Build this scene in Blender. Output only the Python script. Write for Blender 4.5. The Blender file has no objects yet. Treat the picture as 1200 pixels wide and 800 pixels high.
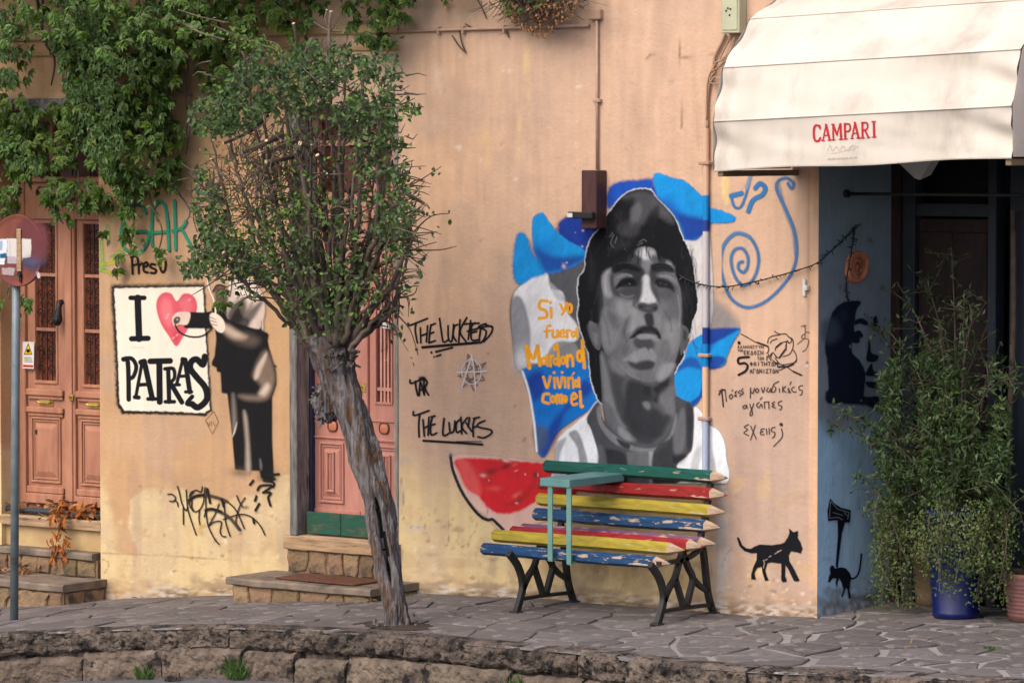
import bpy, bmesh, math, random
import numpy as np
from mathutils import Vector, Matrix

# ------------------------------------------------------------------ camera, world, sun, exposure
SC = bpy.context.scene
FPX = 4480.0                                   # focal length for a 1200 pixel wide picture
YAW = math.atan2(4480, 6000); PIT = math.atan(235/4480.0)
cy_, sy_ = math.cos(YAW), math.sin(YAW); cp_, sp_ = math.cos(PIT), math.sin(PIT)
CR = np.array([cy_, sy_, 0.0]); CF = np.array([-sy_*cp_, cy_*cp_, -sp_]); CU = np.array([-sy_*sp_, cy_*sp_, cp_])
def ray(x, y):
    return CF + ((np.asarray(x, float)-600)/FPX)[..., None]*CR - ((np.asarray(y, float)-400)/FPX)[..., None]*CU
CAMPOS = -24.2*ray(957.5, 722.0)
cam = bpy.data.cameras.new('camera'); camo = bpy.data.objects.new('camera', cam)
SC.collection.objects.link(camo); SC.camera = camo
cam.sensor_width = 36; cam.lens = FPX/1200*36; cam.clip_start = 0.1; cam.clip_end = 2000
camo.matrix_world = Matrix(((CR[0], CU[0], -CF[0], CAMPOS[0]), (CR[1], CU[1], -CF[1], CAMPOS[1]), (CR[2], CU[2], -CF[2], CAMPOS[2]), (0, 0, 0, 1)))
SC.render.resolution_x = 1024; SC.render.resolution_y = 682

SUN_EL = math.radians(46); SUN_AZ = math.radians(186)      # azimuth from +Y clockwise: the light comes from the left front
w = bpy.data.worlds.new('World'); SC.world = w; w.use_nodes = True
nt = w.node_tree; nt.nodes.clear()
sk = nt.nodes.new('ShaderNodeTexSky'); sk.sky_type = 'NISHITA'; sk.sun_disc = False
sk.sun_elevation = SUN_EL; sk.sun_rotation = SUN_AZ; sk.air_density = 1.0; sk.dust_density = 3.0; sk.ozone_density = 1.0
bg = nt.nodes.new('ShaderNodeBackground'); bg.inputs[1].default_value = 0.15
wo = nt.nodes.new('ShaderNodeOutputWorld')
nt.links.new(sk.outputs[0], bg.inputs[0]); nt.links.new(bg.outputs[0], wo.inputs[0])
sl = bpy.data.lights.new('sun', 'SUN'); sl.energy = 1.1; sl.angle = math.radians(44); sl.color = (1.0, 0.88, 0.72)
so = bpy.data.objects.new('sun', sl); SC.collection.objects.link(so)
sd = Vector((math.sin(SUN_AZ)*math.cos(SUN_EL), math.cos(SUN_AZ)*math.cos(SUN_EL), math.sin(SUN_EL)))
so.rotation_euler = (-sd).to_track_quat('-Z', 'Y').to_euler()
SC.view_settings.view_transform = 'Standard'; SC.view_settings.look = 'None'; SC.view_settings.exposure = 0.95; SC.view_settings.gamma = 1.0
SC.cycles.max_bounces = 6; SC.cycles.transparent_max_bounces = 16

# ------------------------------------------------------------------ survey: photograph points carried onto real planes of the street
def WY(x, y, Y=0.0):
    r = ray(x, y); t = (Y-CAMPOS[1])/r[..., 1]; return CAMPOS + t[..., None]*r
def WX(x, y, X=0.0):
    r = ray(x, y); t = (X-CAMPOS[0])/r[..., 0]; return CAMPOS + t[..., None]*r
def WZ(x, y, Z=0.0):
    r = ray(x, y); t = (Z-CAMPOS[2])/r[..., 2]; return CAMPOS + t[..., None]*r
def project(P):
    d = np.asarray(P, float)-CAMPOS; z = d@CF
    return 600+FPX*(d@CR)/z, 400-FPX*(d@CU)/z
def pX(x, Y=0.0, y=400): return float(WY(x, y, Y)[0])
def pZ(x, y, Y=0.0): return float(WY(x, y, Y)[2])
GX = [-14, -7.2, -6.05, -4.95, -3.2, -2.1, -0.7, 0, 1, 6]; GZ = [-1.1, -.44, -.33, -.225, -.09, -.05, -.042, -.012, .01, .10]
def zg(X, Y): return np.interp(X, GX, GZ)+0.012*np.asarray(Y)
def onG(x, y):
    Z = -.1
    for i in range(60):
        p = WZ(x, y, Z); Z = .6*Z+.4*float(zg(p[0], p[1]))
    return p
rng = np.random.default_rng(7); random.seed(7)

# ------------------------------------------------------------------ noise
def vnoise(x, y, seed=0):
    x = np.asarray(x, float); y = np.asarray(y, float); xi = np.floor(x).astype(np.int64); yi = np.floor(y).astype(np.int64); fx = x-xi; fy = y-yi
    def h(a, b):
        n = (a*374761393+b*668265263+seed*974634777) & 0x7fffffff
        n = ((n ^ (n >> 13))*1274126177) & 0x7fffffff; n = n ^ (n >> 16)
        return (n & 0xffff)/65535.0
    u = fx*fx*(3-2*fx); v = fy*fy*(3-2*fy)
    return (h(xi, yi)*(1-u)+h(xi+1, yi)*u)*(1-v)+(h(xi, yi+1)*(1-u)+h(xi+1, yi+1)*u)*v
def fbm(x, y, seed=0, o=4):
    s = 0; a = .5; t = 0
    for i in range(o): s = s+a*vnoise(np.asarray(x)*2**i, np.asarray(y)*2**i, seed+i*17); t += a; a *= .5
    return s/t

# ------------------------------------------------------------------ object helpers
COL = SC.collection
def setp(o, label=None, cat=None, group=None, kind=None):
    if label: o['label'] = label
    if cat: o['category'] = cat
    if group: o['group'] = group
    if kind: o['kind'] = kind
    return o
def empty(name, loc, label=None, cat=None, group=None):
    o = bpy.data.objects.new(name, None); COL.objects.link(o); o.location = tuple(float(v) for v in loc); o.empty_display_size = .1
    return setp(o, label, cat, group)
def adopt(o, parent):
    if parent is not None:
        o.parent = parent
        bpy.context.view_layer.update()
        o.matrix_parent_inverse = parent.matrix_world.inverted()
class MB:
    """collects vertices and faces, in world coordinates, for one mesh"""
    def __init__(s): s.v = []; s.f = {}; s.n = 0; s.sm = []
    def add(s, v, f):
        v = np.asarray(v, float).reshape(-1, 3); f = np.asarray(f, int)
        s.v.append(v); s.f.setdefault(f.shape[1], []).append(f+s.n); s.n += len(v)
    def addm(s, v, faces):
        v = np.asarray(v, float).reshape(-1, 3); s.v.append(v)
        for fc in faces: s.f.setdefault(len(fc), []).append(np.asarray([fc], int)+s.n)
        s.n += len(v)
    def box(s, x0, x1, y0, y1, z0, z1, b=0.0):
        if x0 > x1: x0, x1 = x1, x0
        if y0 > y1: y0, y1 = y1, y0
        if z0 > z1: z0, z1 = z1, z0
        if b <= 0:
            v = [(x, y, z) for x in (x0, x1) for y in (y0, y1) for z in (z0, z1)]
            s.add(v, [(0, 1, 3, 2), (4, 6, 7, 5), (0, 4, 5, 1), (2, 3, 7, 6), (0, 2, 6, 4), (1, 5, 7, 3)]); return
        b = min(b, (x1-x0)*.45, (y1-y0)*.45, (z1-z0)*.45)
        bm = bmesh.new(); bmesh.ops.create_cube(bm, size=1)
        for q in bm.verts: q.co = Vector(((x0+x1)/2+q.co.x*(x1-x0), (y0+y1)/2+q.co.y*(y1-y0), (z0+z1)/2+q.co.z*(z1-z0)))
        bmesh.ops.bevel(bm, geom=list(bm.edges), offset=b, segments=1, affect='EDGES')
        bm.verts.ensure_lookup_table(); s.addm([tuple(q.co) for q in bm.verts], [[q.index for q in f.verts] for f in bm.faces]); bm.free()
    def tube(s, path, rad, n=6, cap=True, closed=False):
        P = np.asarray(path, float); m = len(P); R = np.broadcast_to(np.asarray(rad, float), (m,))
        T = np.gradient(P, axis=0); T /= (np.linalg.norm(T, axis=1)[:, None]+1e-9)
        up = np.array([0, 0, 1.0]) if abs(T[0][2]) < .9 else np.array([1.0, 0, 0])
        a = np.cross(T[0], up); a /= np.linalg.norm(a); vs = []
        for i in range(m):
            a = a-T[i]*(a@T[i]); a /= (np.linalg.norm(a)+1e-9); b = np.cross(T[i], a)
            th = np.arange(n)*2*math.pi/n
            vs.append(P[i]+R[i]*(np.cos(th)[:, None]*a+np.sin(th)[:, None]*b))
        V = np.concatenate(vs); F = []
        for i in range(m-1):
            for k in range(n): F.append((i*n+k, i*n+(k+1) % n, (i+1)*n+(k+1) % n, (i+1)*n+k))
        s.add(V, F)
        if cap:
            s.f.setdefault(n, []).append(np.array([[k for k in range(n)][::-1], [(m-1)*n+k for k in range(n)]])+s.n-len(V))
    def build(s, name, mat, parent=None, smooth=False, **kw):
        me = bpy.data.meshes.new(name); V = np.concatenate(s.v) if s.v else np.zeros((0, 3))
        org = np.array(parent.matrix_world.translation) if False else V.mean(0) if len(V) else np.zeros(3)
        loops = []; tot = []
        for k, fl in s.f.items():
            F = np.concatenate(fl); loops.append(F.ravel()); tot.append(np.full(len(F), k))
        L = np.concatenate(loops); T = np.concatenate(tot); st = np.concatenate([[0], np.cumsum(T)[:-1]])
        me.vertices.add(len(V)); me.vertices.foreach_set('co', (V-org).ravel().astype(np.float32))
        me.loops.add(len(L)); me.loops.foreach_set('vertex_index', L.astype(np.int32))
        me.polygons.add(len(T)); me.polygons.foreach_set('loop_start', st.astype(np.int32)); me.polygons.foreach_set('loop_total', T.astype(np.int32))
        me.polygons.foreach_set('use_smooth', np.full(len(T), smooth))
        me.update(calc_edges=True); me.validate()
        if mat: me.materials.append(mat)
        o = bpy.data.objects.new(name, me); COL.objects.link(o); o.location = tuple(org)
        adopt(o, parent); setp(o, **kw); return o
def fastmesh(name, V, F, mat, parent=None, col=None, smooth=False, **kw):
    m = MB(); m.add(V, F); o = m.build(name, mat, parent, smooth, **kw)
    if col is not None:
        at = o.data.color_attributes.new('paint', 'FLOAT_COLOR', 'POINT'); at.data.foreach_set('color', np.ascontiguousarray(col, np.float32).ravel())
    return o
def cr(pts, closed=False, k=6):
    P = np.asarray(pts, float)
    if len(P) < 3: return P
    n = len(P); out = []
    rgn = range(n) if closed else range(n-1)
    for i in rgn:
        g = (lambda j: P[j % n]) if closed else (lambda j: P[min(max(j, 0), n-1)])
        p0, p1, p2, p3 = g(i-1), g(i), g(i+1), g(i+2)
        for t in np.arange(k)/k:
            out.append(.5*((2*p1)+(-p0+p2)*t+(2*p0-5*p1+4*p2-p3)*t*t+(-p0+3*p1-3*p2+p3)*t**3))
    if not closed: out.append(P[-1])
    return np.array(out)

# ------------------------------------------------------------------ materials
def lin(c): c = np.asarray(c, float)/255; return np.where(c <= .04045, c/12.92, ((c+.055)/1.055)**2.4)
def A(*c, k=.80): return tuple(lin(c)*k)
class N:
    def __init__(s, m): s.t = m.node_tree
    def __call__(s, typ, **kw):
        n = s.t.nodes.new(typ)
        for k, v in kw.items():
            if k.startswith('i_'):
                n.inputs[k[2:].replace('_', ' ')].default_value = v
            else: setattr(n, k, v)
        return n
    def L(s, a, b): s.t.links.new(a, b)
MATS = {}
def mat(name, c1, c2=None, sc=6, patchy=0, rough=.8, bump=.15, bs=60, wear=None, wsc=8, wlo=.58, whi=.64, stretch=(1, 1, 1), metal=0, det=6, island=0, obj=0, dist=.01, spec=.3, trans=0):
    m = bpy.data.materials.new(name); m.use_nodes = True; t = m.node_tree; t.nodes.clear(); n = N(m); L = n.L
    out = n('ShaderNodeOutputMaterial'); bs_ = n('ShaderNodeBsdfPrincipled'); bs_.inputs['Roughness'].default_value = rough; bs_.inputs['Metallic'].default_value = metal
    bs_.inputs['Specular IOR Level'].default_value = spec
    tc = n('ShaderNodeTexCoord'); mp = n('ShaderNodeMapping'); mp.inputs['Scale'].default_value = stretch; L(tc.outputs['Object'], mp.inputs[0])
    no = n('ShaderNodeTexNoise'); no.inputs['Scale'].default_value = sc; no.inputs['Detail'].default_value = det; L(mp.outputs[0], no.inputs['Vector'])
    rp = n('ShaderNodeMapRange'); rp.inputs[1].default_value = .3; rp.inputs[2].default_value = .7; L(no.outputs[0], rp.inputs[0])
    mx = n('ShaderNodeMix', data_type='RGBA'); mx.inputs[6].default_value = (*c1, 1); mx.inputs[7].default_value = (*(c2 or c1), 1); L(rp.outputs[0], mx.inputs[0]); col = mx.outputs[2]
    if island or obj:
        if island: src = n('ShaderNodeNewGeometry').outputs['Random Per Island']
        else: src = n('ShaderNodeObjectInfo').outputs['Random']
        hs = n('ShaderNodeHueSaturation'); mr = n('ShaderNodeMapRange'); L(src, mr.inputs[0]); am = island or obj
        mr.inputs[3].default_value = 1-am; mr.inputs[4].default_value = 1+am; L(mr.outputs[0], hs.inputs['Value'])
        m2 = n('ShaderNodeMath', operation='MULTIPLY'); m2.inputs[1].default_value = 7.13; L(src, m2.inputs[0]); m3 = n('ShaderNodeMath', operation='FRACT'); L(m2.outputs[0], m3.inputs[0])
        mh = n('ShaderNodeMapRange'); mh.inputs[3].default_value = .5-.035*am; mh.inputs[4].default_value = .5+.035*am; L(m3.outputs[0], mh.inputs[0]); L(mh.outputs[0], hs.inputs['Hue'])
        L(col, hs.inputs['Color']); col = hs.outputs[0]
    if wear:
        wn = n('ShaderNodeTexNoise'); wn.inputs['Scale'].default_value = wsc; wn.inputs['Detail'].default_value = 8; wn.inputs['Roughness'].default_value = .65; L(mp.outputs[0], wn.inputs['Vector'])
        wsrc = wn.outputs[0]
        if patchy:
            w2 = n('ShaderNodeTexNoise'); w2.inputs['Scale'].default_value = wsc*.28; w2.inputs['Detail'].default_value = 2; L(tc.outputs['Object'], w2.inputs['Vector'])
            w3 = n('ShaderNodeMath', operation='MULTIPLY_ADD'); w3.inputs[1].default_value = patchy; L(w2.outputs[0], w3.inputs[0]); L(wn.outputs[0], w3.inputs[2]); w4 = n('ShaderNodeMath', operation='SUBTRACT'); w4.inputs[1].default_value = patchy*.5; L(w3.outputs[0], w4.inputs[0]); wsrc = w4.outputs[0]
        wr = n('ShaderNodeMapRange'); wr.inputs[1].default_value = wlo; wr.inputs[2].default_value = whi; L(wsrc, wr.inputs[0])
        wm = n('ShaderNodeMix', data_type='RGBA'); L(wr.outputs[0], wm.inputs[0]); L(col, wm.inputs[6]); wm.inputs[7].default_value = (*wear, 1); col = wm.outputs[2]
    L(col, bs_.inputs['Base Color'])
    if bump:
        bn = n('ShaderNodeTexNoise'); bn.inputs['Scale'].default_value = bs; bn.inputs['Detail'].default_value = 5; L(mp.outputs[0], bn.inputs['Vector'])
        bp = n('ShaderNodeBump'); bp.inputs['Strength'].default_value = bump; bp.inputs['Distance'].default_value = dist; L(bn.outputs[0], bp.inputs['Height']); L(bp.outputs[0], bs_.inputs['Normal'])
    sh = bs_.outputs[0]
    if trans:
        tr = n('ShaderNodeBsdfTranslucent'); L(col, tr.inputs[0]); ms = n('ShaderNodeMixShader'); ms.inputs[0].default_value = trans
        L(sh, ms.inputs[1]); L(tr.outputs[0], ms.inputs[2]); sh = ms.outputs[0]
    L(sh, out.inputs[0]); MATS[name] = m; return m
def paintmat(name, alpha=True, rough=.75, mott=.12, msc=9, bump=.25, bs=45, wear=0.0, wsc=18, fine=.06):
    """colour and coverage come from the 'paint' attribute of the plaster or paint film"""
    m = bpy.data.materials.new(name); m.use_nodes = True; t = m.node_tree; t.nodes.clear(); n = N(m); L = n.L
    out = n('ShaderNodeOutputMaterial'); b = n('ShaderNodeBsdfPrincipled'); b.inputs['Roughness'].default_value = rough; b.inputs['Specular IOR Level'].default_value = .12
    at = n('ShaderNodeAttribute'); at.attribute_name = 'paint'; ge = n('ShaderNodeNewGeometry')
    n1 = n('ShaderNodeTexNoise'); n1.inputs['Scale'].default_value = msc; n1.inputs['Detail'].default_value = 8; n1.inputs['Roughness'].default_value = .6; L(ge.outputs['Position'], n1.inputs['Vector'])
    mp = n('ShaderNodeMapping'); mp.inputs['Scale'].default_value = (14, 14, 1.2); L(ge.outputs['Position'], mp.inputs[0])
    n2 = n('ShaderNodeTexNoise'); n2.inputs['Scale'].default_value = 1.0; n2.inputs['Detail'].default_value = 5; L(mp.outputs[0], n2.inputs['Vector'])
    ad = n('ShaderNodeMath', operation='ADD'); L(n1.outputs[0], ad.inputs[0]); L(n2.outputs[0], ad.inputs[1])
    mr = n('ShaderNodeMapRange'); mr.inputs[1].default_value = .7; mr.inputs[2].default_value = 1.3; mr.inputs[3].default_value = 1-mott; mr.inputs[4].default_value = 1+mott*.7; L(ad.outputs[0], mr.inputs[0])
    mu = n('ShaderNodeMix', data_type='RGBA', blend_type='MULTIPLY'); mu.inputs[0].default_value = 1; L(at.outputs['Color'], mu.inputs[6]); L(mr.outputs[0], mu.inputs[7]); L(mu.outputs[2], b.inputs['Base Color'])
    bn = n('ShaderNodeTexNoise'); bn.inputs['Scale'].default_value = bs; bn.inputs['Detail'].default_value = 6; L(ge.outputs['Position'], bn.inputs['Vector'])
    bl = n('ShaderNodeTexNoise'); bl.inputs['Scale'].default_value = 4; bl.inputs['Detail'].default_value = 3; L(ge.outputs['Position'], bl.inputs['Vector'])
    bm_ = n('ShaderNodeMath', operation='MULTIPLY_ADD'); bm_.inputs[1].default_value = 3.0; L(bl.outputs[0], bm_.inputs[0]); L(bn.outputs[0], bm_.inputs[2])
    bp = n('ShaderNodeBump'); bp.inputs['Strength'].default_value = bump; bp.inputs['Distance'].default_value = .012; L(bm_.outputs[0], bp.inputs['Height']); L(bp.outputs[0], b.inputs['Normal'])
    sh = b.outputs[0]
    if alpha:
        tr = n('ShaderNodeBsdfTransparent'); ms = n('ShaderNodeMixShader'); al = at.outputs['Alpha']
        if wear:
            wn = n('ShaderNodeTexNoise'); wn.inputs['Scale'].default_value = wsc; wn.inputs['Detail'].default_value = 8; wn.inputs['Roughness'].default_value = .7; L(ge.outputs['Position'], wn.inputs['Vector'])
            wr = n('ShaderNodeMapRange'); wr.inputs[1].default_value = .64; wr.inputs[2].default_value = .72; wr.inputs[3].default_value = 1; wr.inputs[4].default_value = 1-wear; L(wn.outputs[0], wr.inputs[0])
            mm = n('ShaderNodeMath', operation='MULTIPLY'); L(al, mm.inputs[0]); L(wr.outputs[0], mm.inputs[1]); al = mm.outputs[0]
        L(al, ms.inputs[0]); L(tr.outputs[0], ms.inputs[1]); L(sh, ms.inputs[2]); sh = ms.outputs[0]
    L(sh, out.inputs[0]); return m
M_WALL = paintmat('plaster_wall', alpha=False, mott=.10, bump=.30, bs=40)
M_PAINT = paintmat('wall_paint', mott=.10, bump=.20, wear=.8)
M_SPRAY = paintmat('spray_paint', mott=.05, bump=.15, wear=.35, wsc=30)
M_PLAIN = paintmat('plain_coloured', alpha=False, mott=.08, bump=.1)

# ------------------------------------------------------------------ paint fields: soft shapes laid down in facade survey coordinates
class Paint:
    def __init__(s, px, py): s.x = px; s.y = py; s.rgb = np.zeros((len(px), 3)); s.a = np.zeros(len(px))
    def _sel(s, x0, x1, y0, y1): return np.nonzero((s.x > x0) & (s.x < x1) & (s.y > y0) & (s.y < y1))[0]
    def _bl(s, i, m, c):
        a0 = s.a[i]; an = m+a0*(1-m); c = np.asarray(c, float)
        s.rgb[i] = (c*m[:, None]+s.rgb[i]*(a0*(1-m))[:, None])/np.maximum(an, 1e-6)[:, None]; s.a[i] = an; z = i[an < 1e-4]; s.rgb[z] = c if c.ndim == 1 else s.rgb[z]
    def _dist(s, i, P, closed):
        X = s.x[i]; Y = s.y[i]; d = np.full(len(i), 1e9); ins = np.zeros(len(i), bool); n = len(P)
        for k in range(n if closed else n-1):
            ax, ay = P[k]; bx, by = P[(k+1) % n]; dx, dy = bx-ax, by-ay; q = dx*dx+dy*dy+1e-9
            t = np.clip(((X-ax)*dx+(Y-ay)*dy)/q, 0, 1); e = (X-ax-t*dx)**2+(Y-ay-t*dy)**2; d = np.minimum(d, e)
            if closed:
                c = ((ay > Y) != (by > Y)); xi = (bx-ax)*(Y-ay)/((by-ay) if abs(by-ay) > 1e-9 else 1e-9)+ax
                ins ^= (c & (X < xi))
        d = np.sqrt(d)
        return np.where(ins, -d, d) if closed else d
    def poly(s, pts, c, soft=.9, al=1, smooth=True, jit=0, o=(0, 0), k=1.0, fr=.35):
        P = np.asarray(pts, float)/k+np.asarray(o, float)
        if smooth: P = cr(P, True, 4)
        r = soft+jit+1; i = s._sel(P[:, 0].min()-r, P[:, 0].max()+r, P[:, 1].min()-r, P[:, 1].max()+r)
        if not len(i): return
        d = s._dist(i, P, True)
        if jit: d = d+(fbm(s.x[i]*fr, s.y[i]*fr, 5, 3)-.5)*2*jit
        t = np.clip(.5-d/(2*soft), 0, 1); s._bl(i, t*t*(3-2*t)*al, c)
    def line(s, pts, wd, c, soft=.55, al=1, smooth=True, o=(0, 0), k=1.0, jit=0):
        P = np.asarray(pts, float)/k+np.asarray(o, float)
        if smooth and len(P) > 2: P = cr(P, False, 4)
        r = wd/2+soft+jit+1; i = s._sel(P[:, 0].min()-r, P[:, 0].max()+r, P[:, 1].min()-r, P[:, 1].max()+r)
        if not len(i): return
        d = s._dist(i, P, False)-wd/2
        if jit: d = d+(fbm(s.x[i]*.6, s.y[i]*.6, 9, 2)-.5)*2*jit
        t = np.clip(.5-d/(2*soft), 0, 1); s._bl(i, t*t*(3-2*t)*al, c)
    def blob(s, x, y, rx, ry, c, al=1, ang=0, o=(0, 0), k=1.0, pw=1.0, jit=0):
        x = x/k+o[0]; y = y/k+o[1]; rx /= k; ry /= k; R = max(rx, ry)*2.2; i = s._sel(x-R, x+R, y-R, y+R)
        if not len(i): return
        ca, sa = math.cos(ang), math.sin(ang); dx = s.x[i]-x; dy = s.y[i]-y
        u = (dx*ca+dy*sa)/rx; v = (-dx*sa+dy*ca)/ry; q = (u*u+v*v)**pw
        if jit: q = q*(1+(fbm(s.x[i]*.25, s.y[i]*.25, 3, 3)-.5)*2*jit)
        s._bl(i, np.exp(-q*1.1)*al, c)
def canvas(x0, x1, y0, y1, step):
    nx = int(math.ceil((x1-x0)/step))+1; ny = int(math.ceil((y1-y0)/step))+1
    gx, gy = np.meshgrid(np.linspace(x0, x1, nx), np.linspace(y0, y1, ny)); p = Paint(gx.ravel(), gy.ravel()); p.nx = nx; p.ny = ny; return p
def canvas_mesh(p, name, plane, mat_, parent, lift, clip=None, **kw):
    """plane: function (x, y) -> points; a paint film only where there is paint"""
    a = p.a.reshape(p.ny, p.nx)
    cell = np.maximum.reduce([a[:-1, :-1], a[1:, :-1], a[:-1, 1:], a[1:, 1:]]) > .015
    j, i = np.nonzero(cell); nx = p.nx
    q = np.stack([j*nx+i, (j+1)*nx+i, (j+1)*nx+i+1, j*nx+i+1], 1)
    used, inv = np.unique(q, return_inverse=True); q = inv.reshape(q.shape)
    V = plane(p.x[used], p.y[used])+np.asarray(lift)
    c = np.concatenate([p.rgb[used], p.a[used][:, None]], 1)
    return fastmesh(name, V, q, mat_, parent, col=c, **kw)
FRONT = lambda x, y: WY(x, y, 0.0)
SIDE = lambda x, y: WX(x, y, 0.0)

# a tiny stroke alphabet for the small lettering (x right, y down, unit box)
ST = {'A': [[(0, 1), (.5, 0), (1, 1)], [(.2, .65), (.8, .65)]], 'B': [[(0, 1), (0, 0), (.7, .05), (.8, .25), (.6, .45), (0, .48)], [(.6, .45), (.95, .7), (.7, .97), (0, 1)]], 'C': [[(1, .1), (.4, 0), (0, .5), (.4, 1), (1, .9)]],
 'E': [[(1, 0), (0, 0), (0, 1), (1, 1)], [(0, .5), (.8, .5)]], 'H': [[(0, 0), (0, 1)], [(1, 0), (1, 1)], [(0, .5), (1, .5)]], 'I': [[(.5, 0), (.5, 1)]], 'K': [[(0, 0), (0, 1)], [(1, 0), (0, .55), (1, 1)]],
 'L': [[(0, 0), (0, 1), (1, 1)]], 'M': [[(0, 1), (0, 0), (.5, .7), (1, 0), (1, 1)]], 'N': [[(0, 1), (0, 0), (1, 1), (1, 0)]], 'O': [[(.5, 0), (0, .5), (.5, 1), (1, .5), (.5, 0)]], 'P': [[(0, 1), (0, 0), (.8, .05), (.9, .3), (.7, .5), (0, .52)]],
 'R': [[(0, 1), (0, 0), (.8, .05), (.9, .3), (.7, .5), (0, .52)], [(.4, .52), (1, 1)]], 'S': [[(1, .1), (.3, 0), (.1, .3), (.9, .6), (.8, .95), (0, .95)]], 'T': [[(0, 0), (1, 0)], [(.5, 0), (.5, 1)]],
 'Λ': [[(0, 1), (.5, 0), (1, 1)]], 'Δ': [[(0, 1), (.5, 0), (1, 1), (0, 1)]], 'Σ': [[(1, 0), (0, 0), (.5, .5), (0, 1), (1, 1)]], 'Ω': [[(0, 1), (.3, 1), (.05, .5), (.5, 0), (.95, .5), (.7, 1), (1, 1)]], 'Φ': [[(.5, 0), (.5, 1)], [(.5, .2), (0, .5), (.5, .8), (1, .5), (.5, .2)]],
 'Γ': [[(0, 1), (0, 0), (1, 0)]], 'Υ': [[(0, 0), (.5, .5), (1, 0)], [(.5, .5), (.5, 1)]], 'Χ': [[(0, 0), (1, 1)], [(1, 0), (0, 1)]]}
def small_text(p, txt, x, y, h, wd, gap, lw, c, slope=0.0, al=1):
    x0_ = x
    for ch in txt.translate(str.maketrans('ΑΒΕΗΙΚΛΜΝΟΡΤ', 'ABEHIKΛMNOPT')):
        if ch != ' ':
            for stq in ST[ch]: p.line([(x+a*wd, y+b*h+slope*(x-x0_)) for a, b in stq], lw, c, soft=.4, smooth=False, al=al)
        x += wd+gap
BLK = A(22, 22, 27)

# ================================================================== materials of the place
mat('paving', A(130, 121, 116, k=.68), A(90, 87, 90, k=.66), sc=5, rough=.75, bump=.5, bs=30, wear=A(182, 172, 166, k=.7), wsc=5, wlo=.54, whi=.70, obj=.2, dist=.008)
mat('mortar', A(150, 142, 140, k=.62), A(112, 104, 104, k=.6), sc=9, rough=.95, bump=.5, bs=70, wear=A(95, 82, 74, k=.6), wsc=2.5, wlo=.45, whi=.6)
mat('kerb_stone', A(142, 124, 108, k=.66), A(78, 68, 62, k=.60), sc=7, rough=.95, bump=.9, bs=26, wear=A(45, 40, 38, k=.6), wsc=9, wlo=.54, whi=.62, obj=.16, dist=.03)
mat('kerb_concrete', A(136, 120, 108, k=.64), A(60, 52, 48, k=.58), sc=9, rough=.95, bump=1.0, bs=34, wear=A(38, 34, 33, k=.6), wsc=12, wlo=.52, whi=.6, obj=.12, dist=.03)
mat('asphalt', A(128, 126, 128, k=.6), A(96, 94, 98, k=.6), sc=20, rough=.9, bump=.6, bs=140)
mat('step_slab', A(152, 134, 116, k=.70), A(108, 96, 86, k=.68), sc=7, rough=.85, bump=.3, bs=40, wear=A(70, 62, 58, k=.7), wsc=6, wlo=.56, whi=.68)
mat('step_stone', A(168, 136, 100, k=.66), A(112, 94, 78, k=.62), sc=6, rough=.9, bump=.7, bs=35, wear=A(84, 72, 64, k=.6), wsc=7, wlo=.54, whi=.68, obj=.38, dist=.02)
mat('step_mortar', A(150, 120, 94, k=.75), A(112, 90, 74, k=.7), sc=12, rough=.95, bump=.6, bs=60)
mat('step_render', A(205, 176, 126, k=.75), A(182, 150, 108, k=.75), sc=5, rough=.9, bump=.3, bs=40)
mat('sill_wood', A(196, 162, 124, k=.75), A(150, 122, 96, k=.75), sc=5, rough=.85, bump=.5, bs=30, stretch=(1, 4, 9), wear=A(112, 92, 78, k=.7), wsc=3)
mat('pink_door', A(204, 142, 126, k=.78), A(188, 126, 112, k=.78), sc=4, rough=.6, bump=.15, bs=30, stretch=(4, 4, 1), wear=A(180, 112, 98, k=.8), wsc=6, wlo=.6, whi=.75)
mat('dusty_pink_door', A(192, 136, 106, k=.74), A(166, 110, 88, k=.72), sc=3, rough=.65, bump=.2, bs=30, stretch=(4, 4, 1), wear=A(160, 100, 84, k=.8), wsc=5, wlo=.58, whi=.75)
mat('grey_frame', A(178, 172, 162, k=.75), A(112, 106, 102, k=.75), sc=5, rough=.8, bump=.3, bs=30, stretch=(6, 6, 1), wear=A(90, 84, 80), wsc=6)
mat('rough_timber', A(150, 146, 142, k=.75), A(96, 92, 92, k=.7), sc=6, rough=.9, bump=.8, bs=22, stretch=(8, 8, 1))
mat('blue_paint', A(62, 66, 92, k=.7), A(48, 50, 74, k=.7), sc=6, rough=.6, bump=.15)
mat('red_glass', A(92, 34, 26, k=.8), A(62, 24, 20, k=.8), sc=7, rough=.25, bump=.1, bs=12, spec=.5)
mat('rusty_glass', A(150, 78, 46, k=.8), A(96, 42, 28, k=.8), sc=14, rough=.35, bump=.2, bs=40, spec=.4)
mat('dark_iron', A(62, 34, 26, k=.8), A(40, 24, 20, k=.8), sc=20, rough=.6, bump=.2)
mat('iron_red', A(122, 66, 50, k=.8), A(96, 50, 40, k=.8), sc=20, rough=.6, bump=.2)
mat('pink_bar', A(222, 164, 146, k=.8), A(200, 140, 124, k=.8), sc=10, rough=.6, bump=.1)
mat('brass', (.62, .42, .12), (.40, .26, .08), sc=25, rough=.35, bump=.1, metal=.8)
mat('black_iron', (.012, .012, .014), (.022, .02, .02), sc=20, rough=.5, bump=.25, bs=50, wear=(.05, .035, .03), wsc=14, wlo=.62, whi=.7)
mat('green_board', A(36, 92, 72, k=.75), A(26, 70, 54, k=.75), sc=5, rough=.7, bump=.2, bs=40, stretch=(1, 1, 4), wear=A(92, 98, 74, k=.7), wsc=5, wlo=.5, whi=.66)
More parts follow.
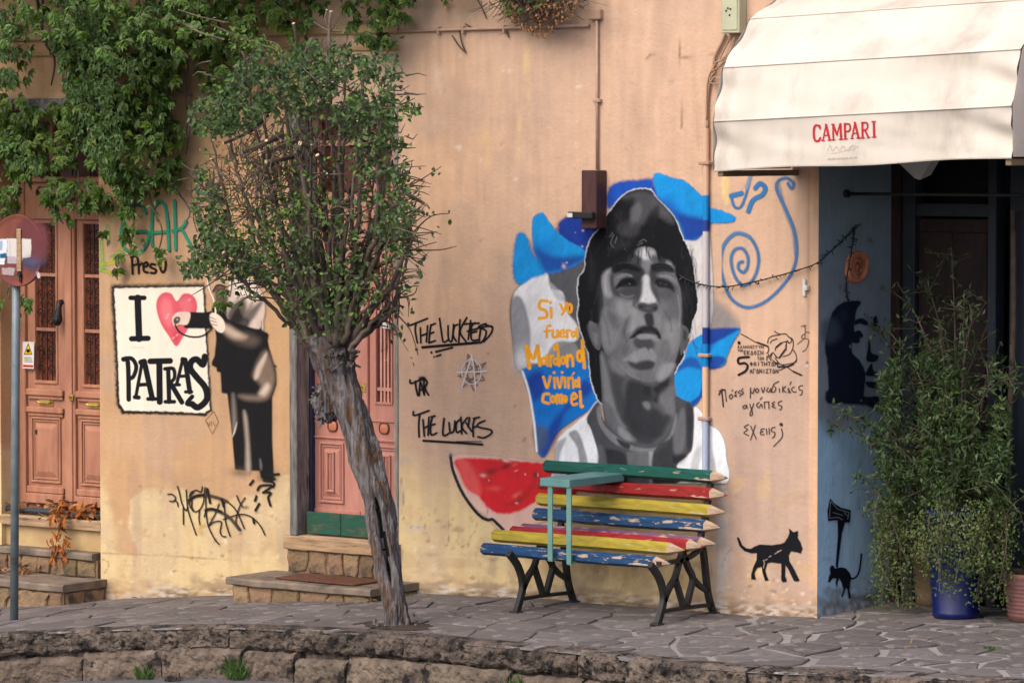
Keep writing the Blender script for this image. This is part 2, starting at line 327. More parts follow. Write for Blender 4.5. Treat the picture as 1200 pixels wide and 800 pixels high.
PENC = {'blue': (A(34, 82, 128, k=.72), A(22, 62, 104, k=.66)), 'yellow': (A(196, 176, 66, k=.74), A(164, 144, 50, k=.66)), 'red': (A(176, 44, 46, k=.72), A(138, 30, 36, k=.66)), 'green': (A(18, 92, 80), A(12, 74, 64)), 'purple': (A(128, 88, 118), A(104, 68, 96))}
for k_, (a_, b_) in PENC.items():
    mat('pencil_'+k_, a_, b_, sc=8, patchy=.7, rough=.5, bump=.25, bs=40, stretch=(1.2, 6, 6), wear=A(196, 172, 150, k=.75), wsc=5.5, wlo={'blue': .565, 'yellow': .62, 'red': .61, 'green': .61, 'purple': .54}[k_], whi={'blue': .59, 'yellow': .66, 'red': .65, 'green': .65, 'purple': .58}[k_], obj=.06)
mat('pencil_wood', A(200, 172, 146, k=.75), A(160, 132, 112, k=.75), sc=7, rough=.7, bump=.4, bs=30, stretch=(1.5, 7, 7))
mat('teal_board', A(104, 148, 146, k=.78), A(88, 132, 130, k=.78), sc=6, rough=.5, bump=.1)
mat('teal_metal', A(112, 152, 144, k=.8), A(96, 136, 128, k=.8), sc=9, rough=.45, bump=.1)
mat('bark', A(150, 142, 142, k=.72), A(58, 52, 52, k=.6), sc=4, rough=.95, bump=1.0, bs=9, stretch=(9, 9, 1), wear=A(112, 82, 60, k=.62), wsc=2.2, wlo=.5, whi=.62, dist=.03)
mat('branch_bark', A(136, 120, 106, k=.65), A(76, 66, 60, k=.6), sc=7, rough=.95, bump=.5, bs=40, obj=.2)
mat('twig', A(130, 112, 96, k=.62), A(82, 70, 62, k=.6), sc=9, rough=.95, bump=0, island=.3)
mat('cut_wood', A(226, 200, 164, k=.8), A(200, 168, 130, k=.8), sc=20, rough=.8, bump=.1)
mat('dry_leaf', A(188, 140, 96, k=.7), A(140, 98, 66, k=.7), sc=9, rough=.8, bump=.1, island=.35, trans=.15)
mat('autumn_leaf', A(200, 124, 62, k=.75), A(150, 88, 44, k=.75), sc=14, rough=.8, bump=.2, island=.3, trans=.15)
mat('tree_leaf', (.030, .064, .016), (.066, .108, .028), sc=3, rough=.5, bump=0, island=.45, trans=.25, spec=.4)
mat('vine_leaf', (.042, .088, .010), (.100, .160, .020), sc=3, rough=.45, bump=0, island=.62, trans=.30, spec=.4)
mat('pale_vine_leaf', (.06, .12, .035), (.11, .18, .055), sc=3, rough=.5, bump=0, island=.35, trans=.3)
mat('shrub_leaf', (.022, .050, .012), (.050, .082, .020), sc=3, rough=.5, bump=0, island=.45, trans=.2, spec=.4)
mat('trailing_leaf', (.050, .085, .018), (.095, .12, .035), sc=3, rough=.55, bump=0, island=.4, trans=.2)
mat('weed', (.05, .11, .02), (.09, .15, .04), sc=5, rough=.6, bump=0, island=.3, trans=.2)
mat('canvas_cloth', A(236, 225, 212, k=.78), A(220, 208, 194, k=.76), sc=3, rough=.85, bump=.35, bs=9, trans=.12, det=5, stretch=(1, 1, .5), wear=A(196, 184, 170, k=.72), wsc=2.4, wlo=.52, whi=.72)
mat('awning_rail', A(150, 128, 100, k=.6), None, rough=.6)
mat('blue_side_wall', A(132, 158, 178, k=.80), A(118, 144, 166, k=.80), sc=3, rough=.8, bump=.3, bs=30, wear=A(104, 122, 136, k=.8), wsc=3, wlo=.55, whi=.7)
mat('shop_timber', A(72, 50, 42, k=.55), A(44, 30, 27, k=.5), sc=5, rough=.8, bump=.4, stretch=(6, 6, 1))
mat('shop_frame', A(56, 64, 78, k=.5), A(40, 48, 60, k=.5), sc=5, rough=.6, bump=.15)
mat('shop_door', A(62, 38, 36, k=.5), A(38, 25, 25, k=.5), sc=4, rough=.7, bump=.3, stretch=(5, 5, 1))
mat('shop_dark', A(48, 40, 42, k=.6), A(30, 27, 30, k=.6), sc=4, rough=.8, bump=.2)
mat('soffit', A(120, 112, 104, k=.6), None, rough=.9)
mat('box_brown', A(92, 62, 60, k=.7), A(74, 48, 48, k=.7), sc=6, rough=.5, bump=.1, stretch=(5, 5, 1))
mat('box_cream', A(196, 196, 166, k=.8), A(178, 178, 148, k=.8), sc=6, rough=.5, bump=.1)
mat('cable_black', (.015, .015, .016), (.02, .02, .02), rough=.5, bump=0)
mat('cable_tan', A(196, 160, 130, k=.7), A(168, 132, 106, k=.7), rough=.6, bump=0)
mat('conduit', A(196, 160, 138, k=.8), A(176, 142, 122, k=.8), sc=9, rough=.6, bump=.1)
mat('label_white', A(215, 215, 210), None, rough=.5, bump=0)
mat('galvanised', A(132, 142, 146, k=.75), A(104, 114, 122, k=.75), sc=9, rough=.5, bump=.15, wear=A(96, 80, 66), wsc=9, wlo=.62, whi=.72, metal=.2)
mat('rust', A(142, 78, 54, k=.8), A(98, 54, 50, k=.8), sc=5, rough=.85, bump=.3, bs=40, wear=A(116, 64, 62, k=.8), wsc=5, wlo=.5, whi=.6)
mat('pot_blue', (.003, .008, .085), (.002, .005, .055), sc=4, rough=.3, bump=.05, spec=.5)
mat('pot_pink', A(160, 112, 108, k=.6), A(130, 88, 86, k=.6), sc=7, rough=.8, bump=.2)
mat('pot_tan', A(170, 142, 110, k=.75), A(130, 108, 86, k=.75), sc=7, rough=.9, bump=.4)
mat('soil', (.03, .022, .015), (.05, .035, .025), sc=20, rough=1, bump=.6)
mat('doormat', A(122, 78, 54, k=.75), A(88, 58, 44, k=.75), sc=40, rough=1, bump=.8, bs=120)
mat('terracotta', A(214, 140, 104, k=.8), A(190, 112, 84, k=.8), sc=14, rough=.7, bump=.2)
mat('hose', (.03, .035, .045), None, rough=.5, bump=0)
mat('lampshade_grey', A(190, 190, 186, k=.8), None, rough=.7, bump=0)
mat('red_berry', (.55, .06, .04), None, rough=.5, bump=0)
mat('hollow_wood', A(30, 24, 22, k=.6), A(16, 12, 12, k=.6), sc=9, rough=1, bump=.5)  # near-black colour holds the deep shade inside the trunk slit
mat('young_leaf', (.07, .14, .02), (.12, .20, .035), sc=3, rough=.5, bump=0, island=.4, trans=.3)
M = MATS

# ================================================================== ground
KX = np.array([-9.0, -6.0, -4.73, -4.39, -3.83, -3.23, -2.55, -.55, .25, .95, 1.85, 5.5]); KY = np.array([-4.6, -3.25, -2.52, -2.32, -2.13, -2.06, -2.0, -1.99, -2.26, -2.31, -2.1, -2.0])
kerbY = lambda x: np.interp(x, KX, KY)
SX = np.concatenate([[-400, -100, -30, -14], np.arange(-10, 6.01, .25), [12, 30, 100, 400]])
def roadz(x, y): return zg(np.clip(x, -14, 6), -2.0)-.315-.02*np.clip(-2.3-np.asarray(y), 0, 3)
V = []; YS = np.array([8, 2, -1.8, -2.4, -3, -4, -6, -10, -30, -100, -400.])
for y in YS: V += [(x, y, float(roadz(x, y))) for x in SX]
nX = len(SX); F = [(j*nX+i, (j+1)*nX+i, (j+1)*nX+i+1, j*nX+i+1) for j in range(len(YS)-1) for i in range(nX-1)]
m_ = MB(); m_.add(V, F); m_.build('road', M['asphalt'], None, True, kind='structure')

def warp(u, v):      # u along the facade, v 0 at the wall .. 1 at the kerb
    y = kerbY(u)*v; return np.stack([u, y, zg(u, y)], -1)
m_ = MB(); us = np.arange(-9, 5.51, .12); vs = np.linspace(0, 1, 22)
g = np.concatenate([warp(us, np.full_like(us, v)) for v in vs]); g[:, 2] += (fbm(g[:, 0]*2.2, g[:, 1]*2.2, 3)-.5)*.012
g = g.reshape(len(vs), len(us), 3); n1 = len(us)
F = [(j*n1+i, j*n1+i+1, (j+1)*n1+i+1, (j+1)*n1+i) for j in range(len(vs)-1) for i in range(n1-1)]
F = [f[::-1] for f in F]
m_.add(g.reshape(-1, 3), F)
u2 = np.arange(0.0, 3.25, .2); v2 = np.linspace(0, 1.0, 6); g2 = np.array([(x, y+.001, float(zg(x, y))) for y in v2 for x in u2]); n2 = len(u2)
m_.add(g2, [(j*n2+i, j*n2+i+1, (j+1)*n2+i+1, (j+1)*n2+i) for j in range(len(v2)-1) for i in range(n2-1)])
PAVE = m_.build('pavement', M_PLAIN, None, True, kind='structure'); Vp = np.concatenate(m_.v)
t_ = np.clip((Vp[:, 0]+2.2)/2.2, 0, 1)*.8+.1+(fbm(Vp[:, 0]*1.7, Vp[:, 1]*1.7, 61, 4)-.5)*1.1; t_ = np.clip(t_, 0, 1)[:, None]
at_ = PAVE.data.color_attributes.new('paint', 'FLOAT_COLOR', 'POINT'); at_.data.foreach_set('color', np.concatenate([np.array(A(80, 70, 62))*(1-t_)+np.array(A(160, 154, 152))*t_, np.ones((len(Vp), 1))], 1).astype(np.float32).ravel())
def clip_half(poly, a, b, c):     # keep a x + b y <= c
    out = []; n = len(poly)
    for i in range(n):
        p = poly[i]; q = poly[(i+1) % n]; dp = a*p[0]+b*p[1]-c; dq = a*q[0]+b*q[1]-c
        if dp <= 0: out.append(p)
        if (dp < 0 < dq) or (dq < 0 < dp):
            t = dp/(dp-dq); out.append((p[0]+t*(q[0]-p[0]), p[1]+t*(q[1]-p[1])))
    return out
def voronoi(sites, x0, x1, y0, y1, gap, warpx=1.0):
    res = []; S = np.array(sites); gf = gap if callable(gap) else (lambda q: gap0); gap0 = gap
    for i, s in enumerate(S):
        gap = gf(s)
        poly = [(x0, y0), (x1, y0), (x1, y1), (x0, y1)]
        d = np.hypot(S[:, 0]-s[0], S[:, 1]-s[1]); od = np.argsort(d)[1:22]
        for j in od:
            t = S[j]; nx, ny = t-s; L = math.hypot(nx, ny); nx /= L; ny /= L; mx, my = (s+t)/2
            poly = clip_half(poly, nx, ny, nx*mx+ny*my-gap/2)
            if len(poly) < 3: break
        if len(poly) >= 3: res.append(poly)
    return res
def roughen(poly, amp, seg=.12):
    out = []; n = len(poly)
    for i in range(n):
        p = np.array(poly[i]); q = np.array(poly[(i+1) % n]); L = np.linalg.norm(q-p); k = max(1, int(L/seg))
        for t in range(k):
            r = p+(q-p)*t/k; out.append(tuple(r+rng.normal(0, amp, 2)))
    return out
def paving(polys, fn):
    for poly in polys:
        poly = roughen(poly, .009)
        if len(poly) < 4: continue
        P = np.array(poly); c = P.mean(0); ins = P+(c-P)/np.linalg.norm(c-P, axis=1)[:, None]*.006
        hz = .006+rng.uniform(0, .008); tl = rng.normal(0, .012, 2)
        top = fn(ins); top[:, 2] += hz+((ins-c)@tl); bot = fn(P); bot[:, 2] -= .004
        mid = fn(P); mid[:, 2] += hz-.005+((P-c)@tl); n = len(P); mb = MB()
        mb.addm(np.concatenate([top, mid, bot]), [list(range(n))]+[[i+n, (i+1) % n+n, (i+1) % n, i] for i in range(n)]+[[i+2*n, (i+1) % n+2*n, (i+1) % n+n, i+n] for i in range(n)])
        o = mb.build('paving_stone', M['paving'], PAVE)
W2 = 2.08
sites = []
x = -8.6
while x < 5.2:
    st_ = .37 if x > -1.5 else .33
    for j in range(6):
        sites.append((x+rng.uniform(-.17, .17)+(.2 if j % 2 else 0), (j+.5)*W2/6+rng.uniform(-.15, .15)))
    x += st_
cells = voronoi(sites, -8.8, 5.4, .02, W2-.02, lambda s: float(np.interp(s[0], [-3, -1.5, .5], [.012, .022, .05])))
def fnA(P): return warp(P[:, 0], P[:, 1]/W2)
paving(cells, fnA)
sites = [(rng.uniform(.0, 3.2), rng.uniform(.0, 1.0)) for _ in range(16)]
paving(voronoi(sites, .03, 3.1, .0, .93, .03), lambda P: np.stack([P[:, 0], P[:, 1], zg(P[:, 0], P[:, 1])], -1))

def rock(mb, x0, x1, yf, depth, z0, z1, seed, amp=.012, nx=7, nz=4):
    """a kerb block: worn front and top, following the kerb line"""
    xs = np.linspace(x0, x1, nx); prof = [(depth, z1), (.045, z1), (.012, z1-.012)]+[(0.0, z) for z in np.linspace(z1-.035, z0+.02, nz)]+[(.02, z0)]
    G = []
    for (d, z) in prof:
        for i, x in enumerate(xs):
            e = min(i, nx-1-i); rnd = .008 if e == 0 else 0
            base = zg(x, -2.0); am = amp*(0 if d > .1 else 1)
            G.append((x+(rnd*(-1 if i else 1) if False else 0), kerbY(x)+yf+d+rnd*.8*(d < .1)+(fbm(x*7, z*7+seed, seed, 2)-.5)*1.1*am+(fbm(x*34, z*34+seed, seed+2, 3)-.5)*1.5*am, base+z+(fbm(x*6+3, seed*3.1, seed+4, 3)-.5)*1.2*am+(fbm(x*30+3, z*21., seed+6, 2)-.5)*.8*am))
    G = np.array(G); F = [(j*nx+i, (j+1)*nx+i, (j+1)*nx+i+1, j*nx+i+1) for j in range(len(prof)-1) for i in range(nx-1)]
    mb.add(G, F); n = len(prof)
    mb.addm(G.reshape(n, nx, 3)[:, 0], [list(range(n))]); mb.addm(G.reshape(n, nx, 3)[:, -1], [list(range(n))[::-1]])
KERB = MB(); KERB.add(np.concatenate([np.stack([us, kerbY(us)+.05, zg(us, -2)-.02], -1), np.stack([us, kerbY(us)+.05, zg(us, -2)-.6], -1)]), [(i, i+1, i+1+n1, i+n1)[::-1] for i in range(n1-1)])
KERB = KERB.build('kerb', M['kerb_concrete'], None, kind='structure')
x = -9.0; s_ = 0
while x < 5.2:
    L = random.uniform(1.3, 2.6); mb = MB(); rock(mb, x, min(x+L, 5.4)-.006, -.005, .22, -.125+random.uniform(-.03, .03), .016, s_, amp=.034, nx=96, nz=9)
    mb.build('kerb_slab', M['kerb_concrete'], KERB, False); x += L; s_ += 1
x = -9.0
while x < 5.2:
    L = random.uniform(.36, .72); mb = MB(); rock(mb, x, x+L-.014, -.035+random.uniform(-.02, .02), .2, -.42, -.140+random.uniform(-.03, .02), s_+40+int(x*7), amp=.020, nx=30, nz=12)
    mb.build('kerb_block', M['kerb_stone'], KERB, False); x += L; s_ += 1

# ================================================================== the building: one plastered facade with two door openings and the shop recess
BLD = empty('building', (-3, 0, 0), 'peach and cream plastered house front covered in graffiti and murals', 'building')
D1 = (pX(1, 0, 500), pX(117.3, 0, 500), .236, pZ(50, 130, 0))          # x0, x1, z0, z1
D2 = (pX(342, 0, 500), pX(466.6, 0, 500), .25, 3.24)
SH = (0.0, 3.2, -1.0, 3.05)
ZT = 5.4
xs = np.unique(np.round(np.concatenate([np.arange(-8.2, 4.6, .017), np.arange(-10, -8.2, .1), [D1[0], D1[1], D2[0], D2[1], 0.0, 3.2]]), 4))
zs = np.unique(np.round(np.concatenate([np.arange(-.6, 4.1, .018), [-1.5], np.arange(4.3, ZT, .2), [-1.2, D1[3], D2[2], D2[3], 3.05, ZT], np.arange(-.46, .14, .012)]), 4))
def holes(cx, cz):
    h = np.zeros(np.broadcast(cx, cz).shape, bool)
    for (a, b, c, d) in ((D1[0], D1[1], -1.2, D1[3]), D2, SH): h |= (cx > a) & (cx < b) & (cz > c) & (cz < d)
    return h
nx, nz = len(xs), len(zs); cx = (xs[:-1]+xs[1:])/2; cz = (zs[:-1]+zs[1:])/2
H = holes(cx[None, :], cz[:, None])
gx, gz = np.meshgrid(xs, zs); Vw = np.stack([gx.ravel(), np.zeros(gx.size), gz.ravel()], -1)
Vw[:, 1] -= (fbm(Vw[:, 0]*1.1, Vw[:, 2]*1.1, 21, 3)-.5)*.006
j, i = np.nonzero(~H); Fw = np.stack([j*nx+i, j*nx+i+1, (j+1)*nx+i+1, (j+1)*nx+i], 1)
px, py = project(Vw); P = Paint(px, py)
UP = A(212, 176, 150); YEL = A(216, 190, 144); LFT = A(198, 158, 118)
P.rgb[:] = UP; P.a[:] = 1
P.poly([(-400, -400), (360, -400), (360, 900), (-400, 900)], LFT, soft=6, smooth=False)
# lower, older cream coat showing where the peach coat stops
P.poly([(150, 900), (152, 690), (158, 640), (150, 600), (160, 582), (210, 574), (262, 588), (300, 578), (345, 585), (345, 900)], YEL, soft=1.6, jit=10, fr=.08)
P.poly([(-60, 900), (-60, 560), (120, 560), (120, 900)], YEL, soft=5, jit=4)
P.poly([(130, 900), (110, 900), (110, 655), (160, 652), (345, 660), (345, 900)], YEL, soft=2, al=.85)
P.poly([(455, 900), (455, 540), (500, 536), (530, 545), (600, 560), (700, 572), (790, 590), (836, 600), (840, 900)], YEL, soft=1.3, jit=7, fr=.10)
P.poly([(470, 120), (540, 60), (560, 300), (500, 420), (470, 300)], A(226, 182, 142), soft=60, al=.5)
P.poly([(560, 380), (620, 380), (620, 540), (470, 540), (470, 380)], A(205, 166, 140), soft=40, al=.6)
for (x, y, rx, ry, al) in [(617, 70, 4, 18, .6), (620, 110, 3, 16, .5), (608, 150, 3, 14, .55), (606, 185, 3, 10, .4), (570, 165, 8, 12, .45), (572, 190, 5, 8, .4), (585, 95, 2, 30, .25), (714, 110, 3, 40, .18)]:
    P.blob(x, y, rx, ry, A(236, 200, 142), al, jit=.8)
for (x, y, r) in [(512, 86, 8), (513, 100, 6), (511, 143, 8), (505, 150, 5)]: P.blob(x, y, r, r*1.1, A(228, 196, 170), .7, jit=1.2)
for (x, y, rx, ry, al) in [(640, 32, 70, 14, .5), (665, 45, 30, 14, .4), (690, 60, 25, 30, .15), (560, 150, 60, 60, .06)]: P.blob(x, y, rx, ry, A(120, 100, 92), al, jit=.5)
P.poly([(838, 440), (958, 420), (958, 760), (838, 760)], A(182, 156, 142), soft=45, al=.75, smooth=False)  # lower right painted duller, for the cooler light near the ground
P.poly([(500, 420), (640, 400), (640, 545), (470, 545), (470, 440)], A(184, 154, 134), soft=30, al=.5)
# plinth line, stains, chips and salts along the foot of the wall
P.line([(476, 645.5), (560, 652), (620, 657.5), (700, 664), (835, 675)], 1.6, A(150, 122, 96), al=.75, smooth=False, jit=.6)
P.line([(838, 674.5), (900, 680.5), (955, 685.5)], 1.2, A(160, 128, 108), al=.6, smooth=False)
P.line([(120, 647.5), (180, 650), (260, 655), (322, 660)], 1.3, A(160, 128, 96), al=.7, smooth=False, jit=.5)
P.poly([(836, 560), (850, 560), (852, 640), (848, 705), (838, 712)], A(206, 196, 188), soft=2.5, al=.75, jit=5, fr=.25)
P.poly([(828, 520), (838, 520), (840, 700), (828, 700)], A(170, 130, 110), soft=2, al=.35, jit=3)
base_y = np.array([project(np.array([[a, 0, float(zg(a, 0))]]))[1][0] for a in (-8, -6.05, -4.95, -3.2, -2.1, -.7, 0)]); base_x = np.array([project(np.array([[a, 0, float(zg(a, 0))]]))[0][0] for a in (-8, -6.05, -4.95, -3.2, -2.1, -.7, 0)])
hh = np.interp(px, base_x, base_y)-py; i_ = np.nonzero((hh < 60) & (px < 960) & (px > -100))[0]
nz_ = fbm(px[i_]*.07, py[i_]*.14, 8, 5); nf = fbm(px[i_]*.10, py[i_]*.30, 18, 4)
P._bl(i_, np.clip((nz_-.42+(22-hh[i_])*.018)*3, 0, .75)*np.clip((34-hh[i_])/20, 0, 1), A(150, 124, 100))
P._bl(i_, np.clip((nf-.50)*7, 0, 1)*np.clip((17-hh[i_])/8, 0, 1)*.75, A(212, 204, 194))
P._bl(i_, np.clip((.46-nf)*9, 0, 1)*np.clip((12-hh[i_])/7, 0, 1)*.75, A(96, 84, 72))
i_ = np.nonzero((px > 560) & (px < 836) & (hh < 60) & (hh > -5))[0]; P._bl(i_, np.clip((fbm(px[i_]*.09, py[i_]*.05, 33, 4)-.48)*3, 0, .4), A(150, 128, 104))
for pts in [[(478, 613), (484, 618), (496, 616), (500, 610)], [(506, 608), (520, 612), (532, 616), (540, 620)], [(533, 607), (525, 612), (524, 616), (510, 618)], [(558, 617), (556, 624), (551, 630), (549, 640)], [(524, 616), (530, 620), (542, 621)], [(470, 560), (473, 585), (471, 600), (475, 612)], [(524, 622), (526, 632), (523, 640)], [(535, 632), (541, 640), (547, 638)], [(497, 612), (500, 626)], [(131, 340), (136, 372), (133, 396), (141, 430)], [(760, 65), (790, 66), (800, 62)], [(795, 30), (797, 70), (799, 150)], [(755, 67), (775, 70), (835, 64)],
            [(120, 655), (128, 660), (122, 672)], [(300, 600), (318, 604), (330, 612)], [(846, 664), (850, 652), (858, 640), (850, 650)]]:
    P.line(pts, .9, A(120, 92, 70), soft=.7, al=.75)
for (x, y, rx, ry, al, c) in [(488, 619, 9, 3, .7, (190, 186, 190)), (505, 650, 9, 2.5, .9, (170, 150, 140)), (577, 655.5, 5, 2, .8, (140, 115, 95)), (508, 667, 6, 4, .5, (226, 214, 200)), (502, 628, 2, 5, .4, (180, 150, 110)), (474, 540, 10, 5, .5, (170, 160, 158)), (468, 580, 5, 20, .5, (170, 150, 140)),
                              (134, 690, 16, 8, .35, (160, 130, 100)), (210, 565, 30, 14, .25, (150, 130, 110)), (320, 570, 18, 20, .25, (120, 100, 84)), (330, 640, 10, 22, .5, (120, 108, 96)), (338, 610, 6, 20, .35, (130, 110, 95)), (286, 625, 20, 6, .2, (220, 180, 120)), (890, 668, 10, 12, .6, (236, 206, 156)), (700, 648, 8, 20, .35, (140, 92, 64)), (880, 640, 30, 30, .15, (190, 160, 150)), (868, 560, 12, 60, .3, (128, 112, 112)),  # tall grey blob right of the bench: its soft shadow, painted in
                              (160, 515, 50, 22, .25, (226, 186, 160)), (200, 520, 60, 40, .2, (200, 160, 130)), (850, 650, 10, 30, .4, (190, 182, 178))]:
    P.blob(x, y, rx, ry, A(*c), al, jit=.7)
P.poly([(846, 200), (852, 200), (855, 235), (848, 237)], A(236, 206, 140), soft=1.5, jit=1.5)
P.line([(947.5, 200), (947.5, 700)], 1.0, A(170, 128, 98), al=.7, smooth=False); P.poly([(948.5, 190), (957.6, 190), (957.6, 690), (948.5, 690)], A(232, 182, 138), soft=1, al=.5, smooth=False)
rc = np.random.default_rng(77)
for (cx_, cy2, n_, L_, c_) in [(560, 625, 9, 14, (130, 100, 76)), (200, 660, 10, 16, (150, 118, 88)), (250, 610, 5, 14, (160, 126, 96)), (520, 240, 5, 22, (178, 140, 118)), (800, 120, 7, 26, (176, 140, 118)), (900, 600, 6, 16, (160, 126, 108)), (700, 670, 7, 16, (140, 112, 88)), (160, 420, 5, 18, (170, 132, 100)), (620, 160, 6, 22, (180, 142, 118)), (740, 60, 6, 24, (176, 140, 120)), (880, 470, 4, 20, (180, 142, 122))]:
    for q in range(n_):
        x, y = cx_+rc.normal(0, 34), cy2+rc.normal(0, 20); pts = [(x, y)]; a = rc.uniform(0, 6.3)
        for k in range(5): a += rc.normal(0, .6); x += math.cos(a)*L_/4; y += math.sin(a)*L_/4; pts.append((x, y))
        P.line(pts, .6, A(*c_), soft=.8, al=.5)
st1 = fbm(px*.022, py*.016, 91, 5); i_ = np.arange(len(px)); P._bl(i_, np.clip((st1-.52)*2.6, 0, .30), A(186, 160, 142)); st2 = fbm(px*.05, py*.007, 95, 4); P._bl(i_, np.clip((st2-.60)*3.0, 0, .30), A(176, 146, 126)); st3 = fbm(px*.05+40, py*.03, 97, 4); P._bl(i_, np.clip((st3-.64)*5, 0, .45)*(py > 540), A(206, 172, 124))
st4 = fbm(px*.03+9, py*.05, 99, 5); P._bl(i_, np.clip((.36-st4)*4, 0, .35)*(py > 560), A(178, 150, 118))
for q in range(230):     # flaked and chipped spots of both coats
    if q < 110: x, y = rc.uniform(120, 340) if q % 2 else rc.uniform(470, 840), rc.normal(630, 34)
    elif q < 170: x, y = rc.uniform(470, 950), rc.uniform(20, 560)
    else: x, y = rc.uniform(840, 955), rc.normal(690, 16)
    r = rc.uniform(.8, 2.6)*(1.5 if rc.random() < .12 else 1); c = [(238, 222, 200), (150, 122, 98), (190, 172, 156), (236, 206, 150)][rc.integers(0, 4)]; n_ = rc.integers(5, 9)
    P.poly([(x+r*rc.uniform(.6, 1.5)*math.cos(a)*1.1, y+r*rc.uniform(.5, 1.3)*math.sin(a)) for a in np.linspace(0, 6.28, n_)[:-1]], A(*c, k=.7), soft=.7, al=.65, smooth=False)
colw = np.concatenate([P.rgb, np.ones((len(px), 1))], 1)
# returns of the openings, 0.25 m deep
EV = []; EF = []; EC = []
def edge_quads(mask_a, horiz):
    pass
jj, ii = np.nonzero(H[:, 1:] & ~H[:, :-1]); L1 = [(j*nx+i+1, (j+1)*nx+i+1) for j, i in zip(jj, ii)]
jj, ii = np.nonzero(~H[:, 1:] & H[:, :-1]); L2 = [((j+1)*nx+i+1, j*nx+i+1) for j, i in zip(jj, ii)]
jj, ii = np.nonzero(H[1:, :] & ~H[:-1, :]); L3 = [((j+1)*nx+i+1, (j+1)*nx+i) for j, i in zip(jj, ii)]
jj, ii = np.nonzero(~H[1:, :] & H[:-1, :]); L4 = [((j+1)*nx+i, (j+1)*nx+i+1) for j, i in zip(jj, ii)]
alle = [e for e in L1+L2+L3+L4 if not (Vw[e[0], 0] > -.001 and Vw[e[1], 0] > -.001)]
nb = len(Vw); ext = []; q = []
for a, b in alle:
    ext += [Vw[a]+(0, .3, 0), Vw[b]+(0, .3, 0)]; q.append((a, b, nb+len(ext)-1, nb+len(ext)-2))
Vall = np.concatenate([Vw, np.array(ext)]); call = np.concatenate([colw, colw[np.array([e for ab in alle for e in ab])]])
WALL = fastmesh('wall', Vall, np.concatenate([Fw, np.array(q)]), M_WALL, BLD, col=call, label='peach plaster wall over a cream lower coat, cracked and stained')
# upper storey mass, roof slab and ends so that the house is a solid body
mb = MB(); mb.box(-10, 4.6, 1.6, 9, -1.5, ZT); mb.box(-10.02, -9.98, .31, 1.6, -1.5, ZT); mb.box(-10.1, 4.7, .31, 9, ZT, ZT+.2); mb.build('rear_wall', M['step_render'], BLD)

# shop recess
XB = .9
mb = MB(); mb.box(-.002, -.12, .006, XB+.6, -1, 3.2); sw = None
gyy, gzz = np.meshgrid(np.linspace(0.0, XB, 46), np.linspace(-.5, 3.06, 150)); Vs = np.stack([np.zeros(gyy.size)-0.0, gyy.ravel(), gzz.ravel()], -1); Vs[:, 0] = .001+(fbm(Vs[:, 1]*2, Vs[:, 2]*2, 12)-.5)*.006
sx, sy2 = project(Vs); Ps = Paint(sx, sy2); Ps.rgb[:] = A(152, 182, 208, k=1.05); Ps.a[:] = 1
Ps.poly([(950, 100), (1060, 100), (1060, 470), (1030, 480), (950, 478)], A(128, 138, 146), soft=10, al=.8)  # upper wall painted darker to stand in for the awning's shade
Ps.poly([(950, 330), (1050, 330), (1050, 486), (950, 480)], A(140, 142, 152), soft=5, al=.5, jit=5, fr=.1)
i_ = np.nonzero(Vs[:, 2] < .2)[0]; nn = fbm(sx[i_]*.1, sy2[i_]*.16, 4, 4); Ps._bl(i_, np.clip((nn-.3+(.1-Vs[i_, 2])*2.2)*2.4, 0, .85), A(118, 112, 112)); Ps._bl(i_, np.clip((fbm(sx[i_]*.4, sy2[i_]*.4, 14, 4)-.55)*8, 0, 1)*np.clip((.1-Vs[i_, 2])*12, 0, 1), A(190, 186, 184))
for (x, y, rx, ry, al, c) in [(1020, 282, 3, 3, .7, (60, 64, 70)), (1034, 337, 3, 3, .6, (70, 74, 80)), (985, 337, 3, 3, .6, (70, 74, 80)), (1020, 337, 2, 2, .7, (150, 110, 80)), (1040, 600, 12, 60, .3, (80, 92, 104)), (1006, 590, 1, 6, .5, (90, 110, 130)), (970, 655, 10, 3, .3, (120, 110, 108)), (1015, 700, 16, 4, .7, (70, 66, 66))]: Ps.blob(x, y, rx, ry, A(*c), al, jit=.6)
a_, b_ = 46, 150
Fs = [(j*a_+i, (j+1)*a_+i, (j+1)*a_+i+1, j*a_+i+1) for j in range(b_-1) for i in range(a_-1)]
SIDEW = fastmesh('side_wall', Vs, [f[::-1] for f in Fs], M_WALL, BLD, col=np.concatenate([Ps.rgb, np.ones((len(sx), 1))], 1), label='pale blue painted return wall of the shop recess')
mb = MB(); mb.box(-.30, -.02, .31, 1.6, -1, 3.4); mb.box(-.02, 4.6, .012, 1.6, 3.06, 3.3); mb.box(3.2, 3.5, .012, 1.6, -1, 3.06); mb.build('recess_shell', M['soffit'], BLD)
b0 = .905
mb = MB(); mb.box(.0, 3.2, 1.25, 1.3, -.2, 3.06); mb.build('shop_back_wall', M['shop_dark'], BLD)
mb = MB(); mb.box(pX(1045, b0), pX(1056, b0), b0-.03, b0+.06, 0, 3.06, .008); mb.build('timber_post', M['shop_timber'], BLD)
FR = MB(); FR.box(pX(1056.5, b0), pX(1071, b0), b0, b0+.1, 0, 3.06, .006); FR.box(pX(1158, b0), pX(1168, b0), b0-.02, b0+.1, 0, 3.06, .006); FR.box(pX(1182, b0), pX(1200, b0)+.05, b0, b0+.1, 0, 3.06, .006)
FR.box(pX(1071, b0)+.001, pX(1158, b0)-.001, b0+.02, b0+.09, 2.52, 2.6); FR.box(1.05, 3.19, b0, b0+.1, .9, 1.0); FR.box(1.05, 3.19, b0+.001, b0+.1, 2.5, 2.6); FR.build('shop_frame', M['shop_frame'], BLD)
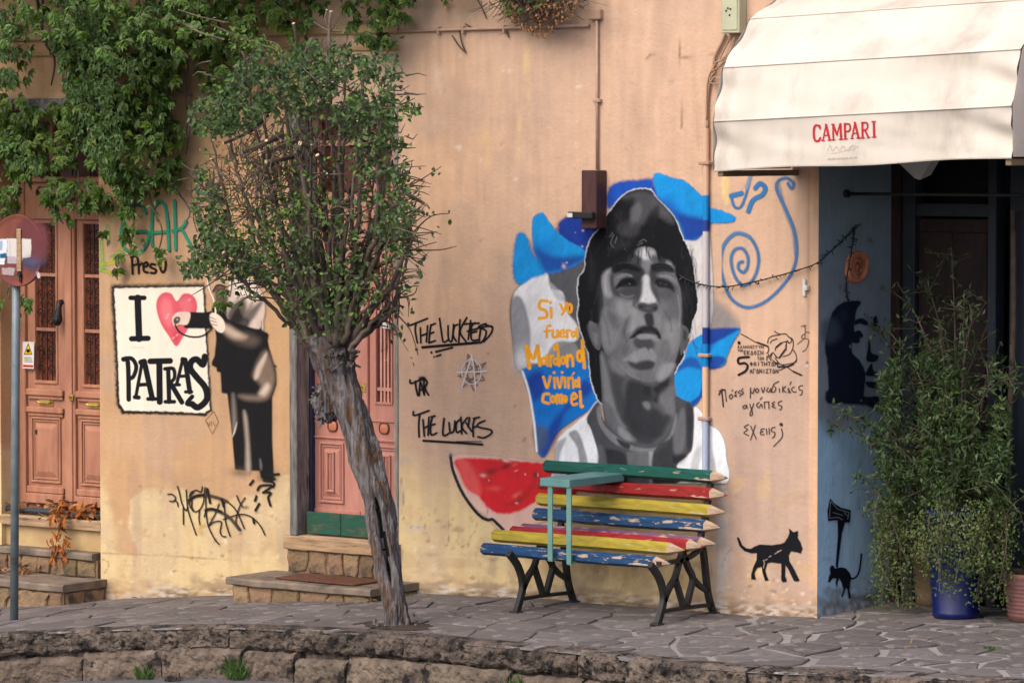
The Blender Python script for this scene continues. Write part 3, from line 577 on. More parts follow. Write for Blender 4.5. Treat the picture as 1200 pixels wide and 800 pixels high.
SD = MB(); SD.box(pX(1072, b0), pX(1157, b0), b0+.05, b0+.08, .05, 2.50); SDO = SD.build('shop_door', M['shop_door'], BLD)
for (a, b, c, d) in [(1076, 1112, .25, .95), (1116, 1153, .25, .95), (1076, 1112, 1.1, 1.75), (1116, 1153, 1.1, 1.75), (1076, 1112, 1.85, 2.42), (1116, 1153, 1.85, 2.42)]:
    q = MB(); x0, x1 = pX(a, b0), pX(b, b0); q.box(x0, x1, b0+.035, b0+.049, c, d, .012); q.build('panel', M['shop_door'], SDO)
q = MB(); q.box(pX(1170, b0), pX(1181, b0), b0+.14, b0+.17, .05, 3.0); q.box(1.03, 3.18, b0+.11, b0+.13, 1.0, 2.5); q.box(1.03, 3.18, b0+.11, b0+.13, 0.0, .9); q.build('shop_window', M['shop_dark'], BLD)

# unseen slab and rail added above the left part to shade vine and wall
BAL = MB(); BAL.box(-9.6, -3.0, -1.05, -.002, 4.42, 4.56, .01); BALO = BAL.build('balcony', M['step_slab'], BLD)
q = MB(); [q.box(x_-.012, x_+.012, -1.02, -.996, 4.561, 5.4) for x_ in np.arange(-9.5, -3.0, .14)]; q.box(-9.55, -3.05, -1.03, -.985, 5.401, 5.44); q.build('railing', M['black_iron'], BALO)
# string course and cornice at the top left
mb = MB(); mb.box(-10, pX(468, 0, 40), -.035, -.001, 3.735, 3.80, .01); mb.box(-10, pX(468, 0, 40), -.02, -.001, 3.62, 3.65, .006); mb.build('string_course', M['step_render'], BLD)
mb = MB(); mb.box(D1[0]-.12, D1[1]+.10, -.03, -.001, D1[3], D1[3]+.09, .01); mb.build('lintel_moulding', M['rough_timber'], BLD)

# ================================================================== door leaves
def moulded(mb, x0, x1, z0, z1, y, raised=True):
    """framed field with mouldings: a ring, a sunk bed and a raised, bevelled centre"""
    def ring(a0, a1, b0_, b1_, w, ya, yb):
        for (p, q_, r, s) in [(a0, a1, b1_-w, b1_), (a0, a1, b0_, b0_+w), (a0, a0+w, b0_+w, b1_-w), (a1-w, a1, b0_+w, b1_-w)]: mb.box(p, q_, ya, yb, r, s, .004)
    ring(x0, x1, z0, z1, .018, y-.014, y-.001); ring(x0+.026, x1-.026, z0+.026, z1-.026, .010, y-.008, y-.001)
    if raised:
        a, b, c, d = x0+.042, x1-.042, z0+.05, z1-.05; e = min(.035, (b-a)*.3)
        v = [(a, y-.002, c), (b, y-.002, c), (b, y-.002, d), (a, y-.002, d), (a+e, y-.014, c+e), (b-e, y-.014, c+e), (b-e, y-.014, d-e), (a+e, y-.014, d-e)]
        mb.add(v, [(4, 5, 6, 7), (0, 1, 5, 4), (1, 2, 6, 5), (2, 3, 7, 6), (3, 0, 4, 7)])
def scroll(cx, cz, r, s, y, turns=1.4, n=22):
    t = np.linspace(0, 1, n); a = t*turns*2*math.pi; rr = r*(1-t*.85)
    return np.stack([cx+s*rr*np.cos(a), np.full(n, y), cz+rr*np.sin(a)], -1)
YD = .2
X = lambda px_, py_=500: pX(px_, YD, py_)
Z = lambda py_, px_=60: pZ(px_, py_, YD)
def grille(mb, x0, x1, z0, z1, y, nb, r=.006, ornate=True):
    for k in range(nb): xx = x0+(k+1)*(x1-x0)/(nb+1); mb.tube([(xx, y, z0), (xx, y, z1)], r, 5)
    if ornate:
        w_ = (x1-x0)/2; zc = z0+w_*.8
        while zc < z1-w_*.4:
            for s in (-1, 1):
                mb.tube(scroll(x0+w_+s*w_*.46, zc, w_*.42, s, y-.006), .005, 4, cap=False)
                mb.tube(scroll(x0+w_+s*w_*.40, zc+w_*.72, w_*.26, -s, y-.006, 1.1, 14), .0045, 4, cap=False)
            zc += w_*1.35
def leaf(parent, x0, x1, z0, z1, base, mname, glass, pan, ledges, gl_mat, gr_mat, nb, ornate, open_x=None):
    """one door leaf: stiles and rails around a glazed, grilled light over a panel"""
    g0, g1 = glass[2], glass[3]; gx0, gx1 = glass[0], glass[1]
    mb = MB(); mb.box(x0, gx0, YD, YD+.04, z0, z1, .003); mb.box(gx1, x1, YD, YD+.04, z0, z1, .003); mb.box(gx0, gx1, YD+.0005, YD+.0395, g1, z1); mb.box(gx0, gx1, YD+.0005, YD+.0395, z0, g0)
    for (a, b, h, pr) in ledges: mb.box(a, b, YD-pr, YD-.001, h[0], h[1], .008)
    lf = mb.build('door_leaf', M[mname], parent)
    return lf
D1R = empty('door', ((D1[0]+D1[1])/2, YD, D1[2]), None); D1R.name = 'door'; adopt(D1R, BLD); D1R['label'] = 'old dusty pink double door behind the rusty round sign'
D2R = empty('door', ((D2[0]+D2[1])/2, YD, D2[2]), None); adopt(D2R, BLD); D2R['label'] = 'salmon pink panelled double door behind the leaning tree'
# ---- left door
zt1 = D1[3]; mb = MB()
xl0, xl1, xc0, xc1, xr1 = X(33), X(77), X(78.5), X(91), D1[1]+.03
G1 = (X(43), X(66.5), Z(446), Z(262)); G2 = (X(100), X(117), Z(448), Z(262)); zb1 = .24; zr = Z(257)
lL = MB(); lR = MB(); lC = MB()
lL.box(xl0, G1[0], YD, YD+.04, zb1, zr, .002); lL.box(G1[1], xl1, YD, YD+.04, zb1, zr, .002); lL.box(G1[0], G1[1], YD+.001, YD+.039, G1[3], zr-.001); lL.box(G1[0], G1[1], YD+.001, YD+.039, zb1, G1[2])
lR.box(xc1+.001, G2[0], YD, YD+.04, zb1, zr, .002); lR.box(G2[0], xr1, YD+.001, YD+.039, G2[3], zr-.001); lR.box(G2[0], xr1, YD+.001, YD+.039, zb1, G2[2]); lR.box(xr1+.001, xr1+.16, YD, YD+.04, zb1, zr)
lC.box(xc0, xc1, YD-.028, YD+.03, zb1, zr-.002, .006); lC.box(xc0+.02, xc1-.02, YD-.040, YD-.028, zb1+.1, zr-.01, .004)
for (mb, a, b) in ((lL, xl0+.005, xl1-.005), (lR, xc1+.005, xr1+.13)):
    mb.box(a, b, YD-.035, YD-.001, Z(464), Z(456), .008); mb.box(a+.01, b-.01, YD-.02, YD-.001, Z(468), Z(464)-.001, .004)
    mb.box(a, b, YD-.035, YD-.001, Z(484), Z(477), .008); mb.box(a+.01, b-.01, YD-.02, YD-.001, Z(488), Z(484)-.001, .004)
    mb.box(a, b, YD-.030, YD-.001, Z(578), Z(570), .008); mb.box(a-.005, b+.002, YD-.04, YD-.001, Z(590), Z(578)-.001, .006)
lL.build('door_leaf', M['dusty_pink_door'], D1R); lR.build('door_leaf', M['dusty_pink_door'], D1R); lC.build('centre_strip', M['dusty_pink_door'], D1R)
for (a, b) in ((X(37), X(72)), (X(95), X(95)+(X(72)-X(37)))):
    q = MB(); moulded(q, a, b, Z(566), Z(488)-.005, YD); q.build('panel', M['dusty_pink_door'], D1R)
for (gg, e) in ((G1, 0), (G2, .06)):
    q = MB(); q.box(gg[0], gg[1]+e, YD+.032, YD+.038, gg[2], gg[3]); q.build('glass_pane', M['rusty_glass'], D1R)
    q = MB(); grille(q, gg[0], gg[1]+e*.6, gg[2], gg[3], YD+.012, 3); q.build('grille', M['dark_iron'], D1R)
    q = MB()
    for yy in (322, 386): q.box(gg[0], gg[1]+e, YD+.001, YD+.010, Z(yy)-.012, Z(yy)+.012)
    q.box(gg[0]-.02, gg[0]-.001, YD-.01, YD-.001, gg[2]-.02, gg[3]+.02, .004); q.box(gg[1]+e*.3+.001, gg[1]+e*.3+.02, YD-.01, YD-.001, gg[2]-.02, gg[3]+.02, .004) if not e else None
    q.box(gg[0]-.02, gg[1]+.02, YD-.012, YD-.001, gg[3]+.001, gg[3]+.024, .004); q.box(gg[0]-.02, gg[1]+.02, YD-.012, YD-.001, gg[2]-.024, gg[2]-.001, .004); q.build('glazing_bead', M['dusty_pink_door'], D1R)
for cxp in (54.5, 111.5):
    q = MB(); q.box(X(cxp-8.5), X(cxp+8.5), YD-.006, YD-.001, Z(475.5), Z(466), .004); q.box(X(cxp-6), X(cxp+6), YD-.014, YD-.006, Z(473), Z(468), .003)
    q.tube([(X(cxp-8), YD-.02, Z(470.5)), (X(cxp-5), YD-.022, Z(472)), (X(cxp+5), YD-.022, Z(472)), (X(cxp+8), YD-.02, Z(470.5))], .006, 6); q.build('letter_slot', M['brass'], D1R)
q = MB(); yk = YD-.05      # hand shaped iron knocker
q.tube([(X(77), YD-.03, Z(353)), (X(77), yk-.01, Z(354)), (X(77.5), yk-.02, Z(360)), (X(77), yk-.02, Z(366)), (X(76), yk-.022, Z(372)), (X(76), yk-.02, Z(377)), (X(76.5), yk-.01, Z(380))], [.02, .026, .020, .026, .038, .034, .012], 10)
for dx in (-2, 0, 2): q.tube([(X(76+dx), yk-.045, Z(370)), (X(76+dx*.8), yk-.05, Z(376)), (X(76.2+dx*.5), yk-.03, Z(380))], [.011, .010, .006], 6)
q.build('knocker', M['black_iron'], D1R, True)
q = MB(); q.box(X(86.5), X(90.5), YD-.048, YD-.040, Z(467.5), Z(459.5), .003); q.tube([(X(88.5), YD-.05, Z(463)), (X(88.5), YD-.075, Z(463))], .010, 8); q.build('lock_plate', M['brass'], D1R)
q = MB(); q.tube([(X(44.5), YD-.001, Z(507)), (X(44.5), YD-.012, Z(507))], .02, 10); q.build('keyhole_cover', M['black_iron'], D1R)
# frame, lintel board, transom window with its red panes
q = MB(); q.box(X(26), xl0-.001, YD-.03, YD+.05, .24, zt1-.002, .006); q.box(X(26)-.14, X(26)-.001, YD-.0, YD+.06, .24, zt1-.002); q.box(xl0, xr1+.3, YD-.02, YD+.045, zr+.001, Z(214), .004); q.box(xl0, xr1+.3, YD-.05, YD+.05, Z(214)+.001, Z(207), .01)
q.box(xl0, xr1+.3, YD-.03, YD+.05, zt1-.07, zt1-.004, .006); q.box(X(62), X(66), YD-.02, YD+.04, Z(207)+.001, zt1-.072); q.build('door_frame', M['dusty_pink_door'], D1R)
for a, b in ((xl0, X(62)-.001), (X(66)+.001, xr1+.25)):
    q = MB(); q.box(a, b, YD+.02, YD+.03, Z(207)+.001, zt1-.072); q.build('transom_pane', M['red_glass'], D1R)
    q = MB(); grille(q, a, b, Z(207)+.01, zt1-.08, YD-.002, 4, ornate=True); q.build('transom_grille', M['dark_iron'], D1R)
# warning notice stuck on the frame
q = canvas(26, 41, 399, 434, .35); q.poly([(26.6, 400), (40, 400.5), (39.6, 432), (26.2, 431.5)], A(220, 216, 208), soft=.3, smooth=False)
q.poly([(33, 401.5), (38, 415.5), (27.8, 415.5)], A(20, 20, 20), soft=.3, smooth=False); q.poly([(33, 403.8), (36.8, 414.4), (29, 414.4)], A(236, 186, 30), soft=.3, smooth=False); q.poly([(31, 409), (35, 409), (35, 413), (31, 413)], A(20, 20, 20), soft=.3, smooth=False)
for yy in (419, 421.3, 423.6): q.line([(27.5+(yy % 2), yy), (38.5-(yy % 3), yy+.1)], .9, A(60, 60, 60), soft=.4, smooth=False)
q.poly([(27, 427.3), (39, 427.6), (39, 430.4), (27, 430)], A(200, 40, 40), soft=.3, smooth=False)
canvas_mesh(q, 'warning_sticker', lambda x, y: WY(x, y, YD-.035), M_SPRAY, D1R, (0, 0, 0), label='small white sticker with a yellow warning triangle on the left door frame')
# ---- right door
zt2 = D2[3]; l0, l1, c0, c1, r1 = X(369), X(423), X(424), X(433), X(466.6)+.26
G3 = (X(442), X(458.5), pZ(450, 471, YD), pZ(450, 288, YD)); zb2 = pZ(400, 605, YD); ztl = pZ(440, 236, YD)
wl = l1-l0; G4 = (l0+(c1+wl+.0-G3[1])*0+.13, l0+.13+(G3[1]-G3[0]), G3[2], G3[3])
lL = MB(); lR = MB(); lC = MB()
lL.box(l0, G4[0], YD, YD+.04, zb2, ztl, .002); lL.box(G4[1], l1, YD, YD+.04, zb2, ztl, .002); lL.box(G4[0], G4[1], YD+.001, YD+.039, zb2, G4[2]); lL.box(G4[0], G4[1], YD+.001, YD+.039, G4[3], ztl-.001)
lR.box(c1+.001, G3[0], YD, YD+.04, zb2, ztl, .002); lR.box(G3[1], r1, YD, YD+.04, zb2, ztl, .002); lR.box(G3[0], G3[1], YD+.001, YD+.039, zb2, G3[2]); lR.box(G3[0], G3[1], YD+.001, YD+.039, G3[3], ztl-.001)
lC.box(c0, c1, YD-.02, YD+.03, zb2, ztl-.002, .006)
zz = lambda y_: pZ(400, y_, YD)
for (mb, a, b) in ((lL, l0+.002, l1-.002), (lR, c1+.003, r1)):
    mb.box(a, b, YD-.010, YD-.001, zz(492), zz(488.5), .004); mb.box(a, b, YD-.014, YD-.001, zz(514.5), zz(511.5), .004); mb.box(a, b, YD-.012, YD-.001, zb2, zz(597), .004)
lL.build('door_leaf', M['pink_door'], D2R); lR.build('door_leaf', M['pink_door'], D2R); lC.build('centre_strip', M['pink_door'], D2R)
for (a, b) in ((X(374.5), X(403.5)), (X(440), X(440)+(X(403.5)-X(374.5)))):
    q = MB(); moulded(q, a, b, zz(590), zz(518.5), YD); a2, b2 = a+.075, b-.075; moulded(q, a2, b2, zz(577), zz(529), YD-.013, False); q.build('panel', M['pink_door'], D2R)
for gg in (G3, G4):
    q = MB(); q.box(gg[0], gg[1], YD+.032, YD+.038, gg[2], gg[3]); q.build('glass_pane', M['red_glass'], D2R)
    q = MB(); n_ = 3
    for k in range(n_): xx = gg[0]+(k+1)*(gg[1]-gg[0])/(n_+1); q.box(xx-.008, xx+.008, YD+.004, YD+.02, gg[2], gg[3])
    for yy in (366, 456): q.box(gg[0], gg[1], YD+.002, YD+.006, pZ(450, yy, YD)-.012, pZ(450, yy, YD)+.012)
    grille(q, gg[0], gg[1], gg[3]-.28, gg[3], YD+.01, 1); q.build('grille', M['pink_bar'], D2R)
    q = MB()
    for (a, b, c, d) in [(gg[0]-.018, gg[0]-.001, gg[2]-.018, gg[3]+.018), (gg[1]+.001, gg[1]+.018, gg[2]-.018, gg[3]+.018), (gg[0], gg[1], gg[3]+.001, gg[3]+.018), (gg[0], gg[1], gg[2]-.018, gg[2]-.001)]: q.box(a, b, YD-.01, YD-.001, c, d, .003)
    q.build('glazing_bead', M['pink_door'], D2R)
for cxp, cyp in ((390, 498.6), (450.4, 501.6)):
    q = MB(); x_, z_ = pX(cxp, YD), pZ(cxp, cyp, YD); a = np.linspace(0, 2*math.pi, 25)
    e = np.stack([x_+.040*np.sign(np.cos(a))*np.abs(np.cos(a))**.7, np.full(25, YD-.006), z_+.037*np.sign(np.sin(a))*np.abs(np.sin(a))**.7], -1); q.tube(e, .006, 6, cap=False); q.build('plate_rim', M['iron_red'], D2R)
    q = MB(); ctr = MB(); v = np.concatenate([[(x_, YD-.018, z_)], e[:-1]*[1, 0, 1]+[0, YD-.004, 0]]); q.add(v, [(0, i+1, (i+1) % 24+1) for i in range(24)]); q.build('oval_plate', M['terracotta'], D2R, True)
q = MB(); q.box(pX(423.4, YD-.02), pX(429, YD-.02), YD-.026, YD-.020, pZ(426, 459, YD), pZ(426, 448, YD), .003); q.tube([(pX(426.2, YD), YD-.03, pZ(426, 453, YD)), (pX(426.2, YD), YD-.04, pZ(426, 453, YD))], .007, 8); q.build('lock_plate', M['brass'], D2R)
q = MB(); q.box(pX(452, YD), pX(462, YD), YD-.04, YD-.0, pZ(456, 385, YD), pZ(456, 378, YD), .004); q.build('bell_box', M['label_white'], D2R)
zs1, zs2, zs3 = pZ(450, 139, YD), pZ(450, 165, YD), pZ(450, 171, YD)
q = MB(); q.box(l0, r1, YD-.03, YD+.05, ztl+.001, ztl+.06, .006)
q.box(l0, r1, YD-.02, YD+.05, zt2-.09, zt2-.003, .004)
for a in (l0, X(425), X(441.5)-.03, X(460)+.003): q.box(a, a+.06, YD-.02, YD+.04, ztl+.061, zt2-.091)
q.box(l0+.001, r1, YD-.012, YD+.035, zs3, zs2); q.build('transom_frame', M['pink_door'], D2R)
for a, b in ((l0+.061, X(425)-.001), (X(441.5)+.031, X(460)+.002)):
    q = MB(); q.box(a, b, YD+.01, YD+.02, ztl+.061, zs3-.001); q.build('transom_pane', M['red_glass'], D2R); q = MB(); q.box(a, b, YD+.01, YD+.02, zs2+.001, zt2-.091); q.build('transom_pane', M['red_glass'], D2R)
q = MB(); q.box(X(361), l0-.001, YD-.04, YD+.05, .26, zt2-.002, .005); q.build('blue_frame', M['blue_paint'], D2R)
# grey jamb linings, the outermost one of rough timber, and the thin lining at the right edge
q = MB(); q.box(D2[0]+.002, D2[0]+.028, .012, YD-.042, .25, zt2-.002, .004); q.build('jamb_lining', M['grey_frame'], D2R)
q = MB(); q.box(D2[0]-.012, D2[0]+.055, -.016, .011, .25, zt2+.0, .006); q.build('jamb_board', M['rough_timber'], D2R)
q = MB(); q.box(D2[1]-.028, D2[1]+.004, -.010, .06, .25, zt2, .005); q.build('jamb_board', M['grey_frame'], D2R)
yk = .06
for (a, b, tone) in ((358.5, 398.3, 0), (398.8, 470, 1)):
    q = MB(); q.box(pX(a, yk), min(pX(b, yk), D2[1]-.03), yk, yk+.03, .262, pZ(380, 600.5, yk), .005); q.build('green_board', M['green_board'], D2R)

# ================================================================== murals and graffiti (paint films on the plaster)
def G(v, k=.8): v = max(8, v*1.14-15); return A(v, v+1, v+6, k=k)
p = canvas(596, 868, 198, 566, .72)
o4 = (590, 190)
SKY = A(26, 142, 214); DEEP = A(30, 58, 146); MID = A(22, 98, 182)
def pl(pts, c, o, k, **kw): p.poly(pts, c, o=o, k=k, **kw)
# grey shapes behind
pl([(40, 640), (100, 560), (200, 515), (360, 470), (400, 560), (400, 800), (380, 960), (200, 960), (95, 970), (40, 780)], G(96), o4, 4, soft=2.5)
pl([(210, 520), (380, 465), (400, 700), (330, 720), (300, 640), (250, 600)], G(88), o4, 4, soft=1.5)
pl([(45, 640), (110, 560), (200, 512), (225, 590), (280, 610), (300, 700), (345, 760), (350, 830), (280, 860), (230, 930), (130, 940), (60, 900)], A(222, 222, 226), o4, 4, soft=1.8)
pl([(45, 640), (90, 640), (125, 760), (128, 850), (110, 970), (60, 960), (40, 760)], G(120), o4, 4, soft=2.4, al=.85)
pl([(215, 560), (262, 600), (290, 640), (250, 640)], A(170, 172, 180), o4, 4, soft=2, al=.7)
pl([(240, 850), (330, 845), (352, 900), (300, 960), (200, 950)], G(130), o4, 4, soft=2, al=.9)
p.blob(90, 930, 40, 60, A(226, 226, 232), .8, o=o4, k=4)
# blue strokes on the left
pl([(60, 360), (92, 330), (112, 350), (140, 430), (205, 515), (130, 545), (80, 575), (48, 520)], SKY, o4, 4, soft=2.6, jit=1.4)
p.blob(60, 450, 14, 60, SKY, .35, o=o4, k=4)
pl([(255, 300), (300, 255), (370, 250), (490, 250), (470, 330), (420, 350), (385, 450), (330, 420), (270, 350)], DEEP, o4, 4, soft=3.0, jit=.8)
pl([(140, 265), (178, 236), (196, 250), (240, 310), (300, 365), (380, 410), (385, 450), (320, 492), (210, 520), (160, 450), (138, 360)], SKY, o4, 4, soft=1.4, jit=.8)
pl([(150, 400), (240, 440), (330, 440), (385, 445), (320, 492), (208, 518), (170, 460)], DEEP, o4, 4, soft=5, al=.85)
p.blob(190, 400, 60, 40, MID, .6, o=o4, k=4)
for (x, y, r) in [(285, 488, 9), (372, 395, 6), (250, 300, 8), (262, 270, 5), (380, 300, 5), (375, 320, 4), (300, 470, 4), (340, 330, 3)]: p.blob(x, y, r, r, A(222, 180, 160), .9, o=o4, k=4, jit=1.2)
# blue on the lower left around the lettering
o5 = (590, 370)
pl([(92, 262), (130, 240), (400, 210), (410, 300), (450, 395), (380, 455), (300, 510), (240, 560), (195, 655), (165, 635), (150, 520), (120, 350)], A(24, 112, 196), o5, 4, soft=1.2)
pl([(110, 290), (180, 260), (200, 340), (150, 400), (130, 360)], DEEP, o5, 4, soft=5, al=.9)
pl([(380, 300), (420, 350), (300, 440), (270, 520), (195, 655), (170, 600), (230, 500), (330, 380)], DEEP, o5, 4, soft=4, al=.85)
pl([(145, 520), (200, 520), (210, 580), (175, 640), (155, 610)], A(76, 90, 110), o5, 4, soft=5, al=.8)
p.line([(92, 262), (120, 350), (142, 470), (152, 560), (158, 635)], 2.6, A(226, 230, 236), soft=1.1, o=o5, k=4)
# blue on the upper right
pl([(490, 210), (500, 120), (560, 90), (640, 85), (700, 80), (712, 120), (850, 370), (700, 150), (620, 160), (540, 190)], A(30, 80, 180), o4, 4, soft=3.2, jit=1)
pl([(705, 75), (728, 50), (800, 75), (850, 85), (890, 120), (935, 160), (962, 158), (968, 210), (1010, 222), (1080, 250), (1085, 275), (1050, 285), (965, 290), (955, 330), (900, 365), (850, 365), (825, 290), (780, 220), (730, 170)], SKY, o4, 4, soft=1.2, jit=1)
pl([(735, 170), (830, 235), (930, 260), (968, 250), (955, 330), (905, 365), (850, 368), (825, 290), (780, 220)], DEEP, o4, 4, soft=5, al=.95)
p.blob(790, 200, 60, 26, A(26, 96, 190), .7, .7, o=o4, k=4)
p.blob(1030, 265, 45, 14, SKY, .5, o=o4, k=4)
# pale ground to the right of the head and its grey fade
pl([(850, 370), (905, 368), (955, 330), (975, 380), (985, 700), (940, 820), (880, 830), (900, 700), (912, 560), (885, 440)], A(200, 196, 196), o4, 4, soft=1.5)
pl([(960, 640), (1060, 700), (1110, 790), (960, 800)], G(140), o4, 4, soft=8, al=.6)
# blue on the lower right
pl([(945, 85), (1000, 75), (1108, 58), (1075, 130), (1050, 190), (1040, 225), (1010, 240), (950, 245), (950, 340), (925, 385), (890, 428), (850, 395), (810, 375), (800, 265), (850, 190), (870, 130), (915, 95)], SKY, o5, 4, soft=1.0, jit=.6)
pl([(950, 66), (1108, 58), (1060, 90), (985, 130), (950, 130)], DEEP, o5, 4, soft=2, al=.95)
pl([(965, 195), (1030, 190), (1042, 215), (1010, 242), (965, 245)], DEEP, o5, 4, soft=2, al=.9)
pl([(855, 200), (910, 200), (930, 250), (870, 240), (810, 262)], DEEP, o5, 4, soft=3, al=.8)
pl([(940, 300), (950, 340), (925, 385), (892, 425), (880, 405), (920, 370)], DEEP, o5, 4, soft=1.5, al=.9)
pl([(950, 100), (1000, 110), (960, 180), (930, 170)], DEEP, o5, 4, soft=3, al=.5)
# ---- the man: hair
hair = [(690, 124), (640, 121), (595, 132), (550, 162), (522, 196), (490, 238), (465, 284), (437, 322), (412, 350), (392, 400), (383, 450), (379, 502), (352, 540), (346, 600), (352, 660), (346, 720), (358, 780), (372, 830), (397, 900), (402, 960), (410, 1020), (428, 1080), (455, 1130), (520, 1140), (700, 1100), (800, 1000), (820, 965), (850, 915), (853, 860), (883, 795), (893, 745), (915, 690), (915, 630), (905, 560), (900, 500), (888, 445), (868, 398), (845, 350), (823, 290), (790, 232), (745, 190), (718, 160), (700, 128)]
pl(hair, A(206, 208, 216), (590, 190), 4, soft=.6, jit=.9, fr=.30)
hi = np.array(hair, float); hc = np.array([640, 620.]); hi = hc+(hi-hc)*np.array([.984, .989])
pl(hi, A(20, 21, 26), (590, 190), 4, soft=.8, jit=1.1, fr=.30)
rh = np.random.default_rng(5)
# grey sheen of the hair
for pts, v, al, sf in [([(560, 165), (640, 135), (700, 150), (760, 215), (780, 260), (700, 250), (640, 300), (600, 290), (610, 200)], 84, .8, 5), ([(545, 205), (600, 165), (620, 190), (590, 270), (530, 260)], 36, .8, 4), ([(680, 250), (720, 205), (740, 220), (715, 300), (680, 300)], 36, .75, 3), ([(600, 220), (640, 190), (650, 240), (625, 285), (600, 280)], 112, .55, 3),
                       ([(540, 300), (600, 270), (640, 320), (600, 350), (550, 340)], 78, .6, 4), ([(500, 380), (560, 360), (600, 390), (530, 420)], 54, .5, 5), ([(740, 200), (790, 240), (800, 290), (740, 260)], 90, .5, 4), ([(400, 470), (430, 460), (430, 560), (400, 600)], 48, .5, 5), ([(850, 500), (880, 520), (885, 640), (860, 640)], 44, .5, 4)]:
    pl(pts, G(v), (590, 190), 4, soft=sf, al=al)
for pts in [[(520, 340), (505, 380), (520, 400)], [(535, 350), (525, 380)], [(640, 375), (660, 362), (672, 372)], [(630, 390), (655, 378)], [(515, 330), (500, 350)]]: p.line(pts, .7, G(120), o=(590, 190), k=4, al=.8)
for q in range(70):
    side = rh.random(); 
    if side < .4: x0, y0, dx = 380+rh.uniform(0, 70), rh.uniform(380, 900), -4
    elif side < .7: x0, y0, dx = 850+rh.uniform(-10, 45), rh.uniform(380, 850), 6
    else: x0, y0, dx = rh.uniform(480, 820), rh.uniform(200, 380), rh.uniform(-30, 30)
    p.line([(x0, y0), (x0+dx+rh.uniform(-14, 14), y0+30), (x0+dx*2+rh.uniform(-10, 10), y0+rh.uniform(50, 90))], rh.uniform(.8, 2.0), G(rh.choice([34, 50, 60])), o=(590, 190), k=4, soft=1.2, al=.45)
# ---- face (survey frame of the face)
of = (690, 280); kf = 6.664
def F_(pts, v, soft=2.0, al=1.0, smooth=True, jit=0): p.poly(pts, G(v), soft=soft, al=al, o=of, k=kf, smooth=smooth, jit=jit)
F_([(105, 330), (130, 260), (215, 205), (250, 150), (330, 120), (370, 80), (440, 62), (520, 80), (560, 150), (640, 170), (670, 220), (690, 300), (720, 400), (730, 520), (725, 660), (715, 820), (660, 1000), (600, 1080), (500, 1120), (380, 1100), (230, 1020), (140, 900), (95, 760), (90, 650), (120, 560), (115, 430)], 112, 1.2)
# ears
F_([(5, 650), (40, 650), (75, 690), (100, 760), (90, 860), (50, 840), (15, 750)], 104, 1.2); F_([(35, 680), (60, 720), (62, 790), (40, 760)], 56, 1.5, .8)
F_([(722, 690), (760, 680), (785, 720), (780, 790), (760, 850), (720, 900)], 84, 1.2); F_([(745, 715), (770, 730), (765, 790), (745, 780)], 46, 1.5, .7)
# big planes
F_([(100, 330), (160, 240), (230, 300), (200, 520), (260, 700), (240, 1000), (140, 900), (95, 760), (90, 650)], 86, 6, .55); F_([(640, 300), (720, 400), (730, 520), (715, 820), (660, 1000), (620, 900), (640, 600)], 80, 6, .55)
F_([(110, 560), (180, 540), (260, 620), (250, 760), (180, 880), (110, 800)], 118, 4, .9); F_([(150, 560), (230, 600), (240, 700), (180, 680)], 88, 5, .8)
F_([(250, 440), (350, 460), (360, 580), (300, 620), (230, 560)], 140, 5, .7); F_([(110, 290), (180, 230), (170, 330), (190, 440), (130, 440)], 140, 3, .8)
F_([(590, 440), (680, 470), (720, 560), (700, 660), (620, 640), (570, 540)], 96, 5, .85); F_([(640, 640), (715, 660), (705, 820), (620, 960), (600, 820)], 122, 5, .8)
F_([(620, 650), (680, 700), (640, 860), (600, 780)], 136, 4, .5)
# forehead light and the shadow under the fringe
F_([(210, 210), (260, 130), (380, 110), (420, 170), (400, 240), (300, 190)], 62, 4, .95)
F_([(355, 95), (440, 66), (515, 96), (505, 140), (455, 180), (420, 150)], 152, 2.6, .9); F_([(420, 110), (440, 80), (470, 120), (440, 170)], 196, 2, .6)
F_([(425, 180), (470, 175), (480, 300), (430, 300)], 116, 2.5, .9); F_([(500, 130), (600, 150), (660, 200), (560, 200), (505, 180)], 78, 3, .9)
F_([(600, 160), (650, 175), (680, 230), (640, 215)], 150, 2, .7)
F_([(200, 210), (240, 120), (330, 60), (400, 60), (380, 110), (330, 150), (300, 200), (230, 225)], 30, 5, .85); F_([(520, 60), (600, 90), (680, 190), (690, 280), (640, 180), (560, 130)], 28, 4, .85)
for q in range(26):
    x0 = rh.uniform(230, 640); y0 = rh.uniform(40, 90)+abs(x0-440)*.22; p.line([(x0, y0), (x0+(x0-440)*.06+rh.uniform(-10, 10), y0+35), (x0+(x0-440)*.14+rh.uniform(-14, 14), y0+rh.uniform(60, 110))], rh.uniform(.7, 1.6), G(26), o=of, k=kf, soft=.8, al=.75)
F_([(190, 270), (300, 240), (420, 250), (430, 330), (400, 460), (300, 480), (210, 440), (175, 360)], 52, 6, .6); F_([(490, 250), (600, 250), (680, 300), (680, 420), (600, 470), (520, 440), (490, 350)], 52, 6, .55)
for pts in [[(540, 90), (590, 150), (600, 175)], [(560, 90), (615, 165)], [(520, 60), (560, 140), (575, 170)], [(580, 80), (640, 160)], [(330, 70), (300, 120), (250, 170)], [(300, 80), (240, 160)]]: p.line(pts, 1.6, G(34), o=of, k=kf, soft=.8, al=.9)
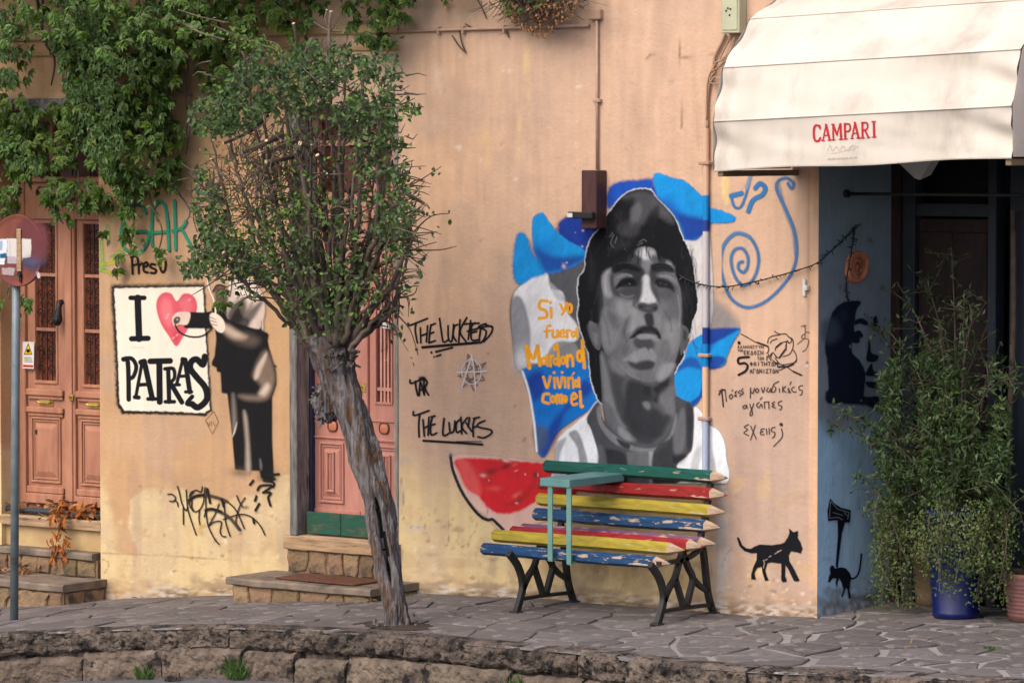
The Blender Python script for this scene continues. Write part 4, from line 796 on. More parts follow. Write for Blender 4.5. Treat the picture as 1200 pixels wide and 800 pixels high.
# brows, eye sockets, eyes
F_([(180, 230), (240, 195), (330, 190), (420, 220), (440, 290), (400, 380), (330, 330), (260, 270), (195, 270)], 50, 2.2, .95)
F_([(190, 225), (260, 195), (360, 205), (410, 245), (380, 260), (290, 235), (210, 262)], 32, 1.6, .95)
F_([(490, 200), (560, 185), (650, 210), (670, 262), (600, 255), (530, 262), (490, 250)], 44, 1.6, .97)
F_([(480, 250), (530, 262), (560, 300), (520, 360), (490, 330)], 50, 2.5, .8)
F_([(200, 300), (260, 270), (330, 280), (330, 300), (270, 320), (220, 370), (190, 380)], 108, 3, .8)
F_([(170, 290), (190, 270), (200, 330), (220, 400), (260, 440), (220, 440), (180, 400)], 64, 2.5, .8)
F_([(215, 385), (260, 320), (320, 305), (370, 335), (375, 370), (320, 375), (260, 375)], 26, 1.6, .98); p.blob(322, 350, 7, 6, G(120), .7, o=of, k=kf); p.blob(290, 362, 16, 6, G(66), .7, o=of, k=kf)
F_([(215, 430), (280, 385), (380, 375), (400, 440), (340, 470), (260, 450)], 66, 4, .8)
F_([(525, 330), (570, 312), (630, 330), (665, 390), (670, 412), (620, 385), (550, 375)], 34, 1.6, .95); p.blob(565, 345, 9, 6, G(84), .7, o=of, k=kf); p.blob(605, 356, 13, 9, G(70), .6, o=of, k=kf)
F_([(530, 285), (600, 275), (680, 310), (690, 360), (640, 330), (570, 300)], 116, 2.5, .8)
F_([(540, 400), (640, 400), (660, 430), (600, 460), (550, 440)], 84, 4, .7)
# nose
F_([(420, 300), (470, 285), (490, 380), (540, 480), (550, 520), (500, 560), (390, 545), (385, 500), (410, 430)], 134, 2.2, .95)
F_([(432, 300), (468, 290), (488, 400), (530, 480), (470, 500), (405, 485), (425, 420)], 186, 2.2, .9)
F_([(380, 380), (420, 330), (412, 430), (385, 500), (340, 530), (370, 460)], 70, 3, .85); F_([(485, 340), (520, 380), (560, 470), (555, 510), (520, 450), (495, 400)], 60, 3, .8)
F_([(385, 510), (430, 495), (470, 510), (520, 500), (550, 520), (530, 565), (470, 575), (420, 565), (390, 550)], 62, 1.8, .92); p.blob(415, 530, 18, 10, G(28), .9, o=of, k=kf); p.blob(522, 540, 16, 9, G(26), .9, o=of, k=kf); p.blob(468, 540, 14, 10, G(92), .8, o=of, k=kf)
# the folds beside the mouth and upper lip
F_([(350, 570), (400, 570), (440, 640), (400, 700), (340, 740), (300, 700)], 136, 4, .85); F_([(300, 620), (330, 600), (310, 700), (270, 760), (270, 690)], 84, 4, .6)
F_([(440, 590), (500, 580), (515, 660), (490, 690), (455, 670)], 42, 2, .9); F_([(520, 590), (560, 600), (560, 700), (530, 680)], 126, 3, .7)
F_([(320, 775), (370, 725), (420, 690), (470, 685), (510, 690), (560, 740), (568, 780), (530, 770), (480, 745), (420, 740), (360, 770)], 30, 1.6, .97)
F_([(420, 700), (480, 690), (520, 705), (520, 740), (440, 735)], 70, 2.5, .7)
F_([(385, 778), (410, 756), (480, 758), (530, 772), (548, 788), (480, 796), (410, 792)], 132, 2.0, .85)
for pts, v, al, wd in [([(215, 380), (262, 318), (322, 303), (372, 334)], 20, .9, 1.2), ([(525, 330), (572, 310), (630, 328), (668, 388)], 24, .9, 1.1), ([(230, 300), (290, 276), (340, 290)], 150, .5, 1.2), ([(560, 290), (630, 290), (682, 330)], 146, .5, 1.0), ([(250, 430), (300, 452), (360, 440)], 130, .5, 1.6), ([(372, 420), (352, 500), (380, 540)], 60, .6, 1.6), ([(300, 640), (280, 720), (300, 800)], 78, .5, 2.4), ([(596, 560), (640, 640), (650, 720)], 80, .45, 2.6), ([(120, 600), (150, 700), (170, 820)], 84, .4, 3), ([(150, 250), (130, 330), (140, 420)], 160, .5, 1.6), ([(700, 440), (715, 560), (708, 680)], 140, .45, 1.4)]: p.line(pts, wd, G(v), o=of, k=kf, soft=1.4, al=al)
for pts in [[(200, 220), (240, 200), (330, 200)], [(215, 236), (300, 222), (390, 240)], [(500, 215), (570, 198), (640, 214)], [(505, 236), (580, 222), (655, 240)]]: p.line(pts, 1.5, G(24), o=of, k=kf, soft=.8, al=.85)
# lower face and neck (survey frame of the neck)
of = (680, 380)
F_([(60, 0), (160, 0), (170, 60), (160, 180), (130, 190), (85, 120)], 92, 1.5, .7); F_([(105, 60), (140, 80), (135, 160), (110, 110)], 130, 2, .5)
F_([(160, 210), (240, 260), (330, 350), (420, 420), (560, 450), (650, 400), (735, 360), (740, 480), (755, 580), (770, 700), (840, 860), (700, 960), (420, 980), (230, 860), (180, 640), (170, 420)], 84, 1.2)
F_([(165, 240), (200, 300), (230, 420), (260, 560), (300, 700), (360, 800), (260, 800), (200, 680), (180, 480)], 122, 3, .85)
F_([(250, 380), (340, 420), (330, 520), (370, 640), (400, 760), (330, 760), (270, 560), (250, 460)], 66, 4, .85)
F_([(380, 440), (520, 470), (600, 520), (560, 620), (640, 700), (640, 860), (480, 880), (370, 760), (350, 600)], 52, 4, .9)
F_([(560, 520), (640, 440), (700, 410), (690, 520), (620, 600), (580, 600)], 36, 3, .85)
F_([(620, 560), (735, 470), (745, 600), (760, 700), (700, 720), (650, 640)], 108, 4, .85)
F_([(490, 620), (520, 640), (545, 600), (560, 650), (535, 670), (505, 650)], 92, 3.5, .7)
F_([(470, 90), (540, 80), (570, 120), (580, 180), (500, 200), (430, 170), (420, 120)], 62, 3, .85)
F_([(446, 92), (484, 76), (575, 78), (606, 98), (556, 112), (470, 114)], 140, 2.0, .8)
F_([(410, 76), (446, 26), (520, 6), (606, 32), (625, 92), (596, 66), (520, 54), (446, 64)], 36, 2.4, .75)
F_([(340, 270), (420, 220), (510, 180), (545, 230), (550, 190), (600, 240), (585, 295), (530, 275), (450, 290), (440, 315), (430, 290), (370, 285)], 132, 2.0, .88, jit=.6)
F_([(380, 290), (440, 300), (530, 280), (585, 300), (560, 350), (470, 360), (400, 330)], 50, 2.5, .9)
F_([(430, 380), (520, 360), (600, 380), (590, 440), (500, 450)], 100, 4, .7); F_([(600, 380), (660, 310), (740, 300), (735, 350), (660, 430), (610, 440)], 132, 3, .85)
F_([(230, 270), (300, 300), (360, 390), (300, 380), (240, 330)], 120, 4, .6); F_([(310, 180), (370, 150), (400, 200), (350, 250)], 90, 4, .6)
F_([(640, 120), (700, 130), (720, 260), (660, 290), (620, 220)], 84, 4, .5)
F_([(500, 480), (560, 500), (540, 560), (500, 540)], 44, 3, .6); F_([(560, 500), (600, 540), (570, 580)], 84, 3, .5)
# shirt, collar and shoulders (survey frame of the shoulders)
of = (640, 450); kf = 5.4545
WH = 214
F_([(60, 500), (80, 350), (200, 240), (270, 180), (340, 110), (370, 330), (350, 510), (300, 640), (50, 640)], WH, 1.2)
F_([(945, 150), (1020, 205), (1040, 255), (1100, 290), (1140, 360), (1155, 460), (1150, 640), (820, 640), (830, 520), (930, 420)], WH, 1.2)
F_([(340, 110), (370, 230), (470, 330), (540, 370), (620, 400), (700, 380), (790, 310), (830, 180), (830, 80), (880, 100), (945, 150), (940, 400), (900, 450), (840, 520), (830, 640), (350, 640), (340, 460), (290, 290), (262, 235), (280, 180)], 76, 1.2)
F_([(325, 170), (350, 140), (370, 250), (450, 330), (540, 385), (640, 410), (730, 390), (800, 310), (830, 190), (840, 220), (815, 330), (740, 420), (640, 440), (540, 420), (430, 370), (350, 270)], 118, 1.6, .95)
F_([(360, 110), (420, 140), (470, 240), (540, 330), (470, 320), (400, 250)], 96, 3, .8); F_([(470, 270), (560, 330), (580, 360), (520, 360), (470, 320)], 130, 2.5, .8)
F_([(500, 200), (700, 200), (800, 200), (760, 290), (690, 370), (640, 385), (580, 360), (530, 290)], 56, 4, .85)
F_([(620, 120), (650, 110), (670, 140), (650, 160)], 120, 2, .8)
F_([(455, 345), (500, 365), (540, 385), (530, 415), (490, 400), (460, 365)], 44, 1.5, .9)
F_([(520, 430), (660, 425), (662, 640), (524, 640)], 102, 1.4, .95, False); F_([(660, 430), (690, 430), (690, 640), (662, 640)], 140, 1.2, .9, False)
F_([(690, 430), (790, 350), (815, 345), (820, 640), (690, 640)], 60, 1.5, .9); F_([(375, 410), (510, 450), (515, 640), (420, 640), (360, 440)], 50, 2, .9)
F_([(335, 400), (380, 430), (400, 640), (350, 640)], 96, 2.5, .8)
F_([(835, 240), (880, 150), (900, 260), (880, 420), (830, 460), (815, 360)], 106, 3, .8); F_([(820, 450), (900, 455), (860, 500), (820, 500)], 40, 3, .8); F_([(900, 130), (942, 160), (940, 300), (930, 400), (905, 400)], 52, 2.5, .85)
F_([(150, 310), (200, 295), (240, 380), (270, 500), (275, 640), (215, 640), (215, 500), (200, 400), (160, 340)], 140, 1.6, .95); F_([(70, 380), (115, 345), (130, 350), (95, 440), (80, 520), (60, 500)], 146, 2, .85)
F_([(960, 420), (1000, 400), (980, 520), (960, 640), (920, 640), (930, 500)], 168, 2.5, .8); F_([(1030, 250), (1060, 260), (1066, 400), (1090, 560), (1060, 640), (1040, 560), (1032, 400)], 130, 2, .7)
p.line([(262, 235), (200, 250), (85, 350)], 1.2, A(232, 234, 240), o=of, k=kf, al=.7)
# lettering across the blue
OR = A(238, 164, 40); ol = (595, 340)
def o_(pts, wd=3.0, sm=True): p.line(pts, wd, OR, soft=.5, o=ol, k=4, smooth=sm, jit=.25)
def ring(cx, cy, rx, ry, wd=3.0, a0=0, a1=2*math.pi): t = np.linspace(a0, a1, 14); o_([(cx+rx*math.cos(q), cy+ry*math.sin(q)) for q in t], wd, False)
o_([(188, 52), (158, 50), (152, 82), (182, 98), (184, 126), (150, 132)], 3.6); o_([(205, 84), (207, 128)], 3.4); ring(203, 58, 3, 3, 2.4)
o_([(250, 66), (262, 92), (270, 96)], 3); o_([(280, 60), (268, 96), (256, 114)], 3); ring(293, 84, 10, 20, 3.0)
o_([(202, 166), (188, 172), (186, 220)], 3); o_([(175, 194), (204, 190)], 2.6); o_([(214, 188), (214, 216), (232, 218), (236, 188)], 3); o_([(236, 188), (238, 220)], 3)
o_([(248, 204), (268, 200), (262, 186), (248, 196), (250, 216), (270, 216)], 2.8); o_([(280, 188), (282, 222)], 3); o_([(282, 200), (290, 188), (298, 190)], 2.6); ring(311, 206, 8, 12, 2.8); o_([(324, 180), (328, 222)], 3)
o_([(90, 262), (104, 364)], 4.6); o_([(92, 262), (122, 320), (142, 262)], 4.2); o_([(142, 262), (154, 350)], 4.4)
ring(172, 330, 9, 14, 3.2); o_([(184, 306), (190, 352)], 3.2); o_([(200, 306), (204, 356)], 3.2); o_([(203, 318), (214, 306)], 3)
ring(226, 268, 7, 12, 2.6); o_([(236, 252), (240, 284)], 2.4); ring(228, 334, 9, 14, 3.0); o_([(240, 290), (244, 352)], 3.2); ring(262, 328, 9, 16, 3.0)
o_([(282, 356), (280, 306)], 3.2); o_([(281, 318), (296, 304), (306, 318), (308, 354)], 3.2); ring(340, 308, 11, 24, 3.4); o_([(352, 236), (362, 362)], 4.0)
o_([(170, 406), (188, 456), (202, 404)], 3.2); o_([(220, 410), (223, 456)], 3); ring(220, 386, 2.5, 2.5, 2.2); o_([(234, 410), (246, 456), (258, 406)], 3); o_([(270, 408), (272, 454)], 3); ring(258, 384, 2.5, 2.5, 2.2)
o_([(286, 410), (288, 456)], 3); o_([(288, 420), (300, 408)], 2.8); o_([(308, 412), (310, 456)], 2.8); o_([(306, 396), (314, 386)], 2); ring(325, 436, 8, 14, 2.8); o_([(336, 410), (339, 454)], 2.8)
o_([(196, 486), (172, 488), (168, 520), (196, 530)], 3.4); ring(214, 510, 9, 14, 3.2); o_([(232, 530), (232, 490), (244, 498), (246, 528)], 2.8); o_([(245, 498), (256, 490), (258, 528)], 2.8); ring(272, 510, 6, 14, 3.0)
o_([(304, 512), (326, 500), (314, 482), (302, 500), (306, 534), (326, 532)], 3.2); o_([(342, 474), (346, 540), (354, 542)], 3.4)
t2 = fbm(p.x*.5+p.y*.25, p.y*.12-p.x*.05, 78, 3)-.5; p.rgb *= (1+(fbm(p.x*.09, p.y*.05, 77, 4)-.5)*.30+t2*.22)[:, None]
p.a *= 1-.9*np.clip((fbm(p.x*.45, p.y*.45, 79, 3)-.90)*20, 0, 1)
MUR = canvas_mesh(p, 'mural', FRONT, M_PAINT, WALL, (0, -.0065, 0), label='large grey painted portrait of a dark haired man on blue strokes, orange lettering beside it')

# ---- watermelon slice
p = canvas(522, 700, 528, 632, .8); o7 = (520, 520); k7 = 6.667
p.poly([(60, 90), (460, 95), (900, 150), (1180, 180), (1200, 420), (900, 560), (700, 640), (480, 700), (360, 590), (220, 480), (120, 320)], A(228, 186, 172), soft=3.5, o=o7, k=k7, al=.85)
p.poly([(100, 118), (440, 116), (540, 130), (800, 150), (1100, 180), (1080, 330), (980, 420), (760, 440), (620, 510), (500, 545), (400, 532), (330, 480), (270, 400), (190, 350), (135, 240)], A(206, 40, 46), soft=2.0, o=o7, k=k7, jit=1.2)
p.poly([(105, 125), (190, 130), (250, 230), (290, 330), (280, 400), (190, 350), (135, 240)], A(222, 96, 92), soft=4, o=o7, k=k7, al=.7)
p.poly([(700, 200), (760, 260), (700, 370), (590, 470), (470, 480), (600, 400), (690, 300)], A(176, 40, 44), soft=3, o=o7, k=k7, al=.7)
for (x, y, rx, ry, an, c, al) in [(370, 215, 70, 22, -.3, (120, 44, 44), .85), (490, 175, 50, 18, -.3, (110, 36, 40), .8), (250, 190, 40, 10, .5, (170, 70, 66), .6), (312, 245, 26, 16, 0, (214, 176, 160), .8), (350, 282, 22, 12, 0, (110, 60, 60), .9), (356, 284, 6, 5, 0, (226, 210, 200), .9), (400, 345, 60, 18, 0, (226, 110, 90), .6), (570, 400, 40, 16, -.6, (226, 120, 100), .6), (588, 445, 34, 8, -.7, (120, 50, 50), .8), (572, 460, 10, 7, 0, (220, 190, 180), .8), (640, 235, 6, 10, 0, (226, 200, 190), .7), (570, 208, 16, 5, -.4, (226, 190, 180), .7), (718, 240, 16, 22, 0, (110, 44, 46), .8), (740, 240, 5, 12, 0, (220, 200, 190), .8), (488, 130, 26, 10, .2, (214, 206, 196), .9), (450, 120, 14, 7, 0, (80, 60, 64), .7), (560, 160, 30, 10, -.5, (222, 110, 100), .5), (345, 528, 10, 26, 0, (128, 128, 138), .8), (470, 300, 120, 50, -.3, (214, 44, 50), .5)]:
    p.blob(x, y, rx, ry, A(*c), al, an, o=o7, k=k7, jit=.7)
p.line([(56, 84), (72, 190), (120, 320), (180, 430), (270, 545), (340, 590), (384, 588), (420, 620), (470, 670)], 3.6, A(34, 36, 42), soft=.7, o=o7, k=k7, jit=.3)
p.blob(56, 82, 12, 12, A(150, 160, 168), .6, o=o7, k=k7)
canvas_mesh(p, 'mural', FRONT, M_PAINT, WALL, (0, -.005, 0), label='painted red watermelon slice behind the bench end')

# ---- poster style panel: I (heart) PATRAS
p = canvas(126, 252, 328, 496, .5); o8 = (120, 300); k8 = 3.636
box = [(44, 130), (240, 128), (436, 124), (446, 300), (456, 480), (466, 655), (440, 676), (260, 668), (90, 668), (68, 630), (60, 400)]
p.poly(box, A(70, 62, 56), soft=3.4, o=(118.6, 298.6), k=k8, smooth=False, jit=1.6); p.poly(box, A(40, 36, 36), soft=1.8, o=(119.6, 300.6), k=k8, smooth=False, jit=1.4)
p.poly([(52, 138), (240, 134), (430, 132), (438, 300), (450, 480), (458, 650), (436, 668), (260, 660), (96, 658), (76, 626), (66, 400)], A(238, 226, 208), soft=.9, o=o8, k=k8, smooth=False, jit=.9)
def b_(pts, wd, sm=False): p.line(pts, wd, BLK, soft=.45, o=o8, k=k8, smooth=sm)
b_([(122, 178), (180, 178)], 5.6); b_([(152, 178), (158, 352)], 8.0); b_([(126, 352), (196, 350)], 6.4)
ht = [(318, 192), (296, 160), (262, 156), (236, 182), (232, 226), (252, 290), (284, 340), (316, 384), (346, 344), (372, 300), (398, 250), (406, 214), (396, 178), (372, 160), (344, 162)]
p.poly(ht, A(218, 92, 104), soft=.9, o=o8, k=k8); p.poly([(262, 180), (290, 190), (300, 240), (290, 300), (260, 270), (248, 220)], A(232, 130, 136), soft=4, o=o8, k=k8, al=.7); p.poly([(330, 200), (370, 180), (384, 220), (360, 260)], A(230, 124, 132), soft=4, o=o8, k=k8, al=.6); p.poly([(300, 330), (330, 320), (320, 378)], A(206, 72, 86), soft=3, o=o8, k=k8, al=.8)
for (x, y) in [(276, 262), (304, 348), (372, 186), (320, 336), (282, 250)]: p.blob(x, y, 6, 3, A(244, 200, 200), .8, -.7, o=o8, k=k8)
# P A T R A S
b_([(92, 440), (110, 452), (114, 610)], 5.6, True); b_([(90, 438), (126, 436), (146, 470), (134, 512), (116, 522)], 5.0, True)
b_([(144, 600), (170, 456)], 4.2); b_([(166, 452), (180, 448), (214, 606)], 6.6); b_([(140, 600), (156, 602)], 5.2); b_([(196, 608), (228, 608)], 4.6); b_([(158, 548), (196, 546)], 4.6)
b_([(206, 448), (290, 446)], 7.0); b_([(244, 450), (246, 620)], 7.4)
b_([(282, 482), (286, 620)], 5.4); b_([(268, 480), (304, 480), (308, 520), (286, 540)], 4.4, True); b_([(294, 544), (340, 622)], 6.0); b_([(270, 620), (308, 620)], 4.6)
b_([(318, 546), (344, 440)], 4.2); b_([(344, 440), (354, 442), (374, 578)], 6.0); b_([(312, 548), (330, 548)], 4.0); b_([(356, 578), (382, 578)], 4.0); b_([(330, 512), (360, 510)], 4.0)
b_([(438, 428), (430, 462), (404, 440), (382, 448), (376, 478), (404, 516), (440, 560), (446, 610), (410, 644), (384, 630)], 7.6, True); b_([(384, 598), (362, 628), (392, 632)], 5.2, True)
p.line([(128, 388), (180, 390)], 1, A(190, 170, 150), o=o8, k=k8, soft=1.2, al=.6)
canvas_mesh(p, 'mural', FRONT, M_SPRAY, WALL, (0, -.004, 0), label='white painted panel reading I heart PATRAS')

# ---- the stencilled figure listening to the heart with a stethoscope
p = canvas(198, 330, 326, 586, .6); og = (230, 310); kg = 6.667
INK = A(26, 25, 27); CRM = A(232, 214, 196)
def s_(pts, c, soft=1.0, al=1, o=None, k=None, sm=True, jit=0): p.poly(pts, c, soft=soft, al=al, o=o or og, k=k or kg, smooth=sm, jit=jit)
s_([(250, 90), (330, 60), (440, 120), (520, 220), (545, 340), (530, 440), (520, 520), (400, 520), (280, 480), (240, 400), (250, 300), (270, 200)], A(206, 186, 172), 2.0)
s_([(300, 120), (400, 110), (470, 200), (430, 280), (330, 280)], A(230, 214, 198), 4, .8)
s_([(240, 400), (300, 300), (380, 260), (400, 330), (380, 420), (300, 470)], A(70, 62, 60), 3.5, .9); s_([(380, 400), (530, 270), (480, 380), (430, 440)], A(74, 66, 64), 3, .85)
s_([(260, 450), (330, 330), (370, 400), (430, 440), (380, 520), (300, 500)], INK, 3, .9); s_([(320, 260), (350, 225), (345, 250), (325, 268)], A(70, 60, 58), 1.5, .9)
s_([(380, 380), (450, 280), (440, 340), (400, 390)], A(90, 78, 72), 3, .7); s_([(270, 120), (300, 110), (290, 150)], A(60, 55, 55), 2.5, .8); s_([(400, 280), (440, 170), (415, 260)], A(150, 130, 118), 1.5, .5)
# body, coat
s_([(130, 330), (160, 310), (240, 330), (250, 420), (400, 480), (500, 500), (515, 440), (520, 510), (565, 540), (560, 600), (600, 760), (600, 800), (160, 800), (150, 700), (160, 560), (130, 400)], INK, 1.4)
o9 = (230, 420); k9 = 4.44
s_([(108, -30), (360, -90), (395, 0), (415, 60), (418, 130), (395, 200), (395, 420), (402, 560), (400, 640), (345, 620), (330, 580), (205, 575), (190, 400), (165, 180), (135, 175), (130, 70), (110, 65)], INK, 1.2, o=o9, k=k9, sm=False)
s_([(300, 80), (330, 0), (370, -40), (400, 40), (412, 110), (380, 200), (320, 218), (250, 210), (230, 190), (330, 190), (345, 150), (310, 105)], A(134, 114, 100), 4.5, .9, o=o9, k=k9)
s_([(305, 100), (320, 40), (370, -30), (350, 50), (320, 105)], A(206, 186, 168), 2.4, .85, o=o9, k=k9); s_([(330, 180), (370, 130), (385, 150), (360, 190)], A(218, 196, 176), 4, .8, o=o9, k=k9); s_([(340, 60), (385, 10), (395, 90), (350, 110)], A(120, 98, 84), 4, .6, o=o9, k=k9)
s_([(192, 190), (200, 200), (210, 300), (208, 350), (196, 380), (192, 280)], A(150, 136, 126), 4, .8, o=o9, k=k9); s_([(250, 280), (265, 300), (275, 400), (285, 580), (262, 575), (262, 440)], A(186, 168, 152), 3.2, .85, o=o9, k=k9)
s_([(190, 410), (215, 330), (205, 380)], A(240, 226, 210), 1, .8, o=o9, k=k9); s_([(335, 520), (345, 560), (338, 580)], A(150, 140, 135), 2, .6, o=o9, k=k9)
p.blob(230, 590, 50, 24, A(110, 96, 84), .45, o=o9, k=k9); p.blob(370, 600, 40, 30, INK, .7, o=o9, k=k9)
# belly arm
s_([(200, 460), (260, 470), (330, 520), (430, 540), (500, 590), (440, 640), (300, 600), (220, 530)], A(92, 80, 72), 6, .85); s_([(210, 470), (260, 480), (330, 530), (400, 560), (360, 585), (280, 570), (220, 520)], A(176, 152, 134), 4.5, .85)
s_([(230, 480), (290, 505), (360, 550), (300, 555), (240, 520)], A(216, 194, 174), 5, .5)
# stretched sleeve and the two hands
s_([(350, 242), (440, 240), (470, 238), (474, 300), (440, 306), (400, 306), (352, 303), (360, 280)], INK, 1.0, o=o8, k=k8)
s_([(300, 262), (320, 240), (352, 236), (378, 244), (366, 290), (330, 292), (310, 300), (302, 284)], A(222, 198, 182), .8, o=o8, k=k8); s_([(306, 272), (318, 258), (334, 262), (330, 282), (312, 290)], A(50, 40, 42), .7, .92, o=o8, k=k8); p.blob(322, 270, 4, 4, CRM, .8, o=o8, k=k8)
p.line([(312, 292), (330, 322), (365, 340), (405, 344), (440, 334), (468, 308)], 1.7, INK, o=o8, k=k8, soft=.5)
s_([(110, 400), (135, 375), (190, 400), (225, 450), (230, 500), (210, 530), (180, 525), (150, 500), (120, 460)], CRM, 1.0)
for pts in [[(112, 408), (160, 430)], [(118, 436), (165, 452)], [(125, 465), (170, 475)]]: p.line(pts, .9, A(120, 96, 84), o=og, k=kg, soft=.5)
# stethoscope tubes
p.line([(155, 420), (155, 330), (140, 270), (110, 200), (95, 130), (110, 80)], 1.8, A(238, 222, 204), o=og, k=kg, soft=.5); p.line([(250, 240), (270, 160), (262, 90)], 1.8, A(238, 222, 204), o=og, k=kg, soft=.5); p.line([(270, 250), (282, 160), (274, 100)], 1.2, INK, o=og, k=kg, soft=.5); p.line([(135, 210), (170, 160), (230, 170)], 1.8, INK, o=og, k=kg, soft=.6)
s_([(150, 200), (190, 170), (240, 200), (240, 330), (170, 330)], A(90, 76, 68), 2.5, .8)
p.rgb *= (1+(fbm(p.x*.2, p.y*.1, 7, 3)-.5)*.2)[:, None]
canvas_mesh(p, 'mural', FRONT, M_SPRAY, WALL, (0, -.0075, 0), label='black stencilled figure in a long coat holding a stethoscope to the heart')

# ---- tags
def tagmesh(p, lbl, lift=.0045, mat_=None, plane=FRONT, parent=None, off=None, name='graffiti'):
    return canvas_mesh(p, name, plane, mat_ or M_SPRAY, parent or WALL, off or (0, -lift, 0), label=lbl)
def lines(p, strokes, wd, c, o, k, soft=.45, sm=True, al=1, jit=0):
    for s in strokes: p.line(s, wd, c, o=o, k=k, soft=soft, smooth=sm, al=al, jit=jit)
ot = (460, 360)
p = canvas(476, 580, 368, 422, .4)
lines(p, [[(75, 75), (82, 84), (165, 52)], [(112, 72), (108, 110), (118, 166)], [(132, 96), (134, 166)], [(166, 86), (160, 162)], [(134, 134), (164, 122)], [(182, 82), (176, 120), (172, 166)], [(180, 84), (202, 76)], [(176, 124), (194, 116)], [(172, 166), (202, 156)],
          [(222, 52), (230, 110), (240, 162), (264, 150)], [(262, 86), (264, 148), (280, 156), (288, 80)], [(308, 80), (292, 90), (286, 130), (300, 158)], [(318, 58), (312, 164)], [(350, 48), (318, 112), (346, 160)], [(368, 62), (356, 150)], [(388, 72), (372, 90), (372, 150), (402, 152)], [(352, 112), (404, 98)], [(336, 78), (408, 74)], [(374, 118), (396, 112)],
          [(440, 76), (404, 92), (440, 110), (430, 150), (408, 164), (414, 104)], [(408, 96), (466, 88), (464, 120), (430, 160)], [(430, 78), (468, 92)]], 2.1, BLK, ot, 4)
lines(p, [[(142, 187), (400, 165)]], 3.0, BLK, ot, 4); lines(p, [[(204, 208), (282, 188)]], 2.2, BLK, ot, 4); lines(p, [[(208, 229), (228, 222)]], 2.0, BLK, ot, 4)
for (x, y, r) in [(113, 197, 6), (183, 211, 5), (196, 231, 4)]: p.line([(x, y), (x+1, y)], r/2, BLK, o=ot, k=4)
tagmesh(p, 'upper black spray tag reading THE LUCKIES')
p = canvas(480, 582, 476, 524, .4)
lines(p, [[(100, 488), (104, 506), (172, 483)], [(128, 500), (124, 550), (126, 606)], [(144, 526), (150, 602)], [(172, 514), (168, 598)], [(148, 566), (170, 554)], [(188, 512), (180, 550), (182, 596), (208, 588)], [(182, 512), (200, 508)], [(182, 552), (200, 546)],
          [(243, 520), (238, 598), (272, 586)], [(266, 540), (272, 584), (288, 578), (294, 532)], [(318, 524), (300, 544), (302, 584), (320, 578)], [(322, 514), (326, 592)], [(352, 516), (326, 556), (348, 590)], [(362, 516), (356, 560)], [(346, 540), (372, 580)], [(388, 518), (378, 550), (380, 604)], [(380, 520), (408, 514)], [(378, 562), (398, 556)],
          [(434, 530), (404, 544), (404, 560), (462, 574), (462, 592), (430, 610), (402, 606)]], 2.1, BLK, ot, 4)
lines(p, [[(146, 624), (280, 632), (422, 642)]], 2.6, BLK, ot, 4); lines(p, [[(300, 628), (418, 628)]], 1.0, BLK, ot, 4)
tagmesh(p, 'lower black spray tag reading THE LUCKIES')
p = canvas(478, 506, 436, 468, .4)
lines(p, [[(84, 340), (90, 356), (150, 330)], [(108, 346), (112, 380), (120, 412)], [(126, 412), (132, 350), (148, 404)], [(130, 386), (144, 384)], [(150, 410), (150, 340), (164, 352), (154, 378), (170, 410)]], 2.2, BLK, ot, 4); p.blob(140, 334, 18, 12, BLK, .95, o=ot, k=4, pw=2)
tagmesh(p, 'small smudged black tag between the two larger tags')
p = canvas(532, 575, 410, 462, .5)
lines(p, [[(356, 222), (348, 300), (382, 388)], [(356, 222), (400, 300), (332, 372)], [(438, 260), (320, 318), (432, 340), (350, 260)], [(438, 260), (400, 310)], [(310, 320), (400, 366)]], 1.6, A(118, 96, 86), ot, 4, soft=.9, al=.75)
lines(p, [[(374, 228), (350, 300), (326, 380)], [(374, 228), (384, 300), (392, 388)], [(304, 305), (442, 300)]], 1.6, A(214, 206, 210), ot, 4, al=.9); t = np.linspace(0, 2*math.pi, 20); lines(p, [[(372+46*math.cos(a), 302+58*math.sin(a)) for a in t]], 1.4, A(210, 202, 206), ot, 4, al=.9, sm=False)
tagmesh(p, 'grey spray star with a pale letter A in a circle')
# green GAR and the black word under it, splash of yellow green
p = canvas(116, 262, 218, 330, .5); oz = (110, 220); kz = 6.667; GRN = A(44, 150, 112)
gar = [[(408, 192), (376, 138), (318, 128), (262, 180), (222, 300), (216, 420), (262, 490), (340, 506), (400, 460), (430, 350), (332, 346)], [(456, 450), (452, 300), (462, 170), (505, 108), (552, 130), (576, 260), (586, 486)], [(452, 352), (572, 342)], [(632, 100), (636, 300), (638, 480)], [(722, 262), (690, 310), (616, 336), (682, 322), (730, 400), (764, 460)], [(800, 22), (850, 40), (900, 66)], [(868, 436), (900, 420), (918, 380)]]
lines(p, gar, 3.4, A(96, 78, 92), (111.2, 221.4), kz, al=.8); lines(p, gar, 3.2, GRN, oz, kz, soft=.6, jit=.2)
for pts, c in [([(60, 600), (140, 590), (236, 560)], (206, 196, 64)), ([(50, 640), (120, 660), (200, 672)], (170, 190, 70)), ([(140, 560), (220, 480)], (200, 200, 70)), ([(60, 420), (70, 560), (60, 640)], (150, 186, 90)), ([(110, 300), (118, 420)], (170, 190, 110))]: p.line(pts, 3.6, A(*c), o=oz, k=kz, soft=2.2, al=.75)
for (x, y) in [(90, 600), (160, 530), (70, 640)]: p.blob(x, y, 30, 10, A(80, 150, 90), .6, -.3, o=oz, k=kz)
tagmesh(p, 'green spray lettering GAR above the poster panel', .003)
p = canvas(150, 200, 298, 324, .45)
